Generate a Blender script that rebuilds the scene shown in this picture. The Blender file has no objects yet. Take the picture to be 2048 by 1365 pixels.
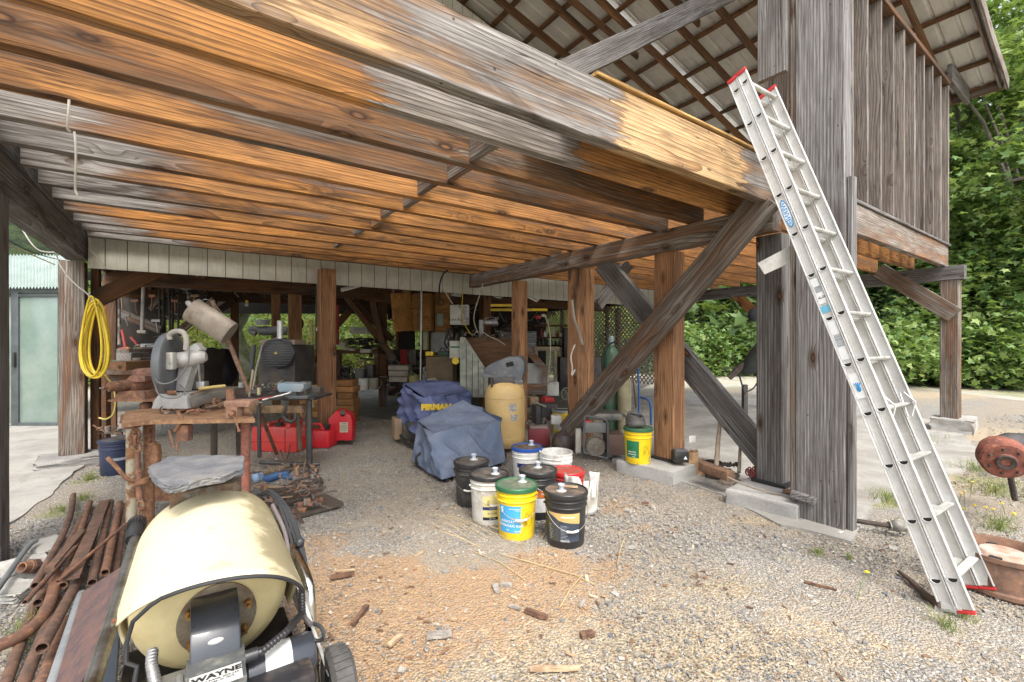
import bpy, bmesh, math, random
import numpy as np
from mathutils import Vector, Matrix
PI = math.pi
rnd = random.Random(11)
S = bpy.context.scene
COL = S.collection
# ---------------------------------------------------------------- camera, world, sun, exposure
H = 1.45                      # eye height
F = 910.0                     # focal length in pixels of the 2048 wide photograph
YAW = math.radians(-35.5)
cam_d = bpy.data.cameras.new('camera'); cam = bpy.data.objects.new('camera', cam_d); COL.objects.link(cam)
cam.location = (0, 0, H); cam.rotation_euler = (PI / 2, 0, YAW)
cam_d.sensor_width = 36; cam_d.lens = F / 2048 * 36; cam_d.clip_end = 400; cam_d.clip_start = .02
S.camera = cam
SUN_EL, SUN_AZ = math.radians(56), math.radians(198)      # direction towards the sun, azimuth from +Y clockwise
W = bpy.data.worlds.new('World'); S.world = W; W.use_nodes = True
wn = W.node_tree; bg = wn.nodes['Background']
sky = wn.nodes.new('ShaderNodeTexSky'); sky.sky_type = 'NISHITA'; sky.sun_disc = False
sky.sun_elevation = SUN_EL; sky.sun_rotation = SUN_AZ; sky.air_density = 1.0; sky.dust_density = 4.0; sky.ozone_density = .6
hs = wn.nodes.new('ShaderNodeHueSaturation'); hs.inputs['Saturation'].default_value = .42
wn.links.new(sky.outputs[0], hs.inputs['Color']); wn.links.new(hs.outputs[0], bg.inputs['Color'])
bg.inputs['Strength'].default_value = .15
sun_d = bpy.data.lights.new('sun', 'SUN'); sun = bpy.data.objects.new('sun', sun_d); COL.objects.link(sun)
sun_d.energy = .85; sun_d.angle = math.radians(14); sun_d.color = (1, .95, .88)
sd = Vector((math.sin(SUN_AZ) * math.cos(SUN_EL), math.cos(SUN_AZ) * math.cos(SUN_EL), math.sin(SUN_EL)))
sun.rotation_euler = sd.to_track_quat('Z', 'Y').to_euler(); sun.location = sd * 30
S.view_settings.view_transform = 'Standard'; S.view_settings.look = 'None'
S.view_settings.gamma = 1; S.view_settings.exposure = 1.62
S.cycles.max_bounces = 8; S.cycles.diffuse_bounces = 5; S.cycles.use_denoising = True

# ---------------------------------------------------------------- frames
CY, SY = math.cos(YAW), math.sin(YAW)
RIGHT = Vector((CY, SY, 0)); VIEW = Vector((-SY, CY, 0)); UP = Vector((0, 0, 1))
def C(l, d, z=0.0):                      # lateral, distance ahead, height -> world
    p = RIGHT * l + VIEW * d; p.z = z; return p
def px(u, v, d): return C((u - 1024) / F * d, d, H + (682.5 - v) / F * d)
def gz(x, y):                            # the yard rises a little towards the back
    d = x * VIEW.x + y * VIEW.y
    return 0.0
def gnd(u, v):
    d = H * F / (v - 682.5)
    for _ in range(12):
        p = C((u - 1024) / F * d, d); d = (H - gz(p.x, p.y)) * F / (v - 682.5)
    p = C((u - 1024) / F * d, d); p.z = gz(p.x, p.y); return p
def dep(p): return p.x * VIEW.x + p.y * VIEW.y
def plx(u, v, X):
    r = px(u, v, 1) - Vector((0, 0, H)); t = X / r.x; p = r * t; p.z += H; return p
def ply(u, v, Y):
    r = px(u, v, 1) - Vector((0, 0, H)); t = Y / r.y; p = r * t; p.z += H; return p

# ---------------------------------------------------------------- objects
MW = {}
def thing(name, label, cat, loc=(0, 0, 0), rz=0.0, group=None, kind=None):
    o = bpy.data.objects.new(name, None); COL.objects.link(o); o.empty_display_size = .1
    o.location = loc; o.rotation_euler = (0, 0, rz)
    MW[o.name] = Matrix.Translation(Vector(loc)) @ Matrix.Rotation(rz, 4, 'Z')
    tag(o, label, cat, group, kind); return o
def tag(o, label=None, cat=None, group=None, kind=None):
    if label: o['label'] = label
    if cat: o['category'] = cat
    if group: o['group'] = group
    if kind: o['kind'] = kind
    return o
def link_mesh(name, me, mat, parent=None, M=None):
    o = bpy.data.objects.new(name, me); COL.objects.link(o)
    if mat is not None:
        for m in (mat if isinstance(mat, (list, tuple)) else [mat]): me.materials.append(m)
    M = M or Matrix.Identity(4)
    if parent is not None:
        o.parent = parent; MW[o.name] = MW[parent.name] @ M
    else: MW[o.name] = M.copy()
    o.matrix_basis = M
    return o
def frame(dirv, up=Vector((0, 0, 1))):
    x = Vector(dirv).normalized(); u = Vector(up)
    if abs(x.dot(u)) > .98: u = Vector((0, 1, 0))
    y = u.cross(x).normalized(); z = x.cross(y)
    return Matrix((x, y, z)).transposed().to_4x4()

class MB:
    def __init__(s): s.bm = bmesh.new(); s.mi = 0
    def _fin(s, n0):
        s.bm.faces.ensure_lookup_table()
        for f in s.bm.faces[n0:]: f.material_index = s.mi
        return s
    def box(s, c, size, rz=0, M=None, taper=1.0, bev=0):
        n0 = len(s.bm.faces)
        X = Matrix.Translation(Vector(c)) @ Matrix.Rotation(rz, 4, 'Z')
        if M is not None: X = M @ X
        sx, sy, sz = [q / 2 for q in size]
        vs = [s.bm.verts.new(X @ Vector((a * sx * (taper if c_ > 0 else 1), b * sy * (taper if c_ > 0 else 1), c_ * sz))) for a in (-1, 1) for b in (-1, 1) for c_ in (-1, 1)]
        fs = [s.bm.faces.new([vs[i] for i in f]) for f in ((0, 1, 3, 2), (4, 6, 7, 5), (0, 4, 5, 1), (2, 3, 7, 6), (0, 2, 6, 4), (1, 5, 7, 3))]
        if bev:
            es = list({e for f in fs for e in f.edges})
            bmesh.ops.bevel(s.bm, geom=es, offset=bev, segments=2, affect='EDGES', profile=.6)
        return s._fin(n0)
    def bar(s, a, b, w, h, up=(0, 0, 1), bev=0):
        a = Vector(a); b = Vector(b); L = (b - a).length
        return s.box((L / 2, 0, 0), (L, w, h), M=Matrix.Translation(a) @ frame(b - a, up), bev=bev)
    def tube(s, pts, r, seg=8, caps=True, closed=False, hollow=False):
        n0 = len(s.bm.faces); pts = [Vector(p) for p in pts]; n = len(pts); rings = []
        rr = r if isinstance(r, (list, tuple)) else [r] * n
        pu = None
        for i, p in enumerate(pts):
            if closed: t = pts[(i + 1) % n] - pts[i - 1]
            else: t = pts[min(i + 1, n - 1)] - pts[max(i - 1, 0)]
            if t.length < 1e-9: t = Vector((0, 0, 1))
            t.normalize()
            if pu is None: pu = t.orthogonal().normalized()
            u = (pu - t * pu.dot(t))
            u = u.normalized() if u.length > 1e-6 else t.orthogonal().normalized()
            pu = u; w = t.cross(u)
            rings.append([s.bm.verts.new(p + (u * math.cos(k * 2 * PI / seg) + w * math.sin(k * 2 * PI / seg)) * rr[i]) for k in range(seg)])
        m = n if closed else n - 1
        for i in range(m):
            A, B = rings[i], rings[(i + 1) % n]
            for k in range(seg): s.bm.faces.new((A[k], A[(k + 1) % seg], B[(k + 1) % seg], B[k]))
        if caps and not closed:
            if hollow:
                for ring, p, q in ((rings[0], pts[0], pts[1]), (rings[-1], pts[-1], pts[-2])):
                    inn = [s.bm.verts.new(p + (v.co - p) * .78) for v in ring]
                    dd = (q - p).normalized() * rr[0] * 3
                    deep = [s.bm.verts.new(v.co + dd) for v in inn]
                    for k in range(seg):
                        k2 = (k + 1) % seg
                        s.bm.faces.new((ring[k], ring[k2], inn[k2], inn[k])); s.bm.faces.new((inn[k], inn[k2], deep[k2], deep[k]))
                    s.bm.faces.new(deep)
            else: s.bm.faces.new(rings[0][::-1]); s.bm.faces.new(rings[-1])
        return s._fin(n0)
    def cyl(s, a, b, r, r2=None, seg=24, caps=True):
        a = Vector(a); b = Vector(b); return s.tube([a, b], [r, r if r2 is None else r2], seg, caps)
    def lathe(s, prof, seg=32, M=None, a0=0, a1=2 * PI):
        n0 = len(s.bm.faces); M = M or Matrix.Identity(4); full = abs(a1 - a0 - 2 * PI) < 1e-6; rings = []
        for (r, z) in prof:
            if r < 1e-6: rings.append([s.bm.verts.new(M @ Vector((0, 0, z)))]); continue
            k = seg if full else seg + 1
            rings.append([s.bm.verts.new(M @ Vector((r * math.cos(a0 + (a1 - a0) * i / seg), r * math.sin(a0 + (a1 - a0) * i / seg), z))) for i in range(k)])
        for A, B in zip(rings, rings[1:]):
            for k in range(seg):
                k2 = (k + 1) % len(A) if len(A) > 1 else 0; j2 = (k + 1) % len(B) if len(B) > 1 else 0
                if len(A) == 1 and len(B) == 1: continue
                if len(A) == 1: s.bm.faces.new((A[0], B[j2], B[k]))
                elif len(B) == 1: s.bm.faces.new((A[k], A[k2], B[0]))
                else: s.bm.faces.new((A[k], A[k2], B[j2], B[k]))
        return s._fin(n0)
    def prism(s, outline, t, M=None, bev=0):          # outline in local XY, thickness along Z (centred)
        n0 = len(s.bm.faces); M = M or Matrix.Identity(4)
        a = [s.bm.verts.new(M @ Vector((x, y, -t / 2))) for x, y in outline]
        b = [s.bm.verts.new(M @ Vector((x, y, t / 2))) for x, y in outline]
        n = len(outline); fs = [s.bm.faces.new(a[::-1]), s.bm.faces.new(b)]
        for i in range(n): fs.append(s.bm.faces.new((a[i], a[(i + 1) % n], b[(i + 1) % n], b[i])))
        if bev:
            es = list({e for f in fs[:2] for e in f.edges})
            bmesh.ops.bevel(s.bm, geom=es, offset=bev, segments=2, affect='EDGES', profile=.6)
        return s._fin(n0)
    def grid(s, fn, nu, nv, thick=0):
        n0 = len(s.bm.faces)
        g = [[s.bm.verts.new(fn(i / nu, j / nv)) for j in range(nv + 1)] for i in range(nu + 1)]
        for i in range(nu):
            for j in range(nv): s.bm.faces.new((g[i][j], g[i + 1][j], g[i + 1][j + 1], g[i][j + 1]))
        return s._fin(n0)
    def sphere(s, c, r, sc=(1, 1, 1), seg=16, rings=10, M=None):
        X = (M or Matrix.Identity(4)) @ Matrix.Translation(Vector(c)) @ Matrix.Diagonal((sc[0], sc[1], sc[2], 1))
        return s.lathe([(r * math.sin(PI * i / rings), -r * math.cos(PI * i / rings)) for i in range(rings + 1)], seg, X)
    def build(s, name, mat, parent=None, M=None, world=False, ang=38, origin=None):
        bmesh.ops.recalc_face_normals(s.bm, faces=s.bm.faces)
        if world and parent is not None: s.bm.transform(MW[parent.name].inverted())
        if origin is not None:
            s.bm.transform(Matrix.Translation(-Vector(origin))); M = Matrix.Translation(Vector(origin))
        me = bpy.data.meshes.new(name); s.bm.to_mesh(me); s.bm.free()
        me.shade_smooth(); me.set_sharp_from_angle(angle=math.radians(ang))
        return link_mesh(name, me, mat, parent, M)

def beam(name, p0, p1, w, h, mat, parent=None, up=(0, 0, 1), bev=.005, ends=0.0):
    """a timber whose mesh runs along its own x axis, so that the grain follows it"""
    p0 = Vector(p0); p1 = Vector(p1); L = (p1 - p0).length
    M = Matrix.Translation(p0) @ frame(p1 - p0, up)
    b = MB(); n = max(2, int(L / .5)); jit = random.Random(hash((round(p0.x, 2), round(p0.y, 2), round(p0.z, 2))) & 0xffff)
    ringv = []
    for i in range(n + 1):
        x = L * i / n; dy = jit.uniform(-.003, .003); dz = jit.uniform(-.003, .003)
        c = bev
        pts = [(w/2 - c, -h/2), (w/2, -h/2 + c), (w/2, h/2 - c), (w/2 - c, h/2), (-w/2 + c, h/2), (-w/2, h/2 - c), (-w/2, -h/2 + c), (-w/2 + c, -h/2)]
        ringv.append([b.bm.verts.new((x, y + dy, z + dz)) for y, z in pts])
    for A, B in zip(ringv, ringv[1:]):
        for k in range(8): b.bm.faces.new((A[k], A[(k+1) % 8], B[(k+1) % 8], B[k]))
    b.bm.faces.new(ringv[0][::-1]); b.bm.faces.new(ringv[-1])
    if parent is not None: M = MW[parent.name].inverted() @ M
    return b.build(name, mat, parent, M, ang=30)

def npmesh(name, V, Fc, mat, parent=None, smooth=False):
    V = np.asarray(V, np.float32); Fc = np.asarray(Fc, np.int32); n, k = Fc.shape
    me = bpy.data.meshes.new(name); me.vertices.add(len(V)); me.vertices.foreach_set('co', V.ravel())
    me.loops.add(n * k); me.loops.foreach_set('vertex_index', Fc.ravel())
    me.polygons.add(n); me.polygons.foreach_set('loop_start', np.arange(0, n * k, k, dtype=np.int32))
    me.polygons.foreach_set('loop_total', np.full(n, k, np.int32))
    me.update(calc_edges=True); me.validate()
    if smooth: me.shade_smooth()
    else: me.shade_flat()
    return link_mesh(name, me, mat, parent)

# ---------------------------------------------------------------- materials
class NT:
    def __init__(s, name):
        s.m = bpy.data.materials.new(name); s.m.use_nodes = True; s.t = s.m.node_tree
        s.b = s.t.nodes['Principled BSDF']; s.o = s.t.nodes['Material Output']
    def n(s, ty, inp=None, **kw):
        q = s.t.nodes.new('ShaderNode' + ty)
        for k, v in kw.items(): setattr(q, k, v)
        for k, v in (inp or {}).items(): s.set(q.inputs[k], v)
        return q
    def set(s, sock, v):
        if hasattr(v, 'bl_idname') and hasattr(v, 'outputs'): v = v.outputs[0]
        if isinstance(v, bpy.types.NodeSocket): s.t.links.new(v, sock)
        else:
            if isinstance(v, (tuple, list)) and len(v) == 3 and sock.type == 'RGBA': v = (*v, 1)
            sock.default_value = v
    def math(s, op, a, b=0.0, c=None, clamp=False):
        q = s.t.nodes.new('ShaderNodeMath'); q.operation = op; q.use_clamp = clamp
        s.set(q.inputs[0], a); s.set(q.inputs[1], b)
        if c is not None: s.set(q.inputs[2], c)
        return q.outputs[0]
    def vmul(s, a, b):
        q = s.t.nodes.new('ShaderNodeVectorMath'); q.operation = 'MULTIPLY'; s.set(q.inputs[0], a); s.set(q.inputs[1], b); return q.outputs[0]
    def vadd(s, a, b):
        q = s.t.nodes.new('ShaderNodeVectorMath'); q.operation = 'ADD'; s.set(q.inputs[0], a); s.set(q.inputs[1], b); return q.outputs[0]
    def mix(s, f, a, b, mode='MIX'):
        q = s.t.nodes.new('ShaderNodeMix'); q.data_type = 'RGBA'; q.blend_type = mode
        s.set(q.inputs[0], f); s.set(q.inputs[6], a); s.set(q.inputs[7], b); return q.outputs[2]
    def ramp(s, f, a, b, lo=0.0, hi=1.0):
        q = s.n('MapRange', {0: f, 1: a, 2: b, 3: lo, 4: hi}); q.interpolation_type = 'SMOOTHSTEP'; return q.outputs[0]
    def noise(s, vec, sc=1.0, det=3.0, rough=.55, dist=0.0):
        return s.n('TexNoise', {'Vector': vec, 'Scale': sc, 'Detail': det, 'Roughness': rough, 'Distortion': dist}).outputs[0]
    def tc(s, w='Object'): return s.n('TexCoord').outputs[w]
    def bump(s, h, st=.3, dist=.01):
        q = s.n('Bump', {'Strength': st, 'Distance': dist, 'Height': h}); s.t.links.new(q.outputs[0], s.b.inputs['Normal'])
    def fin(s, col=None, rough=None, **kw):
        if col is not None: s.set(s.b.inputs['Base Color'], col)
        if rough is not None: s.set(s.b.inputs['Roughness'], rough)
        for k, v in kw.items(): s.set(s.b.inputs[k.replace('_', ' ')], v)
        return s.m

_cache = {}
def M_(name, col, rough=.6, metal=0.0, col2=None, var=.25, sc=6.0, bump=0.0, bsc=40.0, dirt=0.0, dirtcol=(.13, .1, .07), dsc=5.0, coat=0.0, trans=0.0, emit=None):
    """painted / plastic / metal surface with blotchy tone and optional dirt patches"""
    if name in _cache: return _cache[name]
    t = NT(name); c = t.tc(); oi = t.n('ObjectInfo').outputs['Random']
    p = t.vadd(c, t.n('CombineXYZ', {0: t.math('MULTIPLY', oi, 31.0), 1: t.math('MULTIPLY', oi, 17.0), 2: oi}))
    n1 = t.noise(p, sc, 5)
    c2 = col2 or tuple(q * (1 - var) for q in col)
    k = t.mix(t.ramp(n1, .35, .65), col, c2)
    k = t.mix(t.ramp(t.noise(p, sc * 9, 3), .3, .7, 0, .35), k, tuple(q * .8 for q in c2))
    if dirt > 0:
        k = t.mix(t.math('MULTIPLY', t.ramp(t.noise(p, dsc, 6, .65), .62 - dirt * .4, .78 - dirt * .25), .9), k, dirtcol)
    if bump: t.bump(t.noise(p, bsc, 4), bump, .004)
    r = t.math('ADD', t.math('MULTIPLY', t.noise(p, sc * 3, 4), .25), rough - .12)
    m = t.fin(k, r, Metallic=metal)
    if coat: t.b.inputs['Coat Weight'].default_value = coat
    if trans: t.b.inputs['Transmission Weight'].default_value = trans
    if emit: t.b.inputs['Emission Color'].default_value = (*emit[:3], 1); t.b.inputs['Emission Strength'].default_value = emit[3]
    _cache[name] = m; return m

def wood(name, fresh=(.46, .225, .078), fresh2=(.28, .115, .035), grey=(.36, .33, .30), grey2=(.19, .17, .15), w=.5, left=None, right=None, stain=.3, knots=1.0, nails=0.0, wins=(), rings=14.0):
    if name in _cache: return _cache[name]
    t = NT(name); c = t.tc(); oi = t.n('ObjectInfo').outputs['Random']
    r2 = t.math('FRACT', t.math('MULTIPLY', oi, 91.7)); r3 = t.math('FRACT', t.math('MULTIPLY', oi, 517.3))
    off = t.n('CombineXYZ', {0: t.math('MULTIPLY', oi, 53.0), 1: t.math('MULTIPLY', t.math('SUBTRACT', r2, .5), .34), 2: t.math('ADD', .06, t.math('MULTIPLY', r3, .22))})
    p = t.vadd(c, off)
    seed = t.n('CombineXYZ', {0: t.math('MULTIPLY', oi, 53.0), 1: t.math('MULTIPLY', r2, 9.0), 2: t.math('MULTIPLY', r3, 9.0)})
    q = t.vadd(c, seed)
    # knots: sparse cells, stretched along the board
    vo = t.n('TexVoronoi', {'Vector': t.vmul(q, (1.0, 2.6, 2.6)), 'Scale': 1.9, 'Randomness': 1.0}); vo.feature = 'F1'
    kd = vo.outputs['Distance']
    near = t.ramp(kd, .0, .30, 1, 0)
    wp = t.vmul(p, (.13, 1, 1))
    warp = t.noise(t.vmul(q, (.8, 3, 3)), 1.0, 2)
    wp = t.vadd(wp, t.n('CombineXYZ', {0: 0.0, 1: t.math('MULTIPLY', t.math('ADD', t.math('MULTIPLY', warp, .10), t.math('MULTIPLY', near, .05 * knots)), 1.0), 2: t.math('MULTIPLY', warp, .05)}))
    wv = t.n('TexWave', {'Vector': wp, 'Scale': rings, 'Distortion': 2.5, 'Detail': 2.0, 'Detail Scale': .35, 'Detail Roughness': .6}, wave_type='RINGS', rings_direction='X', wave_profile='SAW')
    ring = t.math('POWER', wv.outputs['Fac'], 1.7); late = t.ramp(wv.outputs['Fac'], .70, .97)
    fine = t.noise(t.vmul(q, (3, 130, 130)), 1.0, 3)
    fib = t.noise(t.vmul(q, (1.6, 62, 62)), 1.0, 4, .65); fibw = t.noise(t.vmul(q, (1.0, 16, 16)), 1.0, 4, .6)
    crk = t.math('ABSOLUTE', t.math('SUBTRACT', t.noise(t.vmul(q, (.55, 34, 34)), 1.0, 2, .4), .5)); crm = t.math('MULTIPLY', t.ramp(crk, .003, .016, 1, 0), t.ramp(t.noise(t.vmul(q, (1.6, 6, 6)), 1.0, 3), .52, .60))
    fcol = t.mix(ring, fresh, fresh2)
    fcol = t.mix(t.ramp(t.noise(t.vmul(q, (.6, 2, 2)), 1.3, 3), .35, .7), fcol, t.mix(ring, tuple(a * 1.25 for a in fresh), fresh))
    gcol = t.mix(ring, grey, grey2)
    gcol = t.mix(t.ramp(fib, .40, .66, 0, .7), gcol, tuple(a * .62 for a in grey2)); gcol = t.mix(t.ramp(fibw, .48, .70, 0, .55), gcol, tuple(a * .8 for a in grey2))
    big = t.noise(t.vmul(q, (.40, 4.5, 4.5)), 1.5, 7, .68, .6)
    mask = t.math('ADD', big, w - .5)
    sx = t.n('SeparateXYZ', {0: c})
    if left is not None: mask = t.math('ADD', mask, t.ramp(t.math('ADD', sx.outputs[0], t.math('MULTIPLY', r3, .7)), left - .6, left + .9, .6, 0))
    if right is not None: mask = t.math('ADD', mask, t.ramp(sx.outputs[0], right - .25, right + .35, 0, .55))
    for (wa, wb, wd) in wins:
        xx = t.math('ADD', sx.outputs[0], t.math('MULTIPLY', t.math('SUBTRACT', t.noise(t.vmul(q, (1, 12, 12)), 1.5, 5, .7), .5), .9))
        mask = t.math('ADD', mask, t.math('MULTIPLY', t.math('MULTIPLY', t.ramp(xx, wa - .14, wa + .14), t.ramp(xx, wb + .14, wb - .14)), wd))
    mk = t.ramp(mask, .40, .60)
    k = t.mix(mk, fcol, gcol)
    # warm brown band where grey gives way to fresh wood, and dark water stains
    k = t.mix(t.math('MULTIPLY', t.math('MULTIPLY', t.ramp(mask, .34, .47), t.ramp(mask, .64, .5)), .5), k, (.13, .05, .018))
    stn = t.ramp(t.noise(t.vmul(t.vadd(q, (7.0, 3.0, 1.0)), (.7, 3.4, 3.4)), 1.2, 6, .62, .5), .66 - stain * .22, .76 - stain * .15)
    k = t.mix(t.math('MULTIPLY', stn, .78), k, (.035, .022, .015))
    k = t.mix(t.math('MULTIPLY', late, .42), k, (.06, .035, .02))
    k = t.mix(t.math('MULTIPLY', crm, .85), k, (.012, .009, .008))
    # general grime and a tone of its own for each timber
    k = t.mix(t.ramp(t.noise(t.vmul(q, (1.1, 5, 5)), 1.1, 7, .72, .8), .42, .68, 0, .42), k, (.06, .04, .028))
    tone = t.math('ADD', .78, t.math('MULTIPLY', r3, .40)); k = t.mix(1.0, k, t.n('CombineXYZ', {0: tone, 1: tone, 2: tone}), 'MULTIPLY')
    if knots:
        knots = t.math('MULTIPLY', t.math('GREATER_THAN', t.n('SeparateColor', {0: vo.outputs['Color']}).outputs[0], .38), knots)
        kn = t.ramp(kd, .085, .12, 1, 0); halo = t.ramp(kd, .12, .24, .6, 0)
        k = t.mix(t.math('MULTIPLY', halo, knots), k, (.06, .03, .014))
        k = t.mix(t.math('MULTIPLY', kn, knots), k, t.mix(t.ramp(kd, .03, .09), (.22, .11, .05), (.045, .02, .01)))
    if nails:
        v2 = t.n('TexVoronoi', {'Vector': t.vmul(q, (1, 1.0, 1.0)), 'Scale': 8.0}); v2.feature = 'F1'
        k = t.mix(t.ramp(v2.outputs['Distance'], .05, .085, nails, 0), k, (.012, .011, .01))
    k = t.mix(t.ramp(fine, .42, .66, 0, .5), k, (.035, .025, .02))
    t.bump(t.math('ADD', t.math('SUBTRACT', t.math('MULTIPLY', fib, .7), crm), t.math('ADD', t.math('MULTIPLY', ring, .35), t.math('MULTIPLY', fine, .5))), .55, .004)
    m = t.fin(k, .82); t.b.inputs['Specular IOR Level'].default_value = .25
    _cache[name] = m; return m

def rust(name='rust', a=(.22, .1, .055), b=(.11, .055, .038), c=(.36, .17, .07), rough=.85, paint=None, pm=.5):
    if name in _cache: return _cache[name]
    t = NT(name); co = t.tc(); oi = t.n('ObjectInfo').outputs['Random']
    p = t.vadd(co, t.n('CombineXYZ', {0: t.math('MULTIPLY', oi, 31.0), 1: oi, 2: oi}))
    k = t.mix(t.ramp(t.noise(p, 14, 6), .35, .65), a, b)
    k = t.mix(t.ramp(t.noise(p, 45, 4), .5, .72, 0, .8), k, c)
    k = t.mix(t.ramp(t.noise(p, 90, 2), .55, .7, 0, .5), k, tuple(q * .4 for q in b))
    if paint: k = t.mix(t.ramp(t.noise(p, 9, 5, .65), pm - .06, pm + .06), k, paint)
    t.bump(t.noise(p, 80, 5), .6, .003)
    m = t.fin(k, rough, Metallic=.1); _cache[name] = m; return m
# ================================================================ GROUND
def softcol(pts, u, v, ru, rv): return math.exp(-(((u - pts[0]) / ru) ** 2 + ((v - pts[1]) / rv) ** 2))
def ground_mesh():
    nl, nd_ = 230, 210; l0, l1, d0, d1 = -9.0, 14.0, 0.4, 14.0
    V = []; cols = []
    dirt = [(gnd(860, 1210), 1.05, .5, .95), (gnd(1120, 1160), .8, .5, .62), (gnd(1300, 1060), .9, .5, .35), (gnd(720, 1150), .55, .32, 1), (gnd(900, 1200), .6, .3, 1), (gnd(760, 1330), .5, .25, 1), (gnd(1100, 1130), .35, .3, .9), (gnd(1240, 1010), .4, .4, .5), (gnd(1010, 1290), .5, .2, .6), (gnd(640, 1090), .3, .35, .7)]
    straw = [(gnd(1400, 1290), 1.6, .5, .62), (gnd(1250, 1320), .9, .3, .8), (gnd(1560, 1040), .5, .12, 1), (gnd(1400, 1180), .7, .2, .5), (gnd(1000, 1350), .8, .2, .6), (gnd(1830, 1300), .7, .15, .5), (gnd(1900, 960), .7, .5, .7), (gnd(2000, 870), 1.4, .9, .8), (gnd(1500, 720), 3, 2.5, .9), (gnd(1850, 790), 3, 1, .8), (gnd(60, 1180), .5, .4, .5)]
    grass = [(gnd(1790, 1010), .35, .2, .7), (gnd(1980, 960), .5, .35, .7), (gnd(120, 1030), .25, .12, .8), (gnd(60, 1280), .3, .15, .7), (gnd(1900, 775), 5, .8, .7), (gnd(1930, 1240), .25, .12, .5), (gnd(180, 960), .2, .25, .8)]
    for j in range(nd_ + 1):
        f = j / nd_; d = d0 + (d1 - d0) * (f ** 1.7)
        for i in range(nl + 1):
            g = i / nl * 2 - 1; l = (g * abs(g) ** .35) * 11 + 1.5
            p = C(l, d)
            p.z = .010 * math.sin(p.x * 2.3 + 1.1) * math.sin(p.y * 1.9) + .004 * math.sin(p.x * 9.1) * math.sin(p.y * 7.7 + 2) - .006
            V.append(p)
            c = []
            for L in (dirt, straw, grass):
                m = 0
                for (q, a, b, k) in L: m = max(m, k * math.exp(-(((l - q.dot(RIGHT)) / a) ** 2 + ((d - q.dot(VIEW)) / b) ** 2)))
                c.append(m)
            cols.append(c)
    Fc = []
    for j in range(nd_):
        for i in range(nl):
            a = j * (nl + 1) + i; Fc.append((a, a + 1, a + nl + 2, a + nl + 1))
    return V, Fc, cols
def ground_mat():
    t = NT('gravel_ground'); g = t.n('NewGeometry').outputs['Position']
    at = t.n('Attribute', attribute_name='mask'); sp = t.n('SeparateColor', {0: at.outputs['Color']})
    n = t.noise(g, .9, 5, .6)
    v1 = t.n('TexVoronoi', {'Vector': g, 'Scale': 75.0}); v2 = t.n('TexVoronoi', {'Vector': g, 'Scale': 150.0})
    s1 = t.n('SeparateColor', {0: v1.outputs['Color']}); s2 = t.n('SeparateColor', {0: v2.outputs['Color']})
    st = t.mix(s1.outputs[0], (.15, .148, .14), (.43, .41, .37)); st = t.mix(t.ramp(s1.outputs[1], .72, .8), st, (.23, .255, .28))
    st = t.mix(t.ramp(s1.outputs[2], .8, .86), st, (.56, .53, .48))
    sm = t.mix(s2.outputs[0], (.19, .17, .14), (.45, .41, .35))
    k = t.mix(t.ramp(s2.outputs[1], .4, .6), st, sm)
    k = t.mix(t.ramp(v1.outputs['Distance'], .35, .62, 0, .55), k, (.13, .115, .095))
    k = t.mix(t.ramp(n, .4, .62, 0, .55), k, (.33, .265, .18))
    fn = t.noise(g, 26, 6, .7)
    dm = t.math('ADD', sp.outputs[0], t.math('MULTIPLY', t.math('SUBTRACT', t.noise(g, 3.2, 6, .7), .5), 1.15))
    dcol = t.mix(t.ramp(fn, .35, .65), (.40, .255, .135), (.27, .18, .11)); dcol = t.mix(t.ramp(t.noise(g, 90, 3), .5, .7), dcol, (.46, .31, .17))
    k = t.mix(t.ramp(dm, .34, .62, 0, .88), k, dcol)
    sm2 = t.math('ADD', sp.outputs[1], t.math('MULTIPLY', t.math('SUBTRACT', t.noise(g, 4.5, 6, .7), .5), 1.3))
    scol = t.mix(t.ramp(t.noise(t.vmul(g, (1, 3, 1)), 50, 4), .4, .6), (.46, .38, .26), (.29, .23, .15))
    k = t.mix(t.ramp(sm2, .34, .6, 0, .8), k, scol)
    gm = t.math('ADD', sp.outputs[2], t.math('MULTIPLY', t.math('SUBTRACT', t.noise(g, 5, 5, .7), .5), 1.2))
    k = t.mix(t.ramp(gm, .4, .6, 0, .75), k, t.mix(t.ramp(fn, .4, .6), (.16, .2, .06), (.30, .27, .12)))
    dark = t.ramp(t.noise(g, 2.1, 6, .75), .6, .75, 0, .5); k = t.mix(dark, k, (.13, .085, .05))
    t.bump(t.math('ADD', t.math('MULTIPLY', v1.outputs['Distance'], -1.0), t.math('MULTIPLY', fn, .8)), .7, .02)
    return t.fin(k, .92)
gm_ = ground_mat()
V, Fc, cols = ground_mesh()
gr = npmesh('ground', V, Fc, gm_, smooth=True); tag(gr, kind='structure')
ca = gr.data.color_attributes.new('mask', 'FLOAT_COLOR', 'POINT')
ca.data.foreach_set('color', np.array([[a, b, c, 1] for a, b, c in cols], np.float32).ravel())
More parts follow.
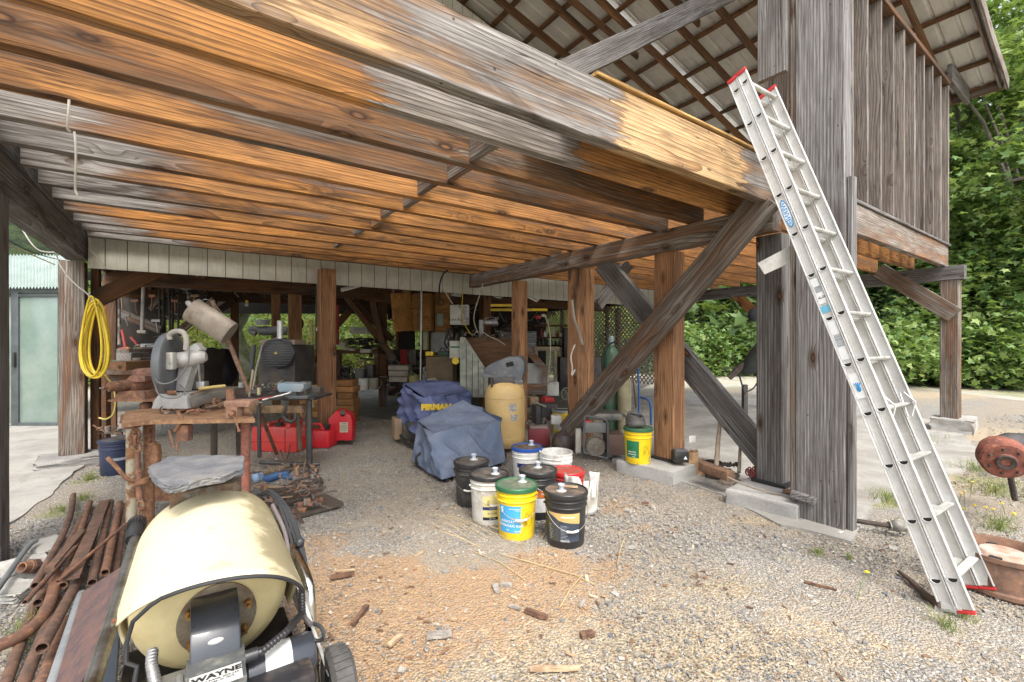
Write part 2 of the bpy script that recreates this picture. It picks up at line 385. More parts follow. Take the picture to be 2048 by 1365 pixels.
# far field to the horizon, with the wooded slope behind it
def far_mat():
    t = NT('dry_field'); g = t.n('NewGeometry').outputs['Position']
    k = t.mix(t.ramp(t.noise(g, .8, 6, .7), .35, .65), (.42, .36, .25), (.40, .39, .36)); k = t.mix(t.ramp(t.noise(g, .35, 6, .6), .5, .62, 0, .7), k, (.17, .2, .07))
    k = t.mix(t.ramp(t.noise(g, 14, 4, .7), .4, .7, 0, .5), k, (.2, .17, .11)); t.bump(t.noise(g, 20, 5), .6, .03); return t.fin(k, .95)
far = npmesh('field', [(-160, -160, -.03), (160, -160, -.03), (160, 160, -.03), (-160, 160, -.03)], [(0, 1, 2, 3)], far_mat()); tag(far, kind='structure')
def hill_mat():
    t = NT('forest_floor'); g = t.n('NewGeometry').outputs['Position']
    k = t.mix(t.ramp(t.noise(g, 1.2, 8, .75), .4, .62), (.012, .022, .008), (.05, .085, .022)); t.bump(t.noise(g, 3, 8, .7), 1, .5); return t.fin(k, 1)
def hill():
    V = []; n = 120; m = 24
    for i in range(n + 1):
        az = math.radians(-75 + 190 * i / n)
        for j in range(m + 1):
            f = j / m; base = 26 + 5 * math.sin(az * 5) + 3 * math.sin(az * 13 + 1); r = base + f * 42
            z = -.2 + 26 * (f ** .8) + math.sin(az * 31 + j) * .6 * f + math.sin(az * 57 - j * 2) * .5 * f
            V.append((r * math.sin(az), r * math.cos(az), z))
    Fc = [(i * (m + 1) + j, (i + 1) * (m + 1) + j, (i + 1) * (m + 1) + j + 1, i * (m + 1) + j + 1) for i in range(n) for j in range(m)]
    o = npmesh('hillside', V, Fc, hill_mat(), smooth=True); tag(o, kind='structure')
hill()

def conc(name, a=(.42, .41, .385), b=(.30, .29, .27), stain=(.17, .14, .1), rough=.85, sc=1.0):
    if name in _cache: return _cache[name]
    t = NT(name); g = t.n('NewGeometry').outputs['Position']
    k = t.mix(t.ramp(t.noise(g, 2.2 * sc, 7, .65), .35, .65), a, b)
    k = t.mix(t.ramp(t.noise(g, 60, 4), .45, .7, 0, .35), k, tuple(q * .6 for q in b))
    k = t.mix(t.ramp(t.noise(t.vadd(g, (5, 2, 1)), 1.3 * sc, 7, .72, .6), .55, .7, 0, .7), k, stain)
    t.bump(t.noise(g, 45, 6, .7), .5, .006); _cache[name] = t.fin(k, rough); return _cache[name]
def slab(name, pts, z, mat, th=.08, label=None):
    b = MB(); n0 = len(b.bm.faces)
    P = [Vector((p.x, p.y, z)) for p in pts]
    # ragged outline
    out = []
    for i, p in enumerate(P):
        q = P[(i + 1) % len(P)]; k = max(1, int((q - p).length / .12))
        for j in range(k):
            w = p.lerp(q, j / k); out.append(w + Vector((rnd.uniform(-.018, .018), rnd.uniform(-.018, .018), 0)))
    top = [b.bm.verts.new(w) for w in out]; bot = [b.bm.verts.new((w.x, w.y, z - th)) for w in out]
    b.bm.faces.new(top)
    for i in range(len(out)): b.bm.faces.new((top[i], bot[i], bot[(i + 1) % len(out)], top[(i + 1) % len(out)]))
    o = b.build(name, mat); tag(o, kind='structure'); return o
slab('concrete_slab', [gnd(1225, 925), gnd(1440, 990), gnd(1560, 1052), gnd(1700, 1085), gnd(1745, 1010), gnd(1850, 965), gnd(1975, 925), gnd(1930, 872), gnd(1850, 838), gnd(1700, 812), gnd(1370, 788), gnd(1200, 790)], .012, conc('slab_concrete', (.35, .335, .305), (.25, .24, .215), (.16, .13, .095)))
slab('concrete_slab', [gnd(-160, 1180), gnd(15, 1052), gnd(92, 1000), gnd(150, 945), gnd(190, 915), gnd(196, 838), gnd(-160, 838)], .014, conc('slab_concrete'))
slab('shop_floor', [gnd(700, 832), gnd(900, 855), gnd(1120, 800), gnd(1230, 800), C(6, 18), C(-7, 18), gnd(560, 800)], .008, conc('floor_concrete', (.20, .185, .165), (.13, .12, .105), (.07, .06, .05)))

# ================================================================ LOOSE GRAVEL, CHIPS, STRAW
def scatter_pos(n, dmin, dmax, umin=-60, umax=2110, nr=None):
    r = nr; d = np.sqrt(r.uniform(dmin ** 2, dmax ** 2, n)); u = r.uniform(umin, umax, n)
    l = (u - 1024) / F * d
    return l * RIGHT.x + d * VIEW.x, l * RIGHT.y + d * VIEW.y, l, d
def mask_of(l, d, spots):
    m = np.zeros_like(l)
    for (u, v, a, b) in spots:
        q = gnd(u, v); m = np.maximum(m, np.exp(-(((l - q.dot(RIGHT)) / a) ** 2 + ((d - q.dot(VIEW)) / b) ** 2)))
    return m
DIRT = [(860, 1210, .95, .45), (720, 1150, .55, .32), (900, 1200, .6, .3), (760, 1330, .5, .25), (1100, 1130, .35, .3), (1010, 1290, .5, .2)]
def in_slab(l, d):   # keep stones off the concrete
    u = 1024 + l / d * F; v = 682.5 + H * F / d
    right = (u > 1225) & (u < 1975) & (v < 925 + (u - 1225) * .27) & (v < 1085 - (u - 1700) * .6) & (v > 790)
    left = (u < 190) & (v < 1052 - (u - 15) * .8) & (v > 838)
    return right | left
def pebbles():
    nr = np.random.default_rng(3); X = []; Y = []; R_ = []
    for (n, d0, d1, s0, s1) in ((46000, 1.8, 3.4, .0022, .0052), (3800, 1.8, 3.6, .0055, .0105), (32000, 3.4, 5.4, .0032, .007), (16000, 5.4, 9.0, .005, .010), (260, 1.9, 6, .012, .021)):
        x, y, l, d = scatter_pos(n, d0, d1, nr=nr); m = mask_of(l, d, DIRT)
        keep = (nr.random(n) > m * .80) & (~in_slab(l, d) | (nr.random(n) < .04))
        ptch = np.sin(x * 3.1 + 1.3 * np.sin(y * 2.3)) * np.sin(y * 3.7 + 1.1 * np.sin(x * 1.9)) + .5 * np.sin(x * 9 + y * 5); keep &= nr.random(n) < .74 + .3 * ptch
        X.append(x[keep]); Y.append(y[keep]); R_.append(nr.uniform(s0, s1, keep.sum()) * nr.uniform(.7, 1.25, keep.sum()))
    X = np.concatenate(X); Y = np.concatenate(Y); Rr = np.concatenate(R_); n = len(X)
    base = np.array([(a, b, c) for a in (-1, 1) for b in (-1, 1) for c in (-1, 1)], float)
    sc = np.stack([nr.uniform(.8, 1.5, n), nr.uniform(.6, 1.1, n), nr.uniform(.35, .8, n)], 1)
    P = base[None] * sc[:, None, :] * nr.uniform(.62, 1.1, (n, 8, 3)) * Rr[:, None, None]
    a = nr.uniform(0, 2 * PI, n); tl = nr.uniform(-.5, .5, n); ca, sa, ct, st = np.cos(a), np.sin(a), np.cos(tl), np.sin(tl)
    x0, y0, z0 = P[..., 0], P[..., 1], P[..., 2]
    y1 = y0 * ct[:, None] - z0 * st[:, None]; z1 = y0 * st[:, None] + z0 * ct[:, None]
    x2 = x0 * ca[:, None] - y1 * sa[:, None]; y2 = x0 * sa[:, None] + y1 * ca[:, None]
    zb = Rr * .18 - .002
    V = np.stack([x2 + X[:, None], y2 + Y[:, None], z1 + zb[:, None]], 2).reshape(-1, 3)
    q = np.array([(0, 1, 3, 2), (4, 6, 7, 5), (0, 4, 5, 1), (2, 3, 7, 6), (0, 2, 6, 4), (1, 5, 7, 3)])
    Fq = (np.arange(n)[:, None, None] * 8 + q[None]).reshape(-1, 4)
    t = NT('crushed_stone'); g = t.n('NewGeometry'); ri = g.outputs['Random Per Island']
    cr = t.n('ValToRGB', {0: ri}); e = cr.color_ramp; e.interpolation = 'CONSTANT'
    pal = [(0, (.29, .275, .25)), (.18, (.175, .173, .165)), (.33, (.37, .35, .31)), (.45, (.13, .145, .16)), (.56, (.32, .29, .24)), (.70, (.22, .21, .19)), (.82, (.27, .215, .15)), (.955, (.49, .47, .42))]
    e.elements[0].position = 0; e.elements[0].color = (*pal[0][1], 1); e.elements[1].position = pal[1][0]; e.elements[1].color = (*pal[1][1], 1)
    for p_, c_ in pal[2:]:
        el = e.elements.new(p_); el.color = (*c_, 1)
    k = t.mix(t.ramp(t.noise(g.outputs['Position'], 120, 3), .35, .7, 0, .4), cr.outputs[0], (.2, .175, .14))
    o = npmesh('gravel', V, Fq, t.fin(k, .85)); tag(o, 'loose crushed grey stone strewn over the yard', 'gravel', kind='stuff')
pebbles()
def litter(name, n, lab, cols, L, Wd, T, spots, d1=4.6, seed=5, bg=.1, curl=0):
    nr = np.random.default_rng(seed); x, y, l, d = scatter_pos(n, 1.8, d1, nr=nr); m = mask_of(l, d, spots)
    keep = (nr.random(n) < m + bg) & ~in_slab(l, d); x, y = x[keep], y[keep]; n = len(x)
    base = np.array([(a, b, c) for a in (-1, 1) for b in (-1, 1) for c in (-1, 1)], float)
    sc = np.stack([nr.uniform(*L, n) * nr.uniform(.4, 1, n), nr.uniform(*Wd, n), nr.uniform(*T, n)], 1) / 2
    P = base[None] * sc[:, None] * nr.uniform(.8, 1.1, (n, 8, 3)); a = nr.uniform(0, 2 * PI, n); tl = nr.uniform(-.35, .35, n)
    ca, sa, ct, st = [q[:, None] for q in (np.cos(a), np.sin(a), np.cos(tl), np.sin(tl))]
    x0, y0, z0 = P[..., 0], P[..., 1], P[..., 2]; x1 = x0 * ct - z0 * st; z1 = x0 * st + z0 * ct
    V = np.stack([x1 * ca - y0 * sa + x[:, None], x1 * sa + y0 * ca + y[:, None], z1 + (np.abs(st[:, 0]) * sc[:, 0] * .6 + .003)[:, None]], 2).reshape(-1, 3)
    q = np.array([(0, 1, 3, 2), (4, 6, 7, 5), (0, 4, 5, 1), (2, 3, 7, 6), (0, 2, 6, 4), (1, 5, 7, 3)])
    Fq = (np.arange(n)[:, None, None] * 8 + q[None]).reshape(-1, 4)
    t = NT(name + '_mat'); ri = t.n('NewGeometry').outputs['Random Per Island']; cr = t.n('ValToRGB', {0: ri}); e = cr.color_ramp; e.interpolation = 'CONSTANT'
    for i, c_ in enumerate(cols):
        el = e.elements[i] if i < 2 else e.elements.new(i / len(cols)); el.position = i / len(cols); el.color = (*c_, 1)
    o = npmesh(name, V, Fq, t.fin(cr.outputs[0], .9)); tag(o, lab, name.replace('_', ' '), kind='stuff')
STR = [(1250, 1320, .9, .3), (1560, 1040, .5, .12), (1400, 1180, .7, .2), (1000, 1350, .8, .2), (1830, 1300, .7, .15), (1900, 960, .7, .5), (980, 1010, .3, .2), (700, 1250, .5, .3)]
litter('straw', 8500, 'dry straw bits lying over the gravel', [(.44, .34, .20), (.33, .25, .15), (.55, .46, .31), (.27, .19, .11)], (.015, .07), (.0012, .003), (.001, .002), STR, d1=5, seed=5, bg=.10)
litter('sawdust', 6000, 'orange sawdust and small wood crumbs on the ground', [(.43, .26, .12), (.32, .19, .09), (.50, .36, .2), (.22, .12, .065)], (.004, .016), (.003, .008), (.002, .005), DIRT + STR[:3], d1=4.6, seed=6, bg=.04)
litter('bark_litter', 1900, 'small bark flakes and twigs among the gravel', [(.20, .11, .06), (.33, .22, .13), (.12, .07, .045), (.45, .36, .26)], (.02, .07), (.005, .018), (.003, .006), DIRT + STR, d1=6, seed=7, bg=.15)
def chip(u, v, L, w, th, rot, col, lab, cat='wood chip', name='wood_chip', grp='larger pieces of wood lying on the gravel'):
    p = gnd(u, v); t = thing(name, lab, cat, (p.x, p.y, 0), YAW + rot, grp); b = MB(); n = 7
    for j in range(n):
        pass
    up = [(-L / 2 + L * i / n, w / 2 * (.55 + .45 * rnd.random())) for i in range(n + 1)]; dn = [(x, -w / 2 * (.5 + .5 * rnd.random())) for x, _ in up[::-1]]
    b.prism(up + dn, th, Matrix.Translation((0, 0, th / 2 + .004)) @ Matrix.Rotation(rnd.uniform(-.08, .08), 4, 'X'), bev=th * .2)
    b.build('piece', col, t); return t
cw1 = M_('chip_pale', (.50, .38, .24), .9, col2=(.3, .2, .12), sc=20); cw2 = M_('chip_bark', (.20, .105, .06), .95, col2=(.09, .05, .035), sc=25); cw3 = M_('chip_grey', (.36, .33, .29), .9, col2=(.2, .18, .16), sc=20)
for a in [(720, 1235, .16, .03, .02, 1.45, cw2, 'dark upright strip of bark nearest the machine wheel'), (685, 1155, .14, .035, .02, .4, cw2, 'dark brown bark strip left of the bare orange dirt'), (690, 1145, .12, .022, .012, .1, cw1, 'thin pale sliver beside a bark strip'),
          (945, 1140, .07, .03, .012, -.4, cw3, 'small grey chip behind the two square chips'), (992, 1182, .085, .04, .02, -1.3, cw3, 'grey upright bark block in the middle of the dirt'), (1012, 1174, .07, .035, .018, -.1, cw3, 'pale grey chip touching the bark block'),
          (1030, 1218, .07, .025, .012, -.5, cw3, 'grey chip just in front of the middle chips'), (1072, 1233, .13, .035, .02, -.55, cw2, 'brown stick chip right of the middle chips'), (878, 1275, .12, .05, .02, .2, cw3, 'wide grey bark slab left of centre'),
          (905, 1242, .05, .02, .01, -.3, cw1, 'short white sliver in the dirt'), (1110, 1342, .22, .03, .015, 0, cw1, 'long pale splinter at the bottom of the yard'), (1175, 1275, .07, .04, .02, .3, cw2, 'dark lump of bark right of the pale splinter'),
          (840, 1110, .1, .02, .01, 1.0, cw1, 'pale splinter on the orange dirt below the straw'), (1640, 1175, .16, .015, .012, -.6, cw2, 'thin dark twig chip right of centre on the gravel'), (790, 1285, .09, .03, .014, 1.1, cw1, 'tan chip at the left of the dirt patch'), (1290, 1010, .06, .03, .02, 0, cw2, 'small brown lump near the square pier'), (1165, 1210, .08, .02, .012, 1.1, cw3, 'narrow grey chip standing along the view'), (1140, 1075, .05, .04, .025, .2, cw1, 'pale stone-like chip beside the front black bucket')]:
    chip(*a)
# ================================================================ THE BARN
JZ = 2.66; Y0 = 1.91; XB = 4.28
w_or = wood('joist_orange', w=.33, grey=(.47, .445, .41), grey2=(.27, .25, .23), left=.62, stain=.40)
w_or2 = wood('joist_orange_b', w=.38, grey=(.43, .41, .38), grey2=(.24, .22, .2), left=.40, stain=.46, fresh=(.54, .25, .07))
w_rt = wood('bay_orange', w=.36, stain=.2, fresh=(.46, .21, .065))
w_br = wood('joist_brown', w=.47, grey=(.33, .275, .215), grey2=(.15, .115, .085), stain=.46)
w_br2 = wood('joist_brown_b', w=.52, grey=(.27, .235, .195), grey2=(.12, .10, .08), stain=.5, wins=[(0, 1.0, -.1)])
w_1 = wood('joist_first', w=.33, stain=.30, wins=[(1.75, 3.1, .5)], grey=(.45, .41, .37), fresh=(.55, .27, .085))
w_rim = wood('rim_mixed', w=.58, wins=[(3.2, 4.52, -.6), (-1, 1.6, -.14)], stain=.22, nails=.8, fresh=(.58, .39, .20), fresh2=(.38, .19, .07), grey=(.42, .40, .37), grey2=(.25, .23, .21))
w_grey = wood('weathered_grey', w=1.05, stain=.34, grey=(.30, .293, .288), grey2=(.14, .137, .138), rings=16, nails=.5)
w_gbr = wood('weathered_brown', w=.58, grey=(.37, .325, .28), grey2=(.18, .155, .13), fresh=(.37, .21, .11), fresh2=(.2, .09, .04), stain=.12)
w_post = wood('post_orange', w=.30, fresh=(.38, .20, .10), fresh2=(.25, .12, .055), stain=.34, grey=(.28, .22, .17), grey2=(.12, .09, .07))
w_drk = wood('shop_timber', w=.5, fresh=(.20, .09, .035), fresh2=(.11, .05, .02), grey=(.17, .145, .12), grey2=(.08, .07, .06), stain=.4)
w_raft = wood('rafter_brown', w=.45, fresh=(.22, .115, .05), fresh2=(.12, .06, .028), grey=(.21, .17, .14), grey2=(.09, .075, .065), stain=.3)
w_stud = wood('stud_grey', w=.74, fresh=(.40, .25, .15), fresh2=(.27, .155, .09), grey=(.35, .31, .28), grey2=(.18, .155, .135), stain=.28, rings=16)
w_dkg = wood('post_dark_grey', w=.85, fresh=(.27, .18, .12), grey=(.29, .28, .27), grey2=(.13, .125, .12), stain=.3)

barn = thing('pole_barn', 'weathered timber pole barn with an open joisted deck and metal roof', 'barn', (XB, Y0, 0))
ys = [1.955, 2.33, 2.75, 3.18, 3.62, 4.07, 4.52, 4.97, 5.42, 5.86, 6.3, 6.74, 7.16]
mats = [w_rim, w_1, w_br, w_br2, w_or, w_or2, w_or, w_or2, w_or, w_or2, w_or, w_or2, w_or]
for i, y in enumerate(ys):
    h = .33 if i else .36; wd = .075 if i else .09
    beam('joist' if i else 'rim_beam', (-.93, y, JZ + h / 2 - (.0 if i else .0)), (XB + .12 if i else 4.55, y, JZ + h / 2), wd, h, mats[i], barn)
for i in range(1, len(ys) - 1):
    xo = 1.60 + (.0 if i % 2 else .055)
    if i in (1, 2, 3, 4, 5, 6, 7, 9): beam('blocking', (xo, ys[i] + .04, JZ + .16), (xo, ys[i + 1] - .04, JZ + .16), .05, .27, w_gbr if i < 5 else w_or2, barn)
for k, y in enumerate([2.35, 2.85, 3.35, 3.85, 4.35, 4.85, 5.35, 5.85, 6.35, 6.85]):
    beam('joist', (4.46, y, JZ + .14), (10.05, y, JZ + .14), .055, .28, w_rt, barn)
beam('floor_beam', (XB + .0, 1.93, 2.545), (XB + .0, 7.25, 2.545), .16, .225, w_gbr, barn)
beam('floor_beam', (10.05, 1.70, 2.545), (10.05, 7.3, 2.545), .2, .225, w_dkg, barn)
beam('floor_beam', (-1.06, 2.9, 2.53), (-1.06, 7.35, 2.53), .19, .26, w_dkg, barn)
beam('floor_beam', (-1.06, 1.2, 2.53), (-1.06, 2.9, 2.53), .19, .26, w_gbr, barn)
beam('ledger', (-.985, 2.2, 2.83), (-.985, 7.3, 2.83), .05, .33, w_dkg, barn)
# deck boards over the right half, edge showing above the rim
plyw = wood('plywood_edge', w=.15, fresh=(.60, .36, .13), fresh2=(.48, .26, .08), stain=.05, knots=0)
beam('deck_board', (1.98, 2.42, JZ + .385), (4.5, 2.42, JZ + .385), 1.05, .022, plyw, barn)
for k in range(0): beam('deck_board', (1.98, 3.52 + 1.08 * k, JZ + .345), (9.9, 3.52 + 1.08 * k, JZ + .345), 1.05, .022, w_drk, barn)
if 0: beam('deck_board', (4.7, 2.5, JZ + .3), (9.9, 2.5, JZ + .3), .95, .022, w_drk, barn)
# corner column of stacked planks
def post(x0, x1, y0, y1, z0, z1, mat, name='post'):
    return beam(name, ((x0 + x1) / 2, (y0 + y1) / 2, z0), ((x0 + x1) / 2, (y0 + y1) / 2, z1), abs(x1 - x0), abs(y1 - y0), mat, barn, up=(0, 1, 0), bev=.008)
post(4.06, 4.20, 1.345, 1.69, .0, 5.6, w_grey, 'corner_column')
post(4.09, 4.17, 1.30, 1.342, .0, 2.70, w_grey, 'plank')
post(4.07, 4.14, 1.693, 1.735, .12, 5.6, w_gbr, 'plank')
post(4.00, 4.055, 1.74, 1.97, 3.68, 5.7, w_grey, 'plank')
post(4.203, 4.30, 1.38, 1.70, .02, 2.64, w_dkg, 'plank')
# posts
post(4.37, 4.62, 1.93, 2.16, .14, 2.43, w_dkg)
post(4.28, 4.40, 2.99, 3.25, .16, 2.43, w_post); post(4.403, 4.50, 3.0, 3.24, .16, 2.43, w_post)
post(4.26, 4.40, 4.45, 4.66, .02, 2.43, w_post); post(4.403, 4.58, 4.46, 4.65, .02, 2.43, w_post)
post(4.34, 4.54, 5.92, 6.1, .02, 2.43, w_post)
post(1.56, 1.78, 6.93, 7.14, .0, 2.50, w_post)
post(-1.23, -1.0, 7.40, 7.62, .1, 2.40, w_gbr); post(-.985, -.90, 7.66, 7.84, .05, 2.5, w_drk)
post(-1.22, -.962, 4.2, 4.4, 0, 2.40, w_dkg)
post(9.98, 10.2, 1.77, 1.99, .21, 2.43, w_gbr); post(10.0, 10.2, 4.6, 4.8, 0, 2.43, w_post); post(10.0, 10.2, 7.1, 7.3, 0, 2.43, w_post)
# braces
beam('brace', (4.10, 1.93, 2.70), (4.10, 4.50, .235), .09, .27, w_gbr, barn)
beam('brace', (4.62, 4.35, 2.52), (4.62, 2.10, .22), .09, .27, w_dkg, barn)
beam('brace', (9.93, 1.80, 1.86), (9.93, 2.78, 2.70), .07, .25, w_gbr, barn)
beam('brace', (4.80, 4.62, 1.95), (5.45, 4.62, 2.6), .12, .14, w_dkg, barn)
beam('brace', (10.08, 4.6, 2.0), (10.08, 4.0, 2.6), .07, .2, w_gbr, barn); beam('brace', (10.0, 4.8, 1.9), (10.0, 5.4, 2.5), .07, .2, w_rt, barn)
beam('brace', (-.93, 7.7, 1.98), (-.15, 7.7, 2.52), .1, .2, w_drk, barn)
# stud wall standing on the deck
for i in range(13):
    x = 4.62 + .4575 * i; beam('stud', (x, 2.03, 3.03), (x, 2.03, 5.62), .045, .25, w_stud, barn, up=(0, 1, 0))
beam('wall_beam', (4.56, 1.955, JZ + .165), (10.12, 1.955, JZ + .165), .09, .33, w_gbr, barn)
beam('wall_plate', (4.56, 1.98, 3.012), (10.14, 1.98, 3.012), .19, .035, w_dkg, barn)
beam('wall_plate', (4.3, 1.98, 5.66), (10.14, 1.98, 5.66), .19, .07, w_raft, barn)
beam('fascia', (10.15, 1.9, 5.83), (11.38, 1.9, 5.83), .06, .3, w_dkg, barn)
# roof: metal sheets on purlins on rafters, sloping down to the right
RC = 8.78; sl = .25
def roofz(x): return RC - sl * x
metal_t = NT('roof_metal'); c = metal_t.tc(); k = metal_t.mix(metal_t.ramp(metal_t.noise(c, 2.5, 6, .7), .35, .7), (.62, .61, .58), (.52, .51, .48)); k = metal_t.mix(metal_t.ramp(metal_t.noise(metal_t.vmul(c, (1, 8, 1)), 2, 4), .55, .75, 0, .6), k, (.40, .38, .34)); roof_m = metal_t.fin(k, .5, Metallic=.15)
def roof_sheet(xa, xb, y0, y1, name):
    b = MB(); n = int((y1 - y0) / .0625); V = []
    prof = []
    y = y0
    while y < y1:
        for dy, dz in ((0, 0), (.02, .022), (.045, .022), (.065, 0), (.235, 0)): prof.append((y + dy, dz))
        y += .235
    for x in (xa, xb):
        V += [(x, yy, roofz(x) + .03 + dz + (.004 if int(y0 * 10) % 4 else 0)) for yy, dz in prof]
    m = len(prof); Fc = [(i, i + 1, m + i + 1, m + i) for i in range(m - 1)]
    o = npmesh(name, V, Fc, roof_m, barn); o.data.transform(MW['pole_barn'].inverted()); return o
for i, yy in enumerate([1.45, 3.4, 5.3, 7.2, 9.1]): roof_sheet(-1.0, 11.45, yy, yy + 1.93, 'roof_sheet')
for i in range(13):
    y = 2.1 + .66 * i
    if i < 9 or i % 2 == 0: beam('rafter', (-1.0, y, roofz(-1.0) - .14), (11.3, y, roofz(11.3) - .14), .05, .15, w_raft, barn)
for i in range(18):
    x = .2 + .66 * i; beam('purlin', (x, 1.5, roofz(x) - .01), (x, 11, roofz(x) - .01), .09, .045, w_raft, barn)
beam('rake_board', (-1, 1.42, roofz(-1) - .06), (11.45, 1.42, roofz(11.45) - .06), .04, .2, w_stud, barn)
beam('rake_board', (-1, 1.50, roofz(-1) - .06), (11.45, 1.50, roofz(11.45) - .06), .04, .12, w_gbr, barn)
beam('eave_board', (11.44, 1.46, roofz(11.44) - .05), (11.44, 11, roofz(11.44) - .05), .04, .16, w_gbr, barn)
for (yy, x0, x1) in ((3.15, 4.2, 7.4), (4.4, 3.4, 7.0), (5.6, 3.9, 6.9)): beam('web', (x0, yy, 6.9 if yy < 4 else 7.4), (x1, yy, roofz(x1) - .25), .05, .12, w_raft, barn)
beam('tie_beam', (2.2, 3.62, 3.55), (6.95, 3.62, 6.9), .16, .24, w_dkg, barn)
# siding of the closed storey behind the deck
sid = NT('siding'); c = sid.tc(); sx = sid.n('SeparateXYZ', {0: c})
fr = sid.math('FRACT', sid.math('MULTIPLY', sx.outputs[0], 1 / .203)); gv = sid.math('GREATER_THAN', fr, .955)
k = sid.mix(sid.ramp(sid.noise(c, 2.4, 6, .7), .35, .7), (.50, .49, .42), (.39, .38, .32)); k = sid.mix(sid.ramp(sid.noise(sid.vmul(c, (6, 6, 1)), 2, 5, .7), .56, .74, 0, .8), k, (.24, .22, .18)); k = sid.mix(gv, k, (.05, .05, .045))
k = sid.mix(sid.ramp(sid.noise(sid.vmul(c, (60, 60, 6)), 1, 3), .4, .75, 0, .25), k, (.2, .19, .16))
sid.bump(sid.math('SUBTRACT', 1.0, gv), .6, .008); sid_m = sid.fin(k, .8)
b = MB(); b.box((4.55, 7.26, 2.505), (11.0, .03, .39)); b.build('siding', sid_m, barn, world=True)
b = MB(); o_ = [(-1, 2.7), (10.1, 2.7), (10.1, roofz(10.1) - .2), (-1, roofz(-1) - .2)]
b.prism(o_, .03, Matrix.Translation((0, 7.275, 0)) @ Matrix.Rotation(PI / 2, 4, 'X')); b.build('siding', sid_m, barn, world=True)
for x in (-1.0, 10.0):
    b = MB(); b.box((x, 9.6, 4.2), (.03, 4.6, 3.5)); b.build('siding', sid_m, barn, world=True)
b = MB(); b.box((4.5, 11.9, 4.2), (11, .03, 3.5)); b.build('siding', sid_m, barn, world=True)
# floor of that storey = ceiling of the shop
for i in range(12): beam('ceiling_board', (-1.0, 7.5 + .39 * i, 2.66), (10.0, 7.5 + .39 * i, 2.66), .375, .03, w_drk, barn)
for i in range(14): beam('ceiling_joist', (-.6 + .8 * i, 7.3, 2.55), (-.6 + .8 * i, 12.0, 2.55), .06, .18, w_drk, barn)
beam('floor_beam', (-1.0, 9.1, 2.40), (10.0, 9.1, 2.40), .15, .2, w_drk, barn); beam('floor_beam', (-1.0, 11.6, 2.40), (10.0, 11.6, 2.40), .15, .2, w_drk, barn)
for (u, v0, y) in ((592, 575, 9.1), (553, 590, 10.2), (768, 600, 9.8), (975, 560, 8.3), (856, 590, 9.4), (1000, 600, 11), (640, 600, 11.5), (470, 600, 11.5), (220, 560, 9.3), (800, 600, 11.6), (1240, 600, 9.1)):
    q = px(u, 682, 1); r = q - Vector((0, 0, H)); tt = y / r.y; x = r.x * tt
    s_ = .2 if u in (592, 975) else .15
    post(x - s_ / 2, x + s_ / 2, y, y + s_, 0, 2.42, w_post if u in (592, 975, 553) else w_drk)

# ---- concrete footings
def block(lab, c, size, rz=0.0, mat=None, rough_=.012):
    t = thing('concrete_footing', lab, 'footing', (c[0], c[1], 0), rz, 'concrete footings under the posts')
    b = MB(); b.box((0, 0, size[2] / 2 - .02), (size[0], size[1], size[2] + .04), bev=.012)
    bmesh.ops.subdivide_edges(b.bm, edges=[e for e in b.bm.edges if e.calc_length() > .1], cuts=5, use_grid_fill=True)
    for v in b.bm.verts: v.co += Vector((rnd.uniform(-1, 1), rnd.uniform(-1, 1), rnd.uniform(-.4, .4))) * rough_ * .35
    b.build('block', mat or conc('footing_concrete', (.40, .395, .37), (.30, .29, .275), (.22, .19, .15)), t); return t
block('square concrete footing under the bare orange post, a yellow bucket on it', (4.33, 3.16), (.82, .68, .13), .12)
block('long low concrete footing in front of the grey corner column', (4.42, 1.98), (.95, .56, .13), .12)
t_ = block('rough pale footing under the far right post by the trees', (10.2, 1.86), (.75, .5, .21), .1, rough_=.05)
block('broken stone footing under the left post, grass at its edge', (-1.10, 7.42), (.62, .5, .1), .1, conc('rough_stone', (.30, .29, .27), (.18, .175, .165)), .06)
for c_ in ((4.47, 2.03, .145), (4.40, 3.12, .145)):
    b = MB(); b.box(c_, (.3, .3, .02)); b.build('post_pad', M_('tar_black', (.02, .02, .022), .7), barn, world=True)
# ================================================================ VEGETATION
def leaf_mat(name, cols, trans=.35):
    t = NT(name); ri = t.n('NewGeometry').outputs['Random Per Island']; cr = t.n('ValToRGB', {0: ri}); e = cr.color_ramp
    for i, c_ in enumerate(cols):
        el = e.elements[i] if i < 2 else e.elements.new(.5); el.position = i / (len(cols) - 1); el.color = (*c_, 1)
    t.set(t.b.inputs['Base Color'], cr.outputs[0]); t.b.inputs['Roughness'].default_value = .55
    tr = t.n('BsdfTranslucent', {0: t.mix(.5, cr.outputs[0], (.35, .45, .06))}); mx = t.n('MixShader', {0: trans, 1: t.b.outputs[0], 2: tr.outputs[0]})
    t.t.links.new(mx.outputs[0], t.o.inputs['Surface']); return t.m
lm_maple = leaf_mat('maple_leaves', [(.055, .115, .03), (.11, .21, .055), (.19, .31, .085), (.32, .41, .14)])
lm_dark = leaf_mat('dark_leaves', [(.045, .085, .026), (.085, .15, .042), (.13, .21, .058)])
lm_yel = leaf_mat('yellow_leaves', [(.10, .16, .03), (.21, .28, .06), (.34, .36, .09), (.42, .38, .12)], .5)
bark = M_('bark', (.20, .17, .14), .95, col2=(.10, .085, .07), sc=12, bump=.6, bsc=30)
LEAF = []
for i, (a, r) in enumerate([(-90, .18), (-35, .62), (-5, .42), (22, .95), (50, .5), (90, 1.05), (130, .5), (158, .95), (185, .42), (215, .62)]): LEAF.append((r * math.cos(math.radians(a)), r * math.sin(math.radians(a))))
LEAF = np.array(LEAF)
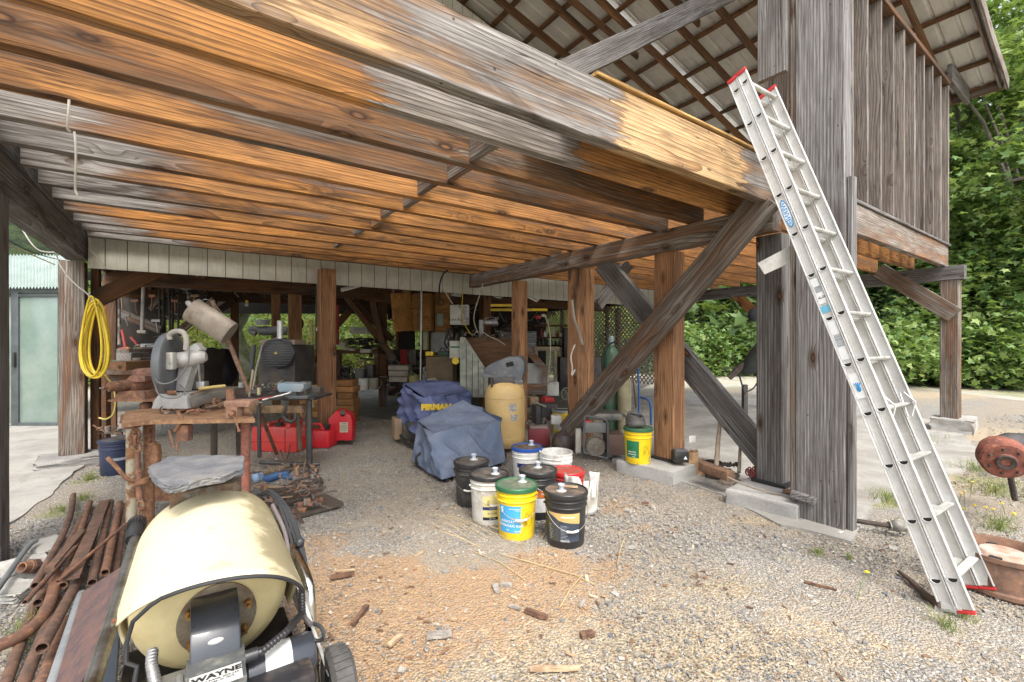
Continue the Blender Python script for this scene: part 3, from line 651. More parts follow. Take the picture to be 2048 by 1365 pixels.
def leaves_mesh(centers, size, nr, flat=.45):
    n = len(centers); m = len(LEAF)
    up = nr.normal(0, flat, (n, 3)); up[:, 2] += 1; up /= np.linalg.norm(up, axis=1)[:, None]
    rx = nr.normal(0, 1, (n, 3)); ax = np.cross(up, rx); ax /= np.linalg.norm(ax, axis=1)[:, None]; ay = np.cross(up, ax)
    s = nr.uniform(.55, 1.2, n) * size
    P = (LEAF[None, :, :1] * ax[:, None] + LEAF[None, :, 1:] * ay[:, None] - (LEAF[None, :, :1] ** 2) * up[:, None] * .25) * s[:, None, None] * .5 + centers[:, None]
    return P.reshape(-1, 3), (np.arange(n)[:, None] * m + np.arange(m)[None])
def crown_points(nr, c, rad, n, clumps, spread=.28):
    k = nr.normal(0, 1, (clumps, 3)); k /= np.linalg.norm(k, axis=1)[:, None]; rr = nr.uniform(.35, 1, clumps) ** .6
    tips = np.array(c) + k * rr[:, None] * np.array(rad)
    idx = nr.integers(0, clumps, n); wgt = nr.uniform(.5, 1.5, clumps)
    off = nr.normal(0, 1, (n, 3)) * np.array([1, 1, .42]) * spread * np.mean(rad) * wgt[idx][:, None]
    off[:, 2] -= .25 * (off[:, 0] ** 2 + off[:, 1] ** 2) / (spread * np.mean(rad) + 1e-6)
    return tips, tips[idx] + off
def plant(name, lab, cat, l, d, hgt, rad, n, mat, size, clumps=50, seed=1, trunk_r=.12, grp=None, spread=.2, low=.2, lean=0.0, flat=.5, trunk=True):
    nr = np.random.default_rng(seed); base = C(l, d); t = thing(name, lab, cat, tuple(base), 0, grp)
    c = (lean, 0, hgt - rad[2]); tips, P = crown_points(nr, c, rad, n, clumps, spread); P = P[P[:, 2] > low * .2]
    V, Fc = leaves_mesh(P, size, nr, flat); npmesh('crown' if trunk else 'leaves', V, Fc, mat, t)
    b = MB()
    if trunk:
        top = Vector((lean, 0, hgt - rad[2] * .8)); ps = [Vector((0, 0, -.1)).lerp(top, f) + Vector((math.sin(f * 5 + seed) * .15, math.cos(f * 4 + seed) * .12, 0)) for f in np.linspace(0, 1, 9)]
        b.tube(ps, [trunk_r * (1.15 - .8 * f) for f in np.linspace(0, 1, 9)], 8)
    else: top = Vector((0, 0, hgt * .3)); ps = [Vector((0, 0, 0)), Vector((0, 0, .1))] * 4 + [top]
    for i in nr.choice(clumps, min(16, clumps), replace=False):
        q = Vector(tips[i]); s_ = ps[int(nr.integers(3, 8))] if trunk else Vector((float(nr.normal(0, .1)), float(nr.normal(0, .1)), 0)); mid = s_.lerp(q, .5) + Vector((0, 0, .12 * (q - s_).length))
        b.tube([s_, mid, q], [trunk_r * .4, trunk_r * .25, trunk_r * .08], 5)
    b.build('trunk' if trunk else 'stems', bark, t); return t
def LU(u, d): return (u - 1024) / F * d
GT = 'tall trees on the slope right of the barn'; GB = 'leafy bushes along the right edge of the yard'
T = [  # u, d, height, radius(xyz), n, size, label
    (2060, 15.5, 14.5, (3.4, 3.4, 6.4), 15000, .36, 'tall bright maple filling the upper right corner', lm_maple),
    (1945, 18.5, 17.5, (2.8, 2.8, 7.4), 12000, .36, 'tall maple just right of the roof corner, behind the corner maple', lm_maple),
    (2120, 21, 22, (4.5, 4.5, 9), 12000, .34, 'darker tree behind the corner maple at the frame edge', lm_dark),
    (1850, 22, 12, (4, 4, 5.2), 9000, .33, 'broad tree seen under the far right beam', lm_dark),
    (1990, 16, 7.5, (2.6, 2.6, 3.2), 11000, .35, 'mid height maple with pale leaves right of the far post', lm_maple),
    (1815, 19, 7.0, (2.6, 2.6, 3.0), 7500, .35, 'rounded maple left of the far post, seen past the ladder', lm_maple),
    (1700, 25, 11, (4, 4, 5), 6000, .36, 'dark tree hidden mostly behind the corner column', lm_dark),
    (1480, 27, 9, (4, 4, 4), 7000, .34, 'leafy tree seen through the open bay left of the dark post', lm_maple),
    (1385, 31, 11, (4.5, 4.5, 5), 6000, .38, 'dark tree deepest in the open bay', lm_dark),
    (1250, 28, 8, (4, 4, 4), 5000, .36, 'pale green tree behind the lattice', lm_yel)]
for i, (u, d, h, r, n, s_, lab, m) in enumerate(T):
    plant('maple_tree' if m is not lm_dark else 'tree', lab, 'tree', LU(u, d), d, h, r, n, m, s_, clumps=70, seed=20 + i, trunk_r=.2, grp=GT, spread=.135)
Bs = [(1775, 15.5, 1.9, 'bush beside the ladder, leftmost of the low bushes', lm_maple), (1850, 16.5, 3.0, 'bush behind the far right post', lm_maple), (1935, 15.2, 2.3, 'low bush right of the far post', lm_maple), (2010, 14.8, 2.6, 'dense low bush near the right frame edge', lm_maple), (2085, 14.4, 3.2, 'bush cut by the right frame edge', lm_maple), (1890, 17.5, 5, 'taller bush standing behind the far post bushes', lm_dark), (2040, 17, 5, 'tall bush under the corner maple', lm_maple),
      (1400, 20, 2.4, 'bush at the left of the open bay', lm_maple), (1475, 21, 2.8, 'bush in the middle of the open bay', lm_maple), (1550, 20, 2.6, 'bush right of the open bay behind the column', lm_dark), (1700, 19, 3.2, 'bush behind the ladder and column', lm_maple)]
for i, (u, d, h, lab, m) in enumerate(Bs):
    plant('bush', lab, 'bush', LU(u, d), d, h, (1.6 + h * .2, 1.4, h * .55), 5200, m, .33, clumps=46, seed=60 + i, trunk_r=.04, grp=GB, spread=.24, trunk=False, flat=.6)
GK = 'sunlit shrubs behind the workshop'
for i, (u, d, h, lab, m) in enumerate([(180, 15, 3, 'shrub behind the far left of the shop', lm_yel), (330, 16, 3.2, 'shrub seen over the chop saw', lm_yel), (455, 15, 2.2, 'yellow-green shrub beside the black tarp', lm_yel), (520, 18, 4, 'green shrub seen past the muffler', lm_maple), (590, 16, 3, 'bright shrub behind the two orange posts', lm_yel), (720, 17, 3.6, 'bright shrub right of the large orange post', lm_yel), (800, 19, 4.2, 'shrub behind the wooden cabinet', lm_yel), (910, 18, 3.5, 'shrub behind the bench bin', lm_maple), (1060, 20, 4.5, 'shrub left of the lattice', lm_yel), (1180, 19, 4.5, 'shrub straight behind the lattice', lm_yel), (640, 22, 7, 'tall light tree-like shrub farthest behind the shop', lm_maple), (400, 22, 7, 'tall shrub behind the fallen branch', lm_maple), (60, 20, 6, 'tall shrub behind the glass door', lm_maple)]):
    plant('shrub', lab, 'shrub', LU(u, d), d, h, (2.0, 1.6, h * .55), 4200, m, .17, clumps=44, seed=90 + i, trunk_r=.05, grp=GK, spread=.24, trunk=False, flat=.7)
# crooked trunks of an old tree behind the shop
b = MB(); b.tube([px(500, 760, 12), px(478, 720, 12), px(455, 690, 12), px(440, 650, 12), px(400, 600, 12), px(380, 520, 12)], [.22, .17, .14, .13, .1, .08], 10)
b.tube([px(500, 760, 12.2), px(485, 700, 12.2), px(472, 660, 12.2), px(500, 610, 12.4), px(520, 520, 12.5)], [.2, .17, .15, .12, .08], 10)
c_ = px(495, 770, 12); t = thing('old_tree', 'old mossy tree with two crooked trunks behind the chop saw', 'tree', (c_.x, c_.y, 0)); b.build('trunk', M_('mossy_bark', (.36, .33, .25), .95, col2=(.17, .2, .08), sc=5), t, world=True)
nr = np.random.default_rng(5); tips, P = crown_points(nr, (0, 0, 6.5), (3, 3, 2), 4000, 40, .22); V, Fc = leaves_mesh(P, .2, nr); npmesh('crown', V, Fc, lm_yel, t)
# far-off wood on the slope, one mass
def wood_mass():
    nr = np.random.default_rng(9); n = 42000; az = np.radians(nr.uniform(-70, 112, n)); f = nr.uniform(0, 1, n) ** 1.2
    r = 24 + f * 34 + nr.normal(0, 1.5, n); z = 24 * f ** .8 + nr.uniform(-.5, 3.5, n) + 1.5 * np.sin(az * 40 + f * 9)
    P = np.stack([r * np.sin(az), r * np.cos(az), z], 1); V, Fc = leaves_mesh(P, 1.0, nr, .7)
    o = npmesh('distant_wood', V, Fc, lm_dark); tag(o, 'green wood covering the slope far behind the trees', 'wood', kind='stuff')
wood_mass()
# small plants in the yard
gbl = leaf_mat('grass_blades', [(.10, .17, .04), (.2, .25, .07), (.36, .33, .13)], .3)
def tuft(u, v, lab, n=60, h=.09, r=.07, mat=None, seed=0, cat='grass tuft', name='grass_tuft', grp='small weeds growing in the gravel'):
    p = gnd(u, v); nr = np.random.default_rng(seed + 300); V = []; Fc = []
    for i in range(n):
        a = nr.uniform(0, 2 * PI); q = nr.uniform(0, r) ; x, y = q * math.cos(a), q * math.sin(a); hh = h * nr.uniform(.5, 1.2); dx, dy = nr.normal(0, .45, 2) * hh; w = .0022
        k = len(V); px_, py_ = -math.sin(a) * w, math.cos(a) * w
        V += [(x - px_, y - py_, 0), (x + px_, y + py_, 0), (x + dx * .5 + px_ * .7, y + dy * .5 + py_ * .7, hh * .6), (x + dx * .5 - px_ * .7, y + dy * .5 - py_ * .7, hh * .6), (x + dx, y + dy, hh * .8)]
        Fc += [(k, k + 1, k + 2, k + 3), (k + 3, k + 2, k + 4, k + 4)]
    V = np.array(V); o = bpy.data.meshes.new(name); o.from_pydata([tuple(q) for q in V], [], [f if f[2] != f[3] else f[:3] for f in Fc]); ob = link_mesh(name, o, mat or gbl); ob.location = (p.x, p.y, 0); tag(ob, lab, cat, grp); return ob
for i, (u, v, lab, n, h, r) in enumerate([(120, 1022, 'green weed patch at the edge of the left slab', 120, .05, .12), (180, 960, 'grass tuft by the broken stone footing', 70, .12, .06), (60, 1260, 'grass tuft left of the rusty pipes', 110, .1, .1), (165, 1000, 'thin grass between slab and pipes', 80, .08, .1), (1635, 1108, 'small pale weed on the gravel below the column', 70, .05, .06), (1775, 1000, 'grass between the column and the ladder', 160, .12, .2), (1895, 1255, 'weed beside the ladder foot', 60, .08, .08), (1930, 1235, 'flat green weed right at the ladder foot', 60, .05, .07), (1700, 1120, 'tiny green sprout on the dark gravel', 30, .05, .02), (1990, 985, 'grass patch behind the brake drum', 200, .13, .3), (1950, 940, 'dry grass left of the rusty hub', 160, .12, .25), (1850, 880, 'grass strip along the slab edge', 160, .1, .4), (2000, 1060, 'tall grass beside the brake drum', 90, .16, .12)]):
    tuft(u, v, lab, n, h, r, seed=i)
ym = M_('petal_yellow', (.75, .55, .02), .6); gs = M_('stem_green', (.16, .22, .07), .7)
for i, (u, v, vt) in enumerate([(1715, 1200, 1146), (1918, 1010, 990), (1930, 1020, 985), (1955, 1030, 1012), (1975, 1030, 1016), (1990, 1035, 1020), (2020, 1045, 1028), (1940, 1000, 965), (2010, 1030, 1008), (2035, 1040, 1030), (1925, 1030, 1018)]):
    p = gnd(u, v); d = dep(p); hh = (v - vt) / F * d; t = thing('dandelion', 'lone yellow dandelion in the gravel left of the ladder foot' if i == 0 else 'yellow dandelion right of the ladder, ' + ['', 'nearest to the ladder rail', 'second from the ladder rail', 'in the middle of the weeds', 'just right of the middle of the weeds', 'above the rim of the drum', 'second from the right frame edge', 'highest of all', 'low one near the drum', 'closest to the right frame edge', 'lowest near the ladder rail'][i], 'flower', (p.x, p.y, 0), 0, 'yellow dandelions in the weeds')
    dx = .35 * hh if i == 0 else rnd.uniform(-.03, .03); q = RIGHT * dx
    b = MB(); b.tube([(0, 0, 0), q * .4 + UP * hh * .6, q + UP * hh], .002, 5); b.build('stem', gs, t)
    b = MB(); b.lathe([(0, -.004), (.008, 0), (.014, .006), (.010, .010), (0, .012)], 12, Matrix.Translation(q + UP * hh)); b.build('flower_head', ym, t)
# ================================================================ helpers for placed objects
def pz(u, v, z):
    d = (H - z) * F / (v - 682.5); return px(u, v, d)
_txt = {}
def text(name, s, size, mat, parent, M, bend=None, align='CENTER', bold=.0, sx=1.0, ext=.0006):
    cu = bpy.data.curves.new('t', 'FONT'); cu.body = s; cu.size = size; cu.align_x = align; cu.align_y = 'CENTER'; cu.extrude = ext; cu.offset = bold; cu.resolution_u = 2
    o = bpy.data.objects.new('t', cu); me = bpy.data.meshes.new_from_object(o); bpy.data.objects.remove(o)
    for v in me.vertices:
        x, y, z = v.co; x *= sx
        if bend: a = x / bend[0] + bend[1]; r = bend[0] + z; v.co = (r * math.sin(a), -r * math.cos(a), y + bend[2])
        else: v.co = (x, y, z)
    for m in list(me.materials): pass
    me.materials.clear()
    return link_mesh(name, me, mat, parent, M)
def patch(name, r0, a0, a1, z0, z1, mat, parent, taper=0.0, n=18, th=.0012, fn=None):
    """label sheet wrapped round a bucket; angle 0 faces the front (-y)"""
    b = MB()
    def f(r_off):
        return lambda s, t: Vector(((r0 + taper * ((z0 + (z1 - z0) * t)) + r_off) * math.sin(a0 + (a1 - a0) * s), -(r0 + taper * (z0 + (z1 - z0) * t) + r_off) * math.cos(a0 + (a1 - a0) * s), z0 + (z1 - z0) * t if fn is None else fn(s, t)))
    b.grid(f(th), n, 6)
    return b.build(name, mat, parent)
blk = M_('plastic_black', (.018, .018, .02), .38, col2=(.03, .03, .03), dirt=.15, dirtcol=(.09, .08, .07))
wht = M_('plastic_white', (.72, .72, .68), .4, col2=(.60, .59, .54), dirt=.3, dirtcol=(.35, .31, .25))
yel = M_('plastic_yellow', (.85, .62, .012), .35, col2=(.74, .51, .02), dirt=.25, dirtcol=(.42, .30, .10), dsc=9)
grn = M_('lid_green', (.025, .13, .055), .42, col2=(.03, .11, .05), dirt=.25, dirtcol=(.14, .14, .10))
blu = M_('lid_blue', (.02, .09, .38), .42, dirt=.1)
redp = M_('plastic_red', (.55, .022, .03), .42, col2=(.45, .02, .022), dirt=.2, dirtcol=(.30, .10, .07))
dusty = M_('lid_dust_black', (.035, .034, .033), .6, col2=(.09, .08, .07), dirt=.4, dirtcol=(.17, .145, .115), dsc=12)
ldg = M_('lid_dust_green', (.05, .13, .07), .6, col2=(.10, .13, .09), dirt=.35, dirtcol=(.2, .19, .14), dsc=12)
ldb = M_('lid_dust_brown', (.05, .045, .04), .7, col2=(.12, .09, .07), dirt=.5, dirtcol=(.2, .15, .1), dsc=12)
ldr = M_('lid_dust_red', (.42, .05, .04), .6, col2=(.28, .07, .05), dirt=.3, dirtcol=(.25, .15, .1), dsc=12)
spm = M_('spout_grey', (.42, .45, .50), .4, var=.1)
wire = M_('wire_steel', (.45, .44, .42), .35, .9)
def bucket(u, v, lab, body, rim=None, top=None, z=0.0, hgt=.37, R_=.152, spout=(.06, .05), labels=None, handle=None, rot=0.0, d=None, grp='plastic buckets and pails', extra=None, ptr=None):
    if d is None: d = (H - z) * F / (v - 682.5) + R_ * .85
    p = C((u - 1024) / F * d, d, z); t = thing('bucket', lab, 'bucket', tuple(p), YAW + math.atan2(-(u - 1024), F) * .9 + rot, grp)
    k = R_ / .152; hh = hgt
    b = MB(); b.lathe([(0, .004), (.125 * k, .004), (.130 * k, .0), (.134 * k, .01), (.146 * k, hh - .105), (.147 * k, hh - .098), (.1535 * k, hh - .092), (.1535 * k, hh - .088), (.148 * k, hh - .083), (.148 * k, hh - .058), (.1545 * k, hh - .052), (.1545 * k, hh - .047), (.149 * k, hh - .042), (.150 * k, hh - .015), (.155 * k, hh - .012), (.155 * k, hh), (.148 * k, hh)] + ([(.148 * k, hh), (.143 * k, hh * .3), (.128 * k, .02), (0, .02)] if rim is None else [(0, hh - .002)]), 44)
    b.build('body', body, t, ang=30)
    if rim is not None:
        b = MB(); b.lathe([(.1545 * k, hh - .022), (.160 * k, hh - .022), (.1615 * k, hh - .012), (.1605 * k, hh + .006), (.156 * k, hh + .011), (.149 * k, hh + .011), (.147 * k, hh + .003), (.1465 * k, hh + .0022)], 44)
        for i in range(16):
            a = i / 16 * 2 * PI; b.box((0, -.1610 * k, hh - .012), (.003, .004, .018), M=Matrix.Rotation(a, 4, 'Z'))
        lid = b.build('lid', rim, t, ang=30)
        b = MB(); b.lathe([(0, hh + .0035), (.09 * k, hh + .003), (.13 * k, hh + .0038), (.1468 * k, hh + .0025)], 40); b.build('lid_top', top or rim, lid)
        if spout:
            sx, sy = spout; Mx = Matrix.Translation((sx, sy, hh + .002))
            b = MB(); b.lathe([(.032, 0), (.032, .006), (.024, .008), (.019, .012), (.0185, .03), (.024, .04), (.026, .048), (.0245, .05), (.020, .046), (.017, .03), (0, .028)], 20, Mx); b.build('spout', spm, lid)
            b = MB(); b.lathe([(.032, .0), (.037, .0015), (.037, .004), (.031, .006)], 20, Mx); b.build('spout_collar', M_('collar_cream', (.5, .47, .38), .5), lid)
    for L in (labels or []):
        r0 = .1342 * k; tp = .0343 * k * .37 / hh * (.37 / .37); tp = (.146 - .134) * k / (hh - .105)
        q = patch('label', r0 + .0002, L['a'][0], L['a'][1], L['z'][0], L['z'][1], L['m'], t, tp, th=.0008 + L.get('o', 0), fn=L.get('fn'))
        for (s, sz, a, zz, m, *r) in L.get('t', []):
            text('lettering', s, sz, m, q, None, bend=(r0 + tp * zz + .0022 + L.get('o', 0), a, zz), align=r[0] if r else 'CENTER', bold=sz * .018)
    if handle is not None:
        a0, dro = handle; b = MB(); pts = []
        for i in range(25):
            f = i / 24; a = a0 - PI * .5 + PI * f; zz = hh - .075 - dro * math.sin(PI * f)
            rr = (.158 + .004 * math.sin(PI * f)) * k - max(0, 0); pts.append((rr * math.sin(a), -rr * math.cos(a), zz))
        b.tube(pts, .0021, 6); h_ = b.build('handle', wire, t)
        b = MB(); b.tube(pts[10:15], .0085, 10); b.build('grip', wht, h_)
        b = MB()
        for q in (pts[0], pts[-1]): b.sphere(q, .009, seg=8, rings=6)
        b.build('handle_ear', body, t)
    if extra: extra(t, k, hh)
    return t
tw = M_('ink_white', (.8, .8, .78), .6); tb = M_('ink_black', (.02, .02, .02), .6); tg_ = M_('ink_grey', (.35, .38, .42), .6); tor = M_('ink_orange', (.85, .35, .08), .6)
lab_blue = M_('label_blue', (.06, .34, .62), .45, var=.05); lab_cream = M_('label_cream', (.68, .60, .27), .5, var=.1); navy = M_('label_navy', (.02, .03, .16), .5); lab_or = M_('label_orange', (.5, .13, .03), .5, var=.2); lab_w = M_('label_white', (.62, .62, .62), .5); lab_bl = M_('label_dark', (.045, .06, .085), .5); lab_tan = M_('label_tan', (.62, .42, .16), .5, var=.25); lab_kh = M_('label_khaki', (.07, .075, .065), .5)
def fine(n, a, z0, z1, m, sz=.0055, w=14, al='LEFT'):
    return [(''.join(rnd.choice('nmeaoirtsulc ') for _ in range(rnd.randint(w - 5, w))), sz, a, z0 + (z1 - z0) * i / max(1, n - 1), m, al) for i in range(n)]
def crossed(t, k, hh):
    r = .1425 * k; b = MB(); A0 = .62
    def on(a, z): return (r * math.sin(a), -r * math.cos(a), z)
    b.tube([on(A0 + .15 * math.cos(q), .185 + .024 * math.sin(q)) for q in np.linspace(0, 2 * PI, 25)[:-1]], .0012, 5, closed=True)
    b.tube([on(A0 - .10, .203), on(A0 + .10, .167)], .0012, 5); b.tube([on(A0 - .06, .175), on(A0 - .06, .196), on(A0 + .05, .196), on(A0 + .06, .175)], .001, 5)
    b.tube([on(A0 - .24, .105), on(A0 - .24, .26), on(A0, .26), on(A0 + .24, .26), on(A0 + .24, .105), on(A0, .105)], .0008, 5, closed=True)
    b.build('warning_mark', tb, t)
    for (s, zz, sz) in (('WARNING', .248, .009), ('CAUTION', .222, .008)): text('lettering', s, sz, tb, t, None, bend=(r + .0003, A0, zz))
    for s, sz, a, zz, m, al in fine(6, A0 - .2, .115, .150, tb, .005, 12): text('lettering', s, sz, m, t, None, bend=(r + .0002, a, zz), align=al)
bucket(1033, 1083, 'yellow bucket with green lid and blue hydraulic fluid label, nearest of the bucket cluster', yel, grn, ldg, spout=(.045, .06), handle=(.22, .135), rot=0,
       labels=[dict(a=(-1.0, .22), z=(.06, .255), m=lab_blue, t=[('AGRICULTURAL', .0235, -.28, .142, tw), ('HYDRAULIC FLUID', .0235, -.30, .112, tw), ('Premium', .016, -.06, .165, tor), ('Performance Engineered', .0085, -.10, .235, tw), ('for Tractors', .0085, .05, .225, tw), ('RR-475', .015, .06, .072, tw), ('5 GAL', .009, -.5, .08, tw), ('S', .06, -.80, .222, tw)])], extra=crossed)
bucket(1131, 1099, 'black bucket with dusty lid holding a wood scrap, right of the yellow bucket', blk, blk, ldb, spout=(-.03, -.03), handle=(.30, .165),
       labels=[dict(a=(-.95, .72), z=(.05, .25), m=lab_bl, o=.0), dict(a=(-.95, .72), z=(.185, .25), m=lab_tan, o=.0006, fn=lambda s, t: .25 - (1 - t) * (.03 + .045 * s ** .7)), dict(a=(-.95, -.35), z=(.05, .19), m=lab_kh, o=.0005, t=fine(8, -.9, .06, .16, tg_, .007, 11)), dict(a=(-.25, .6), z=(.055, .056), m=lab_bl, o=.0006, t=fine(10, -.25, .075, .165, tg_, .0075, 18) + fine(2, -.25, .055, .062, tw, .0085, 22) + [('PREMIUM FLUID', .014, .1, .225, tw)])],
       extra=lambda t, k, hh: (lambda b: (b.box((.03, .05, hh + .011), (.12, .035, .008), rz=-.1, bev=.002), b.build('wood_scrap', M_('chip_pale', (.5, .38, .24)), t)))(MB()))
bucket(978, 1052, 'white bucket with black lid and cream label, left of the yellow bucket', wht, blk, dusty, spout=(.05, -.01), handle=(.3, .13), labels=[dict(a=(-.35, .75), z=(.045, .235), m=lab_cream, t=fine(5, -.1, .165, .20, tb, .006, 9)), dict(a=(-.35, .75), z=(.125, .150), m=navy, o=.0005, t=[('UTILITY', .020, .28, .1375, tw)]), dict(a=(-.35, .75), z=(.045, .068), m=tb, o=.0005, t=[('OIL 5 GAL', .011, .2, .056, tw)]), dict(a=(-.34, .74), z=(.09, .091), m=lab_cream, o=.0006, t=[('ISO - OIL USDA', .011, .2, .098, tb)])])
bucket(943, 1016, 'black bucket with orange label edge, furthest left of the bucket cluster', blk, blk, dusty, spout=(.02, .05), handle=(-.15, .14), labels=[dict(a=(.15, 1.0), z=(.05, .25), m=lab_or, t=[('O', .03, .3, .15, tw), ('0W-30', .022, .55, .10, tw), ('OIL', .022, .5, .2, tb)])])
bucket(1076, 1040, 'black bucket with orange and white label between the yellow and the front black bucket', blk, blk, dusty, spout=(.0, .06), handle=(1.2, .1), labels=[dict(a=(-.3, 1.1), z=(.18, .24), m=lab_or, t=[('RIDE', .022, .35, .21, tw)]), dict(a=(-.3, 1.1), z=(.06, .175), m=lab_w, o=0)])
bucket(1054, 975, 'white bucket with bright blue lid, behind the black lids', wht, blu, ldb, spout=(.045, .07), labels=[dict(a=(-.75, .1), z=(.19, .235), m=navy, t=[('VAC', .022, -.2, .212, tw)])])
bucket(1112, 985, 'open white pail, empty, right of the blue lidded bucket', wht, R_=.162, hgt=.36)
bucket(1136, 1022, 'bucket with red lid, partly hidden behind the front black bucket', redp, redp, ldr, spout=None, hgt=.31, d=4.0, R_=.138)
bucket(1276, 918, 'yellow bucket with green lid standing on the square footing', yel, grn, ldg, z=.13, spout=None, labels=[dict(a=(-1.0, .05), z=(.07, .25), m=M_('label_green', (.02, .2, .08), .5), t=[('TRACTOR', .02, -.5, .13, tw), ('HYDRAULIC', .018, -.5, .105, tw), ('85-475', .012, -.35, .08, tw)])], extra=crossed, R_=.15, d=4.98)
bucket(1124, 842, 'yellow bucket with grey lid and white label, behind the orange post row', yel, M_('lid_grey', (.33, .34, .33), .5), dusty, spout=None, R_=.15, d=7.1, labels=[dict(a=(-.9, .9), z=(.08, .2), m=lab_w, t=[('730', .06, .1, .15, tb)])])
bucket(233, 925, 'dark blue ribbed bucket under the left end of the bench', M_('plastic_navy', (.025, .035, .075), .45), M_('plastic_navy', (.1, .1, .1)), dusty, spout=None, labels=[dict(a=(-.5, .9), z=(.16, .19), m=tg_)], d=5.0)
# wood scrap and the torn white pail
p = C(.60, 3.9); t = thing('broken_pail', 'dented and split white pail leaning beside the red lid', 'pail', tuple(p), YAW)
b = MB()
def torn(s, q):
    a = -2.1 + 4.6 * s; r = .128 + .02 * q; z = .32 * q * (1 - .35 * max(0, math.sin(a * 3 + 1)) * (1 if a < .2 else .2)); r *= 1 + .12 * math.sin(a * 4) * q
    return Vector((r * math.sin(a), -r * math.cos(a), z))
b.grid(torn, 40, 8); o = b.build('shell', wht, t); m = o.modifiers.new('s', 'SOLIDIFY'); m.thickness = .004
b = MB()
for k in range(5):
    a = -1.2 + .42 * k; b.box((.16 * math.sin(a), -.16 * math.cos(a), .27 - .012 * k), (.045, .004, .13), rz=a, bev=.0015)
b.build('torn_strips', M_('plastic_white2', (.62, .62, .58), .5, dirt=.4, dirtcol=(.2, .17, .12)), t)
# second nested open pail rim
b = MB(); b.lathe([(.150, .27), (.164, .275), (.164, .283), (.15, .288)], 40); o = [x for x in COL.objects if x.get('label', '').startswith('open white pail')][0]; b.build('nested_rim', wht, o)

# ================================================================ EXTENSION LADDER
foot = gnd(1882, 1222); top = ply(1457, 168, 1.855); A = (top - foot).normalized(); Ll = (top - foot).length
rv = Vector((.998, -.04, 0)) * .42; wl = rv.length; r_ = (rv - A * rv.dot(A)).normalized(); n_ = r_.cross(A).normalized()
if n_.y > 0: n_ = -n_
LM = Matrix((r_, n_, A)).transposed().to_4x4(); LM.translation = foot      # local: x across, y outwards (towards the climber), z up the ladder
alu = M_('aluminium', (.70, .70, .68), .42, .3, col2=(.60, .60, .58), sc=5, dirt=.1, dirtcol=(.4, .38, .34))
alu2 = M_('aluminium_worn', (.62, .62, .59), .5, .3, col2=(.40, .40, .37), sc=7, dirt=.18, dirtcol=(.3, .33, .27))
red = M_('cap_red', (.55, .03, .03), .45); hole = M_('hole_dark', (.01, .01, .01), .8)
lad = thing('extension_ladder', 'aluminium extension ladder with red end caps leaning on the deck edge', 'ladder', tuple(foot), 0)
LW = Matrix(MW[lad.name].inverted() @ LM); GAP = .074; WD = .069
K0, KD = .155, .305
def rail(x, y, out, name='rail'):
    b = MB(); L = Ll
    b.box((x, y + WD / 2, L / 2 + .01), (.0035, WD - .004, L - .02))
    for yy in (y + .003, y + WD - .003): b.box((x - out * .002, yy, L / 2 + .01), (.024, .006, L - .02), bev=.0015)
    for yy in (y + .016, y + WD - .016): b.box((x + out * .0028, yy, L / 2 + .01), (.002, .003, L - .02))
    q = b.build(name, alu, lad, LW); 
    b = MB(); b.box((x, y + WD / 2, L + .001), (.03, WD + .004, .026), bev=.004); b.build('end_cap', red, q)
    b = MB(); b.box((x, y + WD / 2, .007), (.028, WD + .002, .014), bev=.003); b.build('foot_cap', M_('foot_alu', (.5, .5, .48), .4, .6) if x < .1 and y < .05 else red, q)
    return q
q1 = rail(0, 0, -1); q2 = rail(0.0, GAP, -1); q3 = rail(wl, 0, 1); q4 = rail(wl, GAP, 1)
for k in range(12):
    z = K0 + KD * k
    if z > Ll - .08: break
    for yy, zz, rr in ((WD / 2, z, .0185), (GAP + WD / 2, z + .01, .0185)):
        b = MB(); prof = [(rr * math.cos(a) * 1.0, (rr * math.sin(a) if math.sin(a) < 0 else rr * .55)) for a in np.linspace(PI, 2 * PI, 12)]
        b.prism([(p_[0], p_[1] + .004) for p_ in prof], wl - .004, Matrix.Translation((wl / 2, yy, zz)) @ Matrix(((0, 0, 1, 0), (1, 0, 0, 0), (0, 1, 0, 0), (0, 0, 0, 1))))
        rg = b.build('rung', alu2, lad, LW)
        b = MB(); o_ = [(.0235 * math.cos(a), .0235 * math.sin(a) * 1.0) for a in np.linspace(PI, 2 * PI, 12)]
        b.tube([(-.006, yy + x_, zz + z_ + .006) for x_, z_ in o_], .0028, 6, closed=True); b.build('rung_collar', alu, rg, None)
        b = MB(); b.prism([(x_ * .84, z_ * .84 + .0045) for x_, z_ in o_], .003, Matrix.Translation((-.0055, yy, zz)) @ Matrix(((0, 0, 1, 0), (1, 0, 0, 0), (0, 1, 0, 0), (0, 0, 0, 1)))); b.build('rung_hole', hole, rg, None)
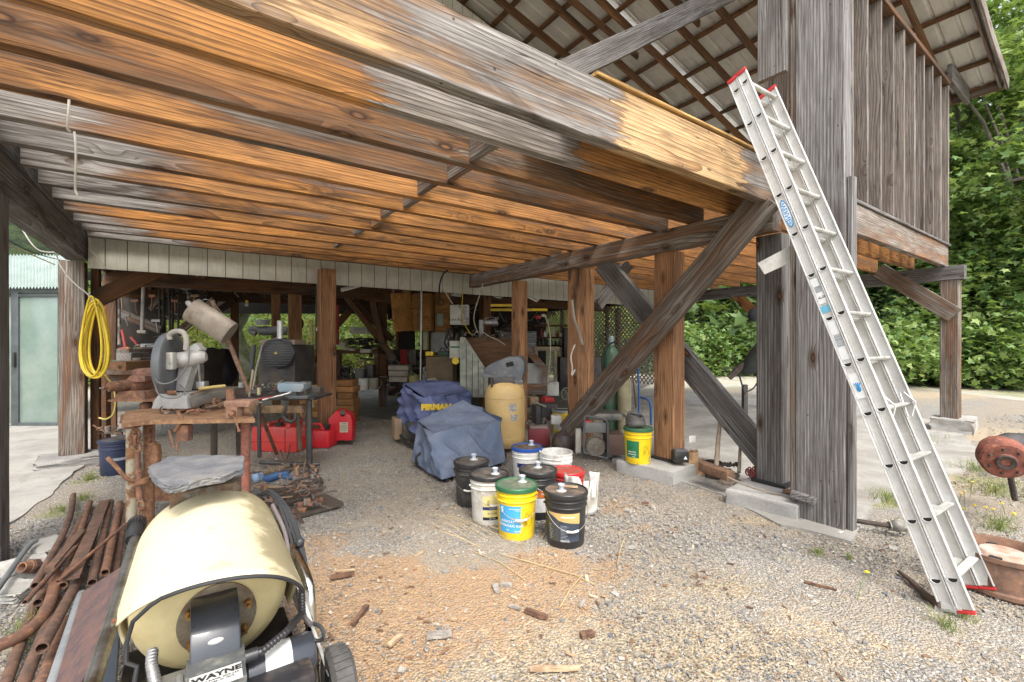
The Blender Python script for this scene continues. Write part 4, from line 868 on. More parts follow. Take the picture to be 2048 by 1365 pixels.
# stickers on the near rail: local yz plane seen from -x, text runs down the rail
def stick(y0, y1, z0, z1, m, name='sticker', oval=False, x=-.006):
    b = MB(); cy, cz, a, c_ = (y0 + y1) / 2, (z0 + z1) / 2, (y1 - y0) / 2, (z1 - z0) / 2
    ol = [(a * math.cos(q), c_ * math.sin(q)) for q in np.linspace(0, 2 * PI, 33)[:-1]] if oval else [(-a, -c_), (a, -c_), (a, c_), (-a, c_)]
    b.prism(ol, .0006, Matrix.Translation((x, cy, cz)) @ Matrix(((0, 0, 1, 0), (1, 0, 0, 0), (0, 1, 0, 0), (0, 0, 0, 1)))); return b.build(name, m, lad, LW)
TM = LW @ Matrix.Translation((-.0078, 0, 0)) @ Matrix(((0, 0, -1, 0), (0, 1, 0, 0), (-1, 0, 0, 0), (0, 0, 0, 1)))  # text x -> -z(down)
def rt(s, size, y, z, m, sx=1, down=True):
    # text frame: x axis down the rail, y axis towards +y(out); normal -x
    X = Vector((0, 0, -1)); Y = Vector((0, 1, 0)); Z = X.cross(Y)
    if Z.x > 0: Y = -Y; Z = X.cross(Y)
    if not down: X = Vector((0, 1, 0)); Y = Vector((0, 0, 1)); Z = X.cross(Y); 
    if not down and Z.x > 0: X = -X; Z = X.cross(Y)
    M = Matrix((X, Y, Z)).transposed().to_4x4(); M.translation = (-.0068, y, z); text('lettering', s, size, m, lad, LW @ M, sx=sx, bold=size * .02)
zz = lambda k: K0 + KD * k
sk_b = M_('sticker_blue', (.04, .30, .62), .4); sk_w = M_('sticker_white', (.75, .76, .76), .45, var=.06); sk_l = M_('sticker_light', (.15, .45, .62), .5)
stick(.010, .060, zz(7) + .05, zz(8) - .045, sk_b, oval=True); stick(.014, .056, zz(7) + .062, zz(8) - .057, sk_w, oval=True, x=-.0068); rt('WERNER', .042, .035, zz(7.5), sk_b, 1.05)
stick(.012, .057, zz(5) + .10, zz(6) - .03, sk_w); stick(.008, .062, zz(5) + .04, zz(5) + .085, sk_l); stick(.012, .058, zz(4) + .03, zz(5) - .02, sk_w); stick(.010, .060, zz(3) + .09, zz(4) - .06, sk_w)
for i in range(10): rt('nmoe iua rst ' * 1, .008, .022 + .004 * i if i < 9 else .06, zz(5.65), tg_, 1)
for i in range(9): rt('no nicti eotan sd rua nceo ' * 1, .0075, .021 + .0047 * i, zz(4.5), tg_, 1)
rt('<->', .03, .04, zz(5) + .14, tb, 1, False)
b = MB(); b.sphere((-.008, .040, zz(3.48)), .013, (.1, 1, 1.3), 10, 6)
for a in (-.5, -.15, .2, .6): b.tube([(-.0082, .040 + .008 * math.sin(a), zz(3.48) + .01), (-.0082, .040 + .032 * math.sin(a), zz(3.48) + .012 + .028 * math.cos(a))], .003, 6)
b.build('hand_mark', sk_b, lad, LW)
b = MB(); b.box((wl - .005, .04, zz(9) + .12), (.0006, .05, .075)); b.build('sticker', sk_w, lad, LW)
b = MB(); b.box((wl - .0056, .04, zz(9) + .11), (.0006, .012, .03)); b.prism([(-.014, 0), (.014, 0), (0, -.02)], .0006, Matrix.Translation((wl - .0056, .04, zz(9) + .1)) @ Matrix(((0, 0, 1, 0), (1, 0, 0, 0), (0, 1, 0, 0), (0, 0, 0, 1)))); b.build('arrow_mark', tb, lad, LW)
# rung lock
b = MB(); z = zz(3) - .02
for x in (.03, wl - .06): b.tube([(x, .12, z - .05), (x + .02, .16, z + .03), (x + .03, .12, z + .1)], .006, 6); b.tube([(x, .10, z - .05), (x + .03, .10, z + .1)], .006, 6)
b.build('rung_lock', alu2, lad, LW)
for x in (-.004, wl + .004):
    b = MB(); b.prism([(-.03, 0), (.10, 0), (.085, .03), (.0, .05)], .004, Matrix.Translation((x, .0, 0)) @ Matrix(((0, 0, 1, 0), (1, 0, 0, 0), (0, 1, 0, 0), (0, 0, 0, 1)))); b.build('shoe', alu, lad, LW)

# ================================================================ BURNER MACHINE in the foreground
ax = RIGHT * -.566 + VIEW * .825; sd_ = RIGHT * .825 + VIEW * .566; c0 = C(-1.088, 1.66, .52)
MF = Matrix((sd_, ax, UP)).transposed().to_4x4(); MF.translation = Vector((c0.x, c0.y, 0))     # local: x to its right, y away along the drum, z up
mc = thing('pressure_washer', 'cream drum burner machine in a chrome tube frame, nearest thing to the viewer', 'pressure washer', (c0.x, c0.y, 0), 0)
WMF = MW[mc.name].inverted() @ MF
def mb(b, name, m, par=None): return b.build(name, m, par or mc, WMF if par is None else None)
def pm(u, v, y=None, z=None):           # pixel -> machine coordinates on a plane y=const or z=const
    o = MF.inverted() @ Vector((0, 0, H)); e = MF.inverted() @ px(u, v, 1); r = e - o
    t = (y - o.y) / r.y if y is not None else (z - o.z) / r.z; return o + r * t
CR = M_('enamel_cream', (.70, .60, .33), .38, col2=(.66, .54, .27), sc=3, coat=.25)
t = NT('enamel_stained'); c = t.tc(); s3 = t.n('SeparateXYZ', {0: c})
g = t.noise(c, 5, 7, .72, .4); side = t.ramp(s3.outputs[0], .02, .20); gr2 = t.ramp(t.math('ADD', g, t.math('MULTIPLY', t.math('SUBTRACT', side, .5), .36)), .46, .70, 0, .8)
k = t.mix(t.ramp(t.noise(c, 2, 4), .4, .65), (.62, .555, .37), (.57, .50, .31)); farw = t.ramp(s3.outputs[1], .42, .64)
k = t.mix(gr2, k, (.20, .17, .09)); k = t.mix(t.math('MULTIPLY', farw, t.ramp(t.noise(c, 4, 6, .7), .4, .6, 0, .8)), k, (.26, .17, .07))
v_ = t.n('TexVoronoi', {'Vector': c, 'Scale': 9.0}); k = t.mix(t.ramp(v_.outputs['Distance'], .02, .05, .85, 0), k, (.25, .1, .03))
k = t.mix(t.ramp(t.noise(c, 60, 4, .7), .62, .72, 0, .5), k, (.12, .1, .06)); k = t.mix(t.ramp(t.noise(c, 11, 6, .75, .5), .52, .70, 0, .5), k, (.36, .30, .16)); CRS = t.fin(k, .62)
R0 = .25; zc = .52
def shell(s, q):
    th = -1.95 + 3.9 * s                    # angle from the top, + to the right
    ov = .42 * max(0, math.cos(th * .80 - .12)) ** .75 if abs(th * .8 - .12) < PI / 2 else 0
    if th < -1.18: ov *= max(0, 1 - (-1.18 - th) * 6) * .6
    if th > 1.32: ov = max(0, ov * .25)
    y = -ov + (.66 + ov) * q; rr = R0 * (1 + .05 * math.cos(2 * th) * -1)
    f = max(0, (y - .52) / .14); rr *= (1 - .20 * f * f) if f < 1 else .8
    return Vector((rr * math.sin(th), y, zc + rr * math.cos(th)))
b = MB(); b.grid(shell, 90, 26); o = b.build('drum_cover', CRS, mc, WMF, ang=60); m = o.modifiers.new('s', 'SOLIDIFY'); m.thickness = .006; m.offset = 1
b = MB(); b.tube([shell((th + 1.95) / 3.9, 0) + Vector((0, -.004, 0)) for th in np.linspace(-.55, 1.38, 40)] + [shell((1.38 + 1.95) / 3.9, 0) + Vector((.01, .0, -.03)), shell((1.5 + 1.95) / 3.9, 0) + Vector((.012, .01, -.02))], .0062, 8)
e0 = shell((-.55 + 1.95) / 3.9, 0); b.tube([e0, e0 + Vector((-.03, .01, -.02)), e0 + Vector((-.07, .05, -.07)), e0 + Vector((-.085, .06, -.13)), e0 + Vector((-.085, .05, -.18)), e0 + Vector((-.06, .04, -.195)), e0 + Vector((-.065, .03, -.23)), e0 + Vector((-.07, .03, -.28))], .0062, 8)
mb(b, 'rubber_trim', M_('rubber', (.03, .03, .032), .7))
b = MB(); b.lathe([(0, .07), (.12, .065), (.19, .04), (.235, .0), (.242, -.02), (.242, -.62), (.2, -.655), (0, -.66)], 48, Matrix.Translation((0, -.02, zc)) @ Matrix.Rotation(PI / 2, 4, 'X')); mb(b, 'drum', CR)
zb = zc - .045
fl = M_('flange_metal', (.26, .22, .16), .5, .5, col2=(.13, .09, .06), sc=14)
b = MB(); b.lathe([(0, .0), (.115, .0), (.118, .003), (.118, .009), (.112, .011), (0, .011)], 36, Matrix.Translation((.01, -.09, zb + .01)) @ Matrix.Rotation(PI / 2, 4, 'X')); flg = mb(b, 'flange', fl)
for a in (.35, 2.6, 3.75, 5.7):
    b = MB(); b.cyl((.01 + .096 * math.cos(a), -.10, zb + .01 + .096 * math.sin(a)), (.01 + .096 * math.cos(a), -.125, zb + .01 + .096 * math.sin(a)), .011, seg=6); b.cyl((.01 + .096 * math.cos(a), -.12, zb + .01 + .096 * math.sin(a)), (.01 + .096 * math.cos(a), -.15, zb + .01 + .096 * math.sin(a)), .006, seg=8)
    b.build('bolt', M_('brass', (.45, .25, .08), .4, .8), flg)
# blower housing: curved scroll
navyb = M_('enamel_black_blue', (.022, .027, .036), .30, col2=(.035, .04, .05), dirt=.18, dirtcol=(.13, .12, .1), coat=.3)
sc_ = [(.0, .10), (.05, .105), (.10, .09), (.15, .05), (.18, .0), (.19, -.08), (.19, -.20), (0, -.20)]
b = MB(); b.prism([(-y_ - .10, z_ + zb + .005) for y_, z_ in [(0, .098), (.06, .100), (.11, .088), (.155, .055), (.185, .005), (.2, -.06), (.21, -.16), (.21, -.26), (0, -.26)]], .135, Matrix.Translation((.0, 0, 0)) @ Matrix(((0, 0, 1, 0), (1, 0, 0, 0), (0, 1, 0, 0), (0, 0, 0, 1))), bev=.006); hs_ = mb(b, 'blower_housing', navyb)
b = MB(); b.box((0, -.34, zb - .12), (.15, .16, .20), M=Matrix.Identity(4), bev=.008); b.box((0, -.305, zb - .02), (.155, .09, .02), bev=.004); mb(b, 'control_box', M_('steel_grey_paint', (.12, .13, .13), .45, .2, dirt=.4, dirtcol=(.25, .24, .2), dsc=14))
b = MB(); b.box((-.002, -.395, zb - .012), (.13, .075, .004), M=Matrix.Identity(4)); pl = mb(b, 'name_plate', M_('plate_white', (.62, .62, .60), .4, .1, dirt=.1))
X = WMF @ Matrix.Translation((.0, -.382, zb - .0095)); text('lettering', 'WAYNE', .030, tb, mc, X, bold=.0012, sx=1.15); text('lettering', 'OIL BURNER  OHIO U.S.A.', .008, tb, mc, WMF @ Matrix.Translation((.01, -.402, zb - .0095))); text('lettering', 'MODEL  No.  VOLTS', .007, tb, mc, WMF @ Matrix.Translation((.01, -.413, zb - .0095)))
b = MB(); b.sphere((0, -.275, zb + .03), .022, (1, .25, .45), 14, 8); b.build('sight_plug', M_('aluminium', (.6, .6, .6)), mc, WMF)
b = MB(); b.lathe([(0, -.0), (.055, 0), (.066, .012), (.066, .20), (.06, .212), (.03, .22), (0, .22)], 32, Matrix.Translation((.075, -.26, zb - .12)) @ Matrix.Rotation(PI / 2, 4, 'Y')); mt = mb(b, 'motor', navyb)
b = MB(); b.lathe([(.0668, .06), (.0668, .14)], 24, Matrix.Translation((.075, -.26, zb - .12)) @ Matrix.Rotation(PI / 2, 4, 'Y'), PI * .9, PI * 1.75); mt2 = b.build('motor_label', M_('plate_white', (.6, .6, .6)), mt, None)
def corr(pts, r, m, name, pitch=.012, par=None):
    pts = [Vector(p) for p in pts]; P = []; 
    for i in range(len(pts) - 1):
        n = max(2, int((pts[i + 1] - pts[i]).length / (pitch / 4)))
        for j in range(n): P.append(pts[i].lerp(pts[i + 1], j / n))
    for _ in range(14): P = [P[0]] + [(P[i - 1] + P[i] * 2 + P[i + 1]) / 4 for i in range(1, len(P) - 1)] + [P[-1]]
    b = MB(); b.tube(P, [r * (1.0 if (i // 2) % 2 else .84) for i in range(len(P))], 12); return mb(b, name, m, par)
corr([(.085, -.33, zb - .02), (.12, -.33, zb - .02), (.2, -.28, zb - .01), (.27, -.16, zb - .03), (.285, -.06, zb + .03)], .0125, M_('conduit_black', (.03, .03, .033), .35), 'conduit')
b = MB(); b.cyl((.075, -.33, zb - .02), (.11, -.33, zb - .02), .02, seg=12); mb(b, 'conduit_fitting', M_('conduit_black', (0, 0, 0)))
corr([(-.165, -.16, zb - .0), (-.165, -.20, zb - .02), (-.15, -.26, zb - .06), (-.10, -.34, zb - .13), (-.02, -.42, zb - .16)], .0165, M_('flex_steel', (.6, .6, .6), .35, .8), 'flexible_pipe', .01)
b = MB(); b.box((-.11, -.25, zb - .11), (.08, .1, .09), bev=.01); b.box((-.11, -.30, zb - .055), (.05, .04, .03), bev=.006); b.cyl((-.15, -.3, zb - .10), (-.06, -.33, zb - .07), .004, seg=6); b.cyl((-.09, -.30, zb - .03), (-.09, -.34, zb - .03), .01, seg=8); mb(b, 'fuel_pump', M_('pump_alu', (.35, .35, .33), .5, .6, dirt=.3))
chrome = M_('chrome', (.62, .61, .58), .16, 1.0, col2=(.5, .48, .44), sc=8, dirt=.18, dirtcol=(.2, .12, .07))
dull = M_('chrome_dull', (.36, .36, .35), .35, .9, col2=(.18, .16, .14), sc=10, dirt=.3, dirtcol=(.16, .11, .07))
Lt = [(-.275, .70, .585), (-.28, .4, .545), (-.285, .1, .51), (-.29, -.25, .49), (-.29, -.40, .485), (-.29, -.46, .45), (-.29, -.48, .38), (-.29, -.48, 0.05)]
b = MB(); b.tube(Lt, .0215, 14); mb(b, 'frame_tube', dull)
Rt = [(.27, .70, .56), (.295, .4, .535), (.31, .10, .505), (.315, .03, .49), (.32, -.02, .46), (.32, -.04, .40), (.325, -.10, .05)]
b = MB(); b.tube(Rt, .0215, 14); mb(b, 'frame_tube', chrome)
b = MB(); b.tube([(-.28, .62, .57), (-.28, .72, .62)], .034, 16); 
for i in range(20): a = i / 20 * 2 * PI; b.box((0, 0, 0), (.004, .06, .004), M=Matrix.Translation((-.28 + .034 * math.cos(a), .69, .61 + .034 * math.sin(a))))
mb(b, 'black_cap', blk)
for (y_, s_) in ((.42, -1), (.22, -1), (-.02, -1), (.35, 1), (.15, 1)):
    b = MB(); b.box((s_ * .262, y_, .535), (.035, .014, .008), rz=.3, bev=.002); mb(b, 'clip', rust('clip_rust', (.25, .09, .05), (.15, .06, .04), (.4, .15, .07)))
pw = M_('panel_white', (.74, .74, .72), .4, col2=(.66, .65, .62), dirt=.12, dirtcol=(.3, .2, .12))
b = MB(); b.box((.33, .28, .30), (.012, .78, .34), M=Matrix.Identity(4) @ Matrix.Translation((.33, 0, .3)) @ Matrix.Rotation(-.28, 4, 'Y') @ Matrix.Translation((-.33, 0, -.3)), bev=.004); mb(b, 'side_panel', pw)
b = MB(); b.box((.322, .43, .43), (.014, .14, .10), M=Matrix.Translation((.33, 0, .3)) @ Matrix.Rotation(-.28, 4, 'Y') @ Matrix.Translation((-.33, 0, -.3))); mb(b, 'yellow_sticker', M_('sticker_yel', (.75, .55, .03), .5))
b = MB(); b.box((0, -.10, .20), (.56, .9, .05), bev=.01); b.box((.17, -.33, .30), (.2, .16, .16), bev=.02); mb(b, 'chassis', M_('chassis_black', (.02, .02, .024), .5, dirt=.3))
def quadsheet(pts, th, name, m):
    P = [px(*q) for q in pts]; nn = (P[1] - P[0]).cross(P[-1] - P[0]).normalized() * th; b = MB()
    A_ = [b.bm.verts.new(p) for p in P]; B_ = [b.bm.verts.new(p + nn) for p in P]; b.bm.faces.new(A_); b.bm.faces.new(B_[::-1])
    for i in range(len(P)): b.bm.faces.new((A_[i], A_[(i + 1) % len(P)], B_[(i + 1) % len(P)], B_[i]))
    return b.build(name, m, mc, world=True)
quadsheet([(247, 1133, 1.97), (166, 1186, 1.97), (108, 1385, 1.50), (148, 1385, 1.38), (208, 1308, 1.50)], .004, 'rusty_side_sheet', rust('rust_sheet', (.13, .075, .065), (.08, .055, .058), (.19, .10, .075), .7))
quadsheet([(249, 1125, 1.97), (209, 1309, 1.50), (140, 1400, 1.38), (232, 1400, 1.36), (240, 1290, 1.52)], .01, 'black_side_sheet', navyb)
tyre = M_('tyre', (.05, .05, .048), .85, col2=(.09, .085, .08), sc=20)
for sx_ in (.40, -.40):
    b = MB(); X = Matrix.Translation((sx_, -.16, .13)) @ Matrix.Rotation(PI / 2, 4, 'Y'); b.lathe([(.06, -.04), (.11, -.045), (.128, -.03), (.13, 0), (.128, .03), (.11, .045), (.06, .04)], 36, X)
    for i in range(30): a = i / 30 * 2 * PI; b.box((0, 0, 0), (.008, .004, .06), M=X @ Matrix.Rotation(a, 4, 'Z') @ Matrix.Translation((.130, 0, 0)))
    w_ = mb(b, 'wheel', tyre); b = MB(); b.lathe([(0, -.02), (.06, -.02), (.062, .0), (.06, .03), (0, .03)], 20, X); b.build('rim', pw, w_)
# cables bundled along the right of the drum
cab = M_('cable_black', (.035, .037, .04), .5); cabg = M_('cable_grey', (.17, .15, .15), .5)
def smooth(pts, n=6, it=2):
    P = [Vector(p) for p in pts]
    for _ in range(it):
        Q = [P[0]]
        for a, c_ in zip(P, P[1:]): Q += [a.lerp(c_, .25), a.lerp(c_, .75)]
        P = Q + [P[-1]]
    return P
b = MB()
for dx, dz in ((0, 0), (.012, .01), (.022, -.004), (.03, .015)):
    b.tube(smooth([px(515 + dx * 300, 990 - dz * 200, 2.3), px(540, 985 - dz * 500, 2.28), px(560 + dx * 500, 1010, 2.2), px(580 + dx * 700, 1070, 2.08), px(600 + dx * 500, 1140, 1.95), px(606 + dx * 300, 1170, 1.93)]), .0065, 7)
b.build('cable', cab, mc, world=True)
b = MB(); b.tube(smooth([px(545, 1010, 2.2), px(570, 1060, 2.1), px(578, 1110, 2.0), px(590, 1130, 1.95), px(585, 1180, 1.85), px(600, 1225, 1.75), px(622, 1250, 1.7)]), .009, 8); b.build('cable', cabg, mc, world=True)
b = MB(); b.tube([px(597, 1160, 1.93), px(612, 1168, 1.92)], [.016, .02], 10); b.tube([px(604, 1140, 1.94), px(605, 1163, 1.93)], .011, 8); b.sphere(px(600, 1085, 2.03), .02, seg=8, rings=6); b.build('plug', cab, mc, world=True)
b = MB(); b.tube(smooth([px(610, 1245, 1.75), px(640, 1250, 1.74), px(650, 1270, 1.72), px(640, 1285, 1.72), px(615, 1275, 1.72)]), .007, 8); b.build('cable', cab, mc, world=True)
# collar and slate on the far end
b = MB(); P0 = pm(390, 1000, z=.78)
b.prism([(-.14, -.09), (.13, -.05), (.14, .1), (-.12, .1)], .11, WMF.inverted() @ Matrix.Identity(4) if False else Matrix.Translation((-.01, .56, .735)), bev=.004); mb(b, 'rusty_flue_collar', rust('flue_rust', (.2, .12, .07), (.10, .07, .05), (.30, .2, .1), paint=(.22, .2, .16), pm=.55))
sl_ = NT('slate'); c = sl_.tc(); k = sl_.mix(sl_.ramp(sl_.noise(sl_.vmul(c, (1, 1, 4)), 7, 7, .7, .5), .35, .65), (.17, .172, .172), (.095, .10, .115)); k = sl_.mix(sl_.ramp(sl_.noise(c, 3, 5, .7), .5, .68, 0, .55), k, (.26, .245, .20)); sl_.bump(sl_.noise(sl_.vmul(c, (1, 1, 5)), 12, 7, .7), .9, .012); slm = sl_.fin(k, .8)
cs = pz(392, 955, .87); tt_ = thing('stone_slab', 'flat grey slate slab resting on the cream drum', 'stone slab', tuple(cs), 0)
ol = [pz(u, v, .865) for u, v in ((297, 938), (340, 915), (405, 912), (488, 916), (486, 948), (440, 966), (395, 972), (350, 983), (336, 985), (310, 965))]; M0 = MW[tt_.name].inverted()
b = MB(); Q = [M0 @ p for p in ol]; b.prism([(q.x, q.y) for q in Q], .028, Matrix.Translation((0, 0, .0)) @ Matrix.Rotation(-.03, 4, 'X')); bmesh.ops.triangulate(b.bm, faces=b.bm.faces[:]); bmesh.ops.subdivide_edges(b.bm, edges=b.bm.edges[:], cuts=5, use_grid_fill=True)
for v in b.bm.verts:
    f = math.sin(v.co.x * 37) * math.sin(v.co.y * 41 + 1); v.co += Vector((rnd.uniform(-.004, .004), rnd.uniform(-.004, .004), .004 * f + rnd.uniform(-.002, .002)))
b.build('slab', slm, tt_, ang=25)

# ================================================================ RUSTY PIPES on the left
GP = 'rusty pipes and bars piled at the left'
r_a = rust('rust_pipe', (.155, .085, .058), (.085, .055, .042), (.23, .125, .07)); r_b = rust('rust_brown', (.24, .12, .07), (.13, .07, .05), (.34, .18, .09)); galv = M_('galvanised', (.46, .48, .5), .45, .6, col2=(.36, .38, .4), sc=14, dirt=.1)
def pipe(pts, r, lab, m=None, z=None, seg=14, flat=None, cat='pipe', name='pipe'):
    P = [pz(u, v, q) for (u, v, q) in pts]; o = P[0]; t = thing(name, lab, cat, (o.x, o.y, 0), 0, GP); b = MB()
    if flat: b.bar(P[0], P[1], flat[0], flat[1], bev=.002)
    else: b.tube(smooth(P) if len(P) > 2 else P, r, seg, hollow=True)
    b.build('tube' if not flat else 'bar', m or r_a, t, world=True); return t
pipe([(147, 990, .07), (140, 1045, .07), (70, 1172, .13)], .020, 'leftmost long rusty pipe, open end towards the viewer')
pipe([(163, 1037, .06), (75, 1206, .08)], .021, 'rusty pipe second from the left, its open end beside the thin rod')
pipe([(180, 1005, .04), (125, 1172, .11)], .021, 'rusty pipe just left of the flat bar', r_b)
pipe([(210, 1002, .13), (143, 1158, .19)], .03, 'wide flat rusty bar lying on top of the pipes', flat=(.065, .012), cat='steel bar', name='steel_bar')
pipe([(222, 1004, .09), (184, 1166, .13)], .022, 'rusty pipe just right of the flat bar')
pipe([(240, 1006, .09), (210, 1146, .15)], .021, 'rusty pipe with open end, second from the bench leg', r_b)
pipe([(253, 1010, .07), (226, 1168, .08)], .022, 'rusty pipe next to the bench leg')
pipe([(252, 1048, .22), (116, 1164, .21)], .010, 'thin rusty rod crossing over the pile', r_b, seg=10, cat='rod', name='rod')
pipe([(150, 1095, .17), (50, 1205, .15)], .012, 'thin rusty rod on the left of the pile', seg=10, cat='rod', name='rod')
pipe([(164, 1064, .17), (99, 1140, .17)], .03, 'short rusty angle bar on the left of the pile', flat=(.04, .03), cat='steel bar', name='steel_bar')
pipe([(113, 1150, .10), (100, 1215, .10), (60, 1265, .10), (-20, 1300, .10)], .027, 'bent orange-brown pipe sweeping out of the lower left', r_b)
pipe([(158, 1158, .11), (83, 1297, .20)], .023, 'rusty pipe in front with a large open end')
pipe([(115, 1200, .05), (40, 1385, .12)], .024, 'rusty pipe running out of the bottom edge, left of the open one')
pipe([(165, 1190, .16), (104, 1385, .25)], .024, 'clean galvanised pipe among the rusty ones', galv)
pipe([(135, 1240, .05), (75, 1385, .12)], .024, 'rusty pipe at the bottom edge under the galvanised one', r_b)
pipe([(70, 1210, .03), (5, 1385, .08)], .022, 'rusty pipe at the lower left corner')
pipe([(195, 1020, .03), (150, 1180, .04)], .02, 'rusty pipe underneath the flat bar', r_b)
pipe([(72, 1082, .10), (58, 1090, .10), (0, 1172, .10), (-20, 1200, .1)], .015, 'grey bent bar at the left frame edge', M_('bar_grey', (.23, .25, .26), .55, .4))
t = thing('pipe_fitting', 'rusty threaded pipe fitting on a stone left of the pipes', 'pipe fitting', tuple(pz(60, 1150, .04)), YAW); b = MB(); X = Matrix.Translation((0, 0, .05)) @ Matrix.Rotation(1.2, 4, 'X')
b.lathe([(.012, -.05), (.03, -.05), (.03, -.02), (.036, -.02), (.036, .01), (.03, .01), (.03, .05), (.022, .05), (.018, 0)], 16, X); b.build('body', r_b, t); b = MB(); b.lathe([(.04, -.03), (.045, -.03), (.045, 0), (.04, 0)], 6, X); b.build('nut', r_a, t)
for (u, v, s_, lab) in ((95, 1105, (.2, .3, .06), 'grey board under the rod at the left'), (40, 1150, (.24, .3, .06), 'pale flat stone under the pipe fitting'), (30, 1190, (.18, .2, .05), 'pale broken paving piece at the left edge')):
    p = gnd(u, v); t = thing('stone', lab, 'stone', (p.x, p.y, 0), rnd.uniform(0, 1)); b = MB(); b.box((0, 0, s_[2] / 2), s_, bev=.01); bmesh.ops.subdivide_edges(b.bm, edges=b.bm.edges[:], cuts=2, use_grid_fill=True)
    for w in b.bm.verts: w.co += Vector((rnd.uniform(-.01, .01), rnd.uniform(-.01, .01), rnd.uniform(-.004, .004)))
    b.build('body', conc('pale_stone', (.42, .41, .38), (.33, .32, .29)), t)
# ================================================================ builders in picture-aligned axes (x right, y away, z up)
CF = Matrix.Rotation(YAW, 4, 'Z')
def B(b, u0, v0, u1, v1, d, dep_, rz=0, bev=.004, taper=1.0):
    a = px(u0, v1, d); c = px(u1, v0, d); w = (u1 - u0) / F * d; h = (v1 - v0) / F * d
    m = (a + c) / 2 + VIEW * dep_ / 2; X = Matrix.Translation(m) @ Matrix.Rotation(YAW + rz, 4, 'Z'); b.box((0, 0, 0), (w, dep_, h), M=X, bev=bev, taper=taper); return b
def T(b, pts, r, seg=8, **k): b.tube(smooth([px(*p) for p in pts], it=2) if len(pts) > 2 else [px(*p) for p in pts], r, seg, **k); return b
def it(name, lab, cat, u, v, d, grp=None, rz=0.0):
    p = px(u, v, d); return thing(name, lab, cat, tuple(p), YAW + rz, grp)
def one(name, lab, cat, b, m, grp=None, part='body', ang=38):
    co = [v.co for v in b.bm.verts]; mn = Vector([min(c[i] for c in co) for i in range(3)]); mx = Vector([max(c[i] for c in co) for i in range(3)])
    o = Vector(((mn.x + mx.x) / 2, (mn.y + mx.y) / 2, mn.z)); b.bm.transform(Matrix.Translation(-o)); q = b.build(name, m, None, Matrix.Translation(o), ang=ang); tag(q, lab, cat, grp); return q
dkm = M_('metal_dark', (.05, .05, .052), .5, .4, col2=(.09, .08, .075), dirt=.3); stl = M_('steel_bright', (.5, .5, .5), .35, .8, dirt=.15)
rs = rust('rust_tool', (.25, .12, .07), (.13, .07, .05), (.36, .2, .1)); rs2 = rust('rust_orange', (.30, .15, .08), (.17, .085, .05), (.42, .24, .12)); rsd = rust('rust_dark', (.075, .055, .045), (.04, .032, .03), (.13, .08, .055))
gpnt = M_('machine_grey', (.42, .42, .41), .5, .2, col2=(.32, .32, .31), dirt=.25, dirtcol=(.25, .2, .15)); gpnt2 = M_('machine_light', (.55, .55, .53), .45, .2, col2=(.45, .45, .42), dirt=.2, dirtcol=(.28, .22, .16))

# ---------------------------------------------------------------- steel work bench
bt = it('steel_bench', 'rusty steel work bench with pipe legs and thick plate top', 'workbench', 370, 840, 3.4)
def TM_(u, v, z): return pz(u, v, z)
ol = [TM_(243, 852, .87), TM_(300, 845, .87), TM_(510, 842, .87), TM_(497, 818, .87), TM_(432, 806, .87), TM_(250, 826, .87)]
M0 = MW[bt.name].inverted(); Q = [M0 @ p for p in ol]; zt = Q[0].z
b = MB(); b.prism([(q.x, q.y) for q in Q], .03, Matrix.Translation((0, 0, zt)), bev=.004); b.build('top_plate', rust('bench_top', (.34, .19, .10), (.22, .12, .065), (.45, .29, .16)), bt)
for (u, vb, d, r, m) in ((263, 0, 3.42, .034, rust('leg_flaking', (.30, .15, .07), (.16, .08, .05), (.4, .22, .1), paint=(.42, .38, .28), pm=.5)), (298, 0, 3.55, .036, rs2), (491, 0, 3.5, .032, rust('leg_red', (.33, .12, .08), (.20, .08, .06), (.4, .2, .12))), (428, 0, 4.25, .028, M_('leg_brown', (.12, .1, .075), .7))):
    b = MB(); p = px(u, 682, d); b.tube([(p.x, p.y, 0), (p.x, p.y, .86)], r, 16); b.build('leg', m, bt, world=True)
b = MB(); b.prism([(-.03, 0), (.03, 0), (.045, .6), (-.045, .6)], .01, Matrix.Translation(px(480, 912, 4.0)) @ Matrix.Rotation(YAW, 4, 'Z') @ Matrix.Rotation(PI / 2, 4, 'X')); b.build('flat_leg', rsd, bt, world=True)
b = MB(); p = px(263, 850, 3.42); b.cyl((p.x, p.y, .80), (p.x, p.y, .86), .055, seg=20); b.build('leg_collar', rs, bt, world=True)
b = MB(); B(b, 215, 800, 312, 804, 3.75, .35); b.build('side_shelf', rs2, bt, world=True); b = MB(); b.cyl(px(292, 806, 3.85), px(292, 850, 3.85), .045, seg=16); b.build('shelf_post', rs, bt, world=True)
b = MB(); B(b, 240, 830, 440, 842, 3.9, .05); b.build('crossbar', rs, bt, world=True)
# rusty vise at the front right corner of the plate
v_ = it('bench_vise', 'rusty vise clamped on the right corner of the rusty bench', 'vise', 465, 842, 3.38); b = MB(); B(b, 447, 802, 500, 815, 3.36, .12, bev=.01); B(b, 450, 813, 474, 842, 3.36, .10, bev=.01); b.build('jaw_body', rust('vise_rust', (.36, .22, .15), (.24, .13, .08), (.42, .28, .2)), v_, world=True)
b = MB(); b.cyl(px(465, 826, 3.37), px(463, 828, 3.26), .022, seg=14); b.sphere(px(463, 828, 3.25), .022, seg=10, rings=6); b.build('screw', rs2, v_, world=True); b = MB(); T(b, [(467, 828, 3.27), (478, 862, 3.27)], .007, 8); b.sphere(px(478, 862, 3.27), .011, seg=8, rings=6); b.build('handle', rs2, v_, world=True)
b = MB(); b.tube([px(462, 802, 3.42), px(459, 780, 3.42)], .03, 14, hollow=True); one('pipe_stub', 'short rusty pipe stub standing on the vise', 'pipe', b, rs)
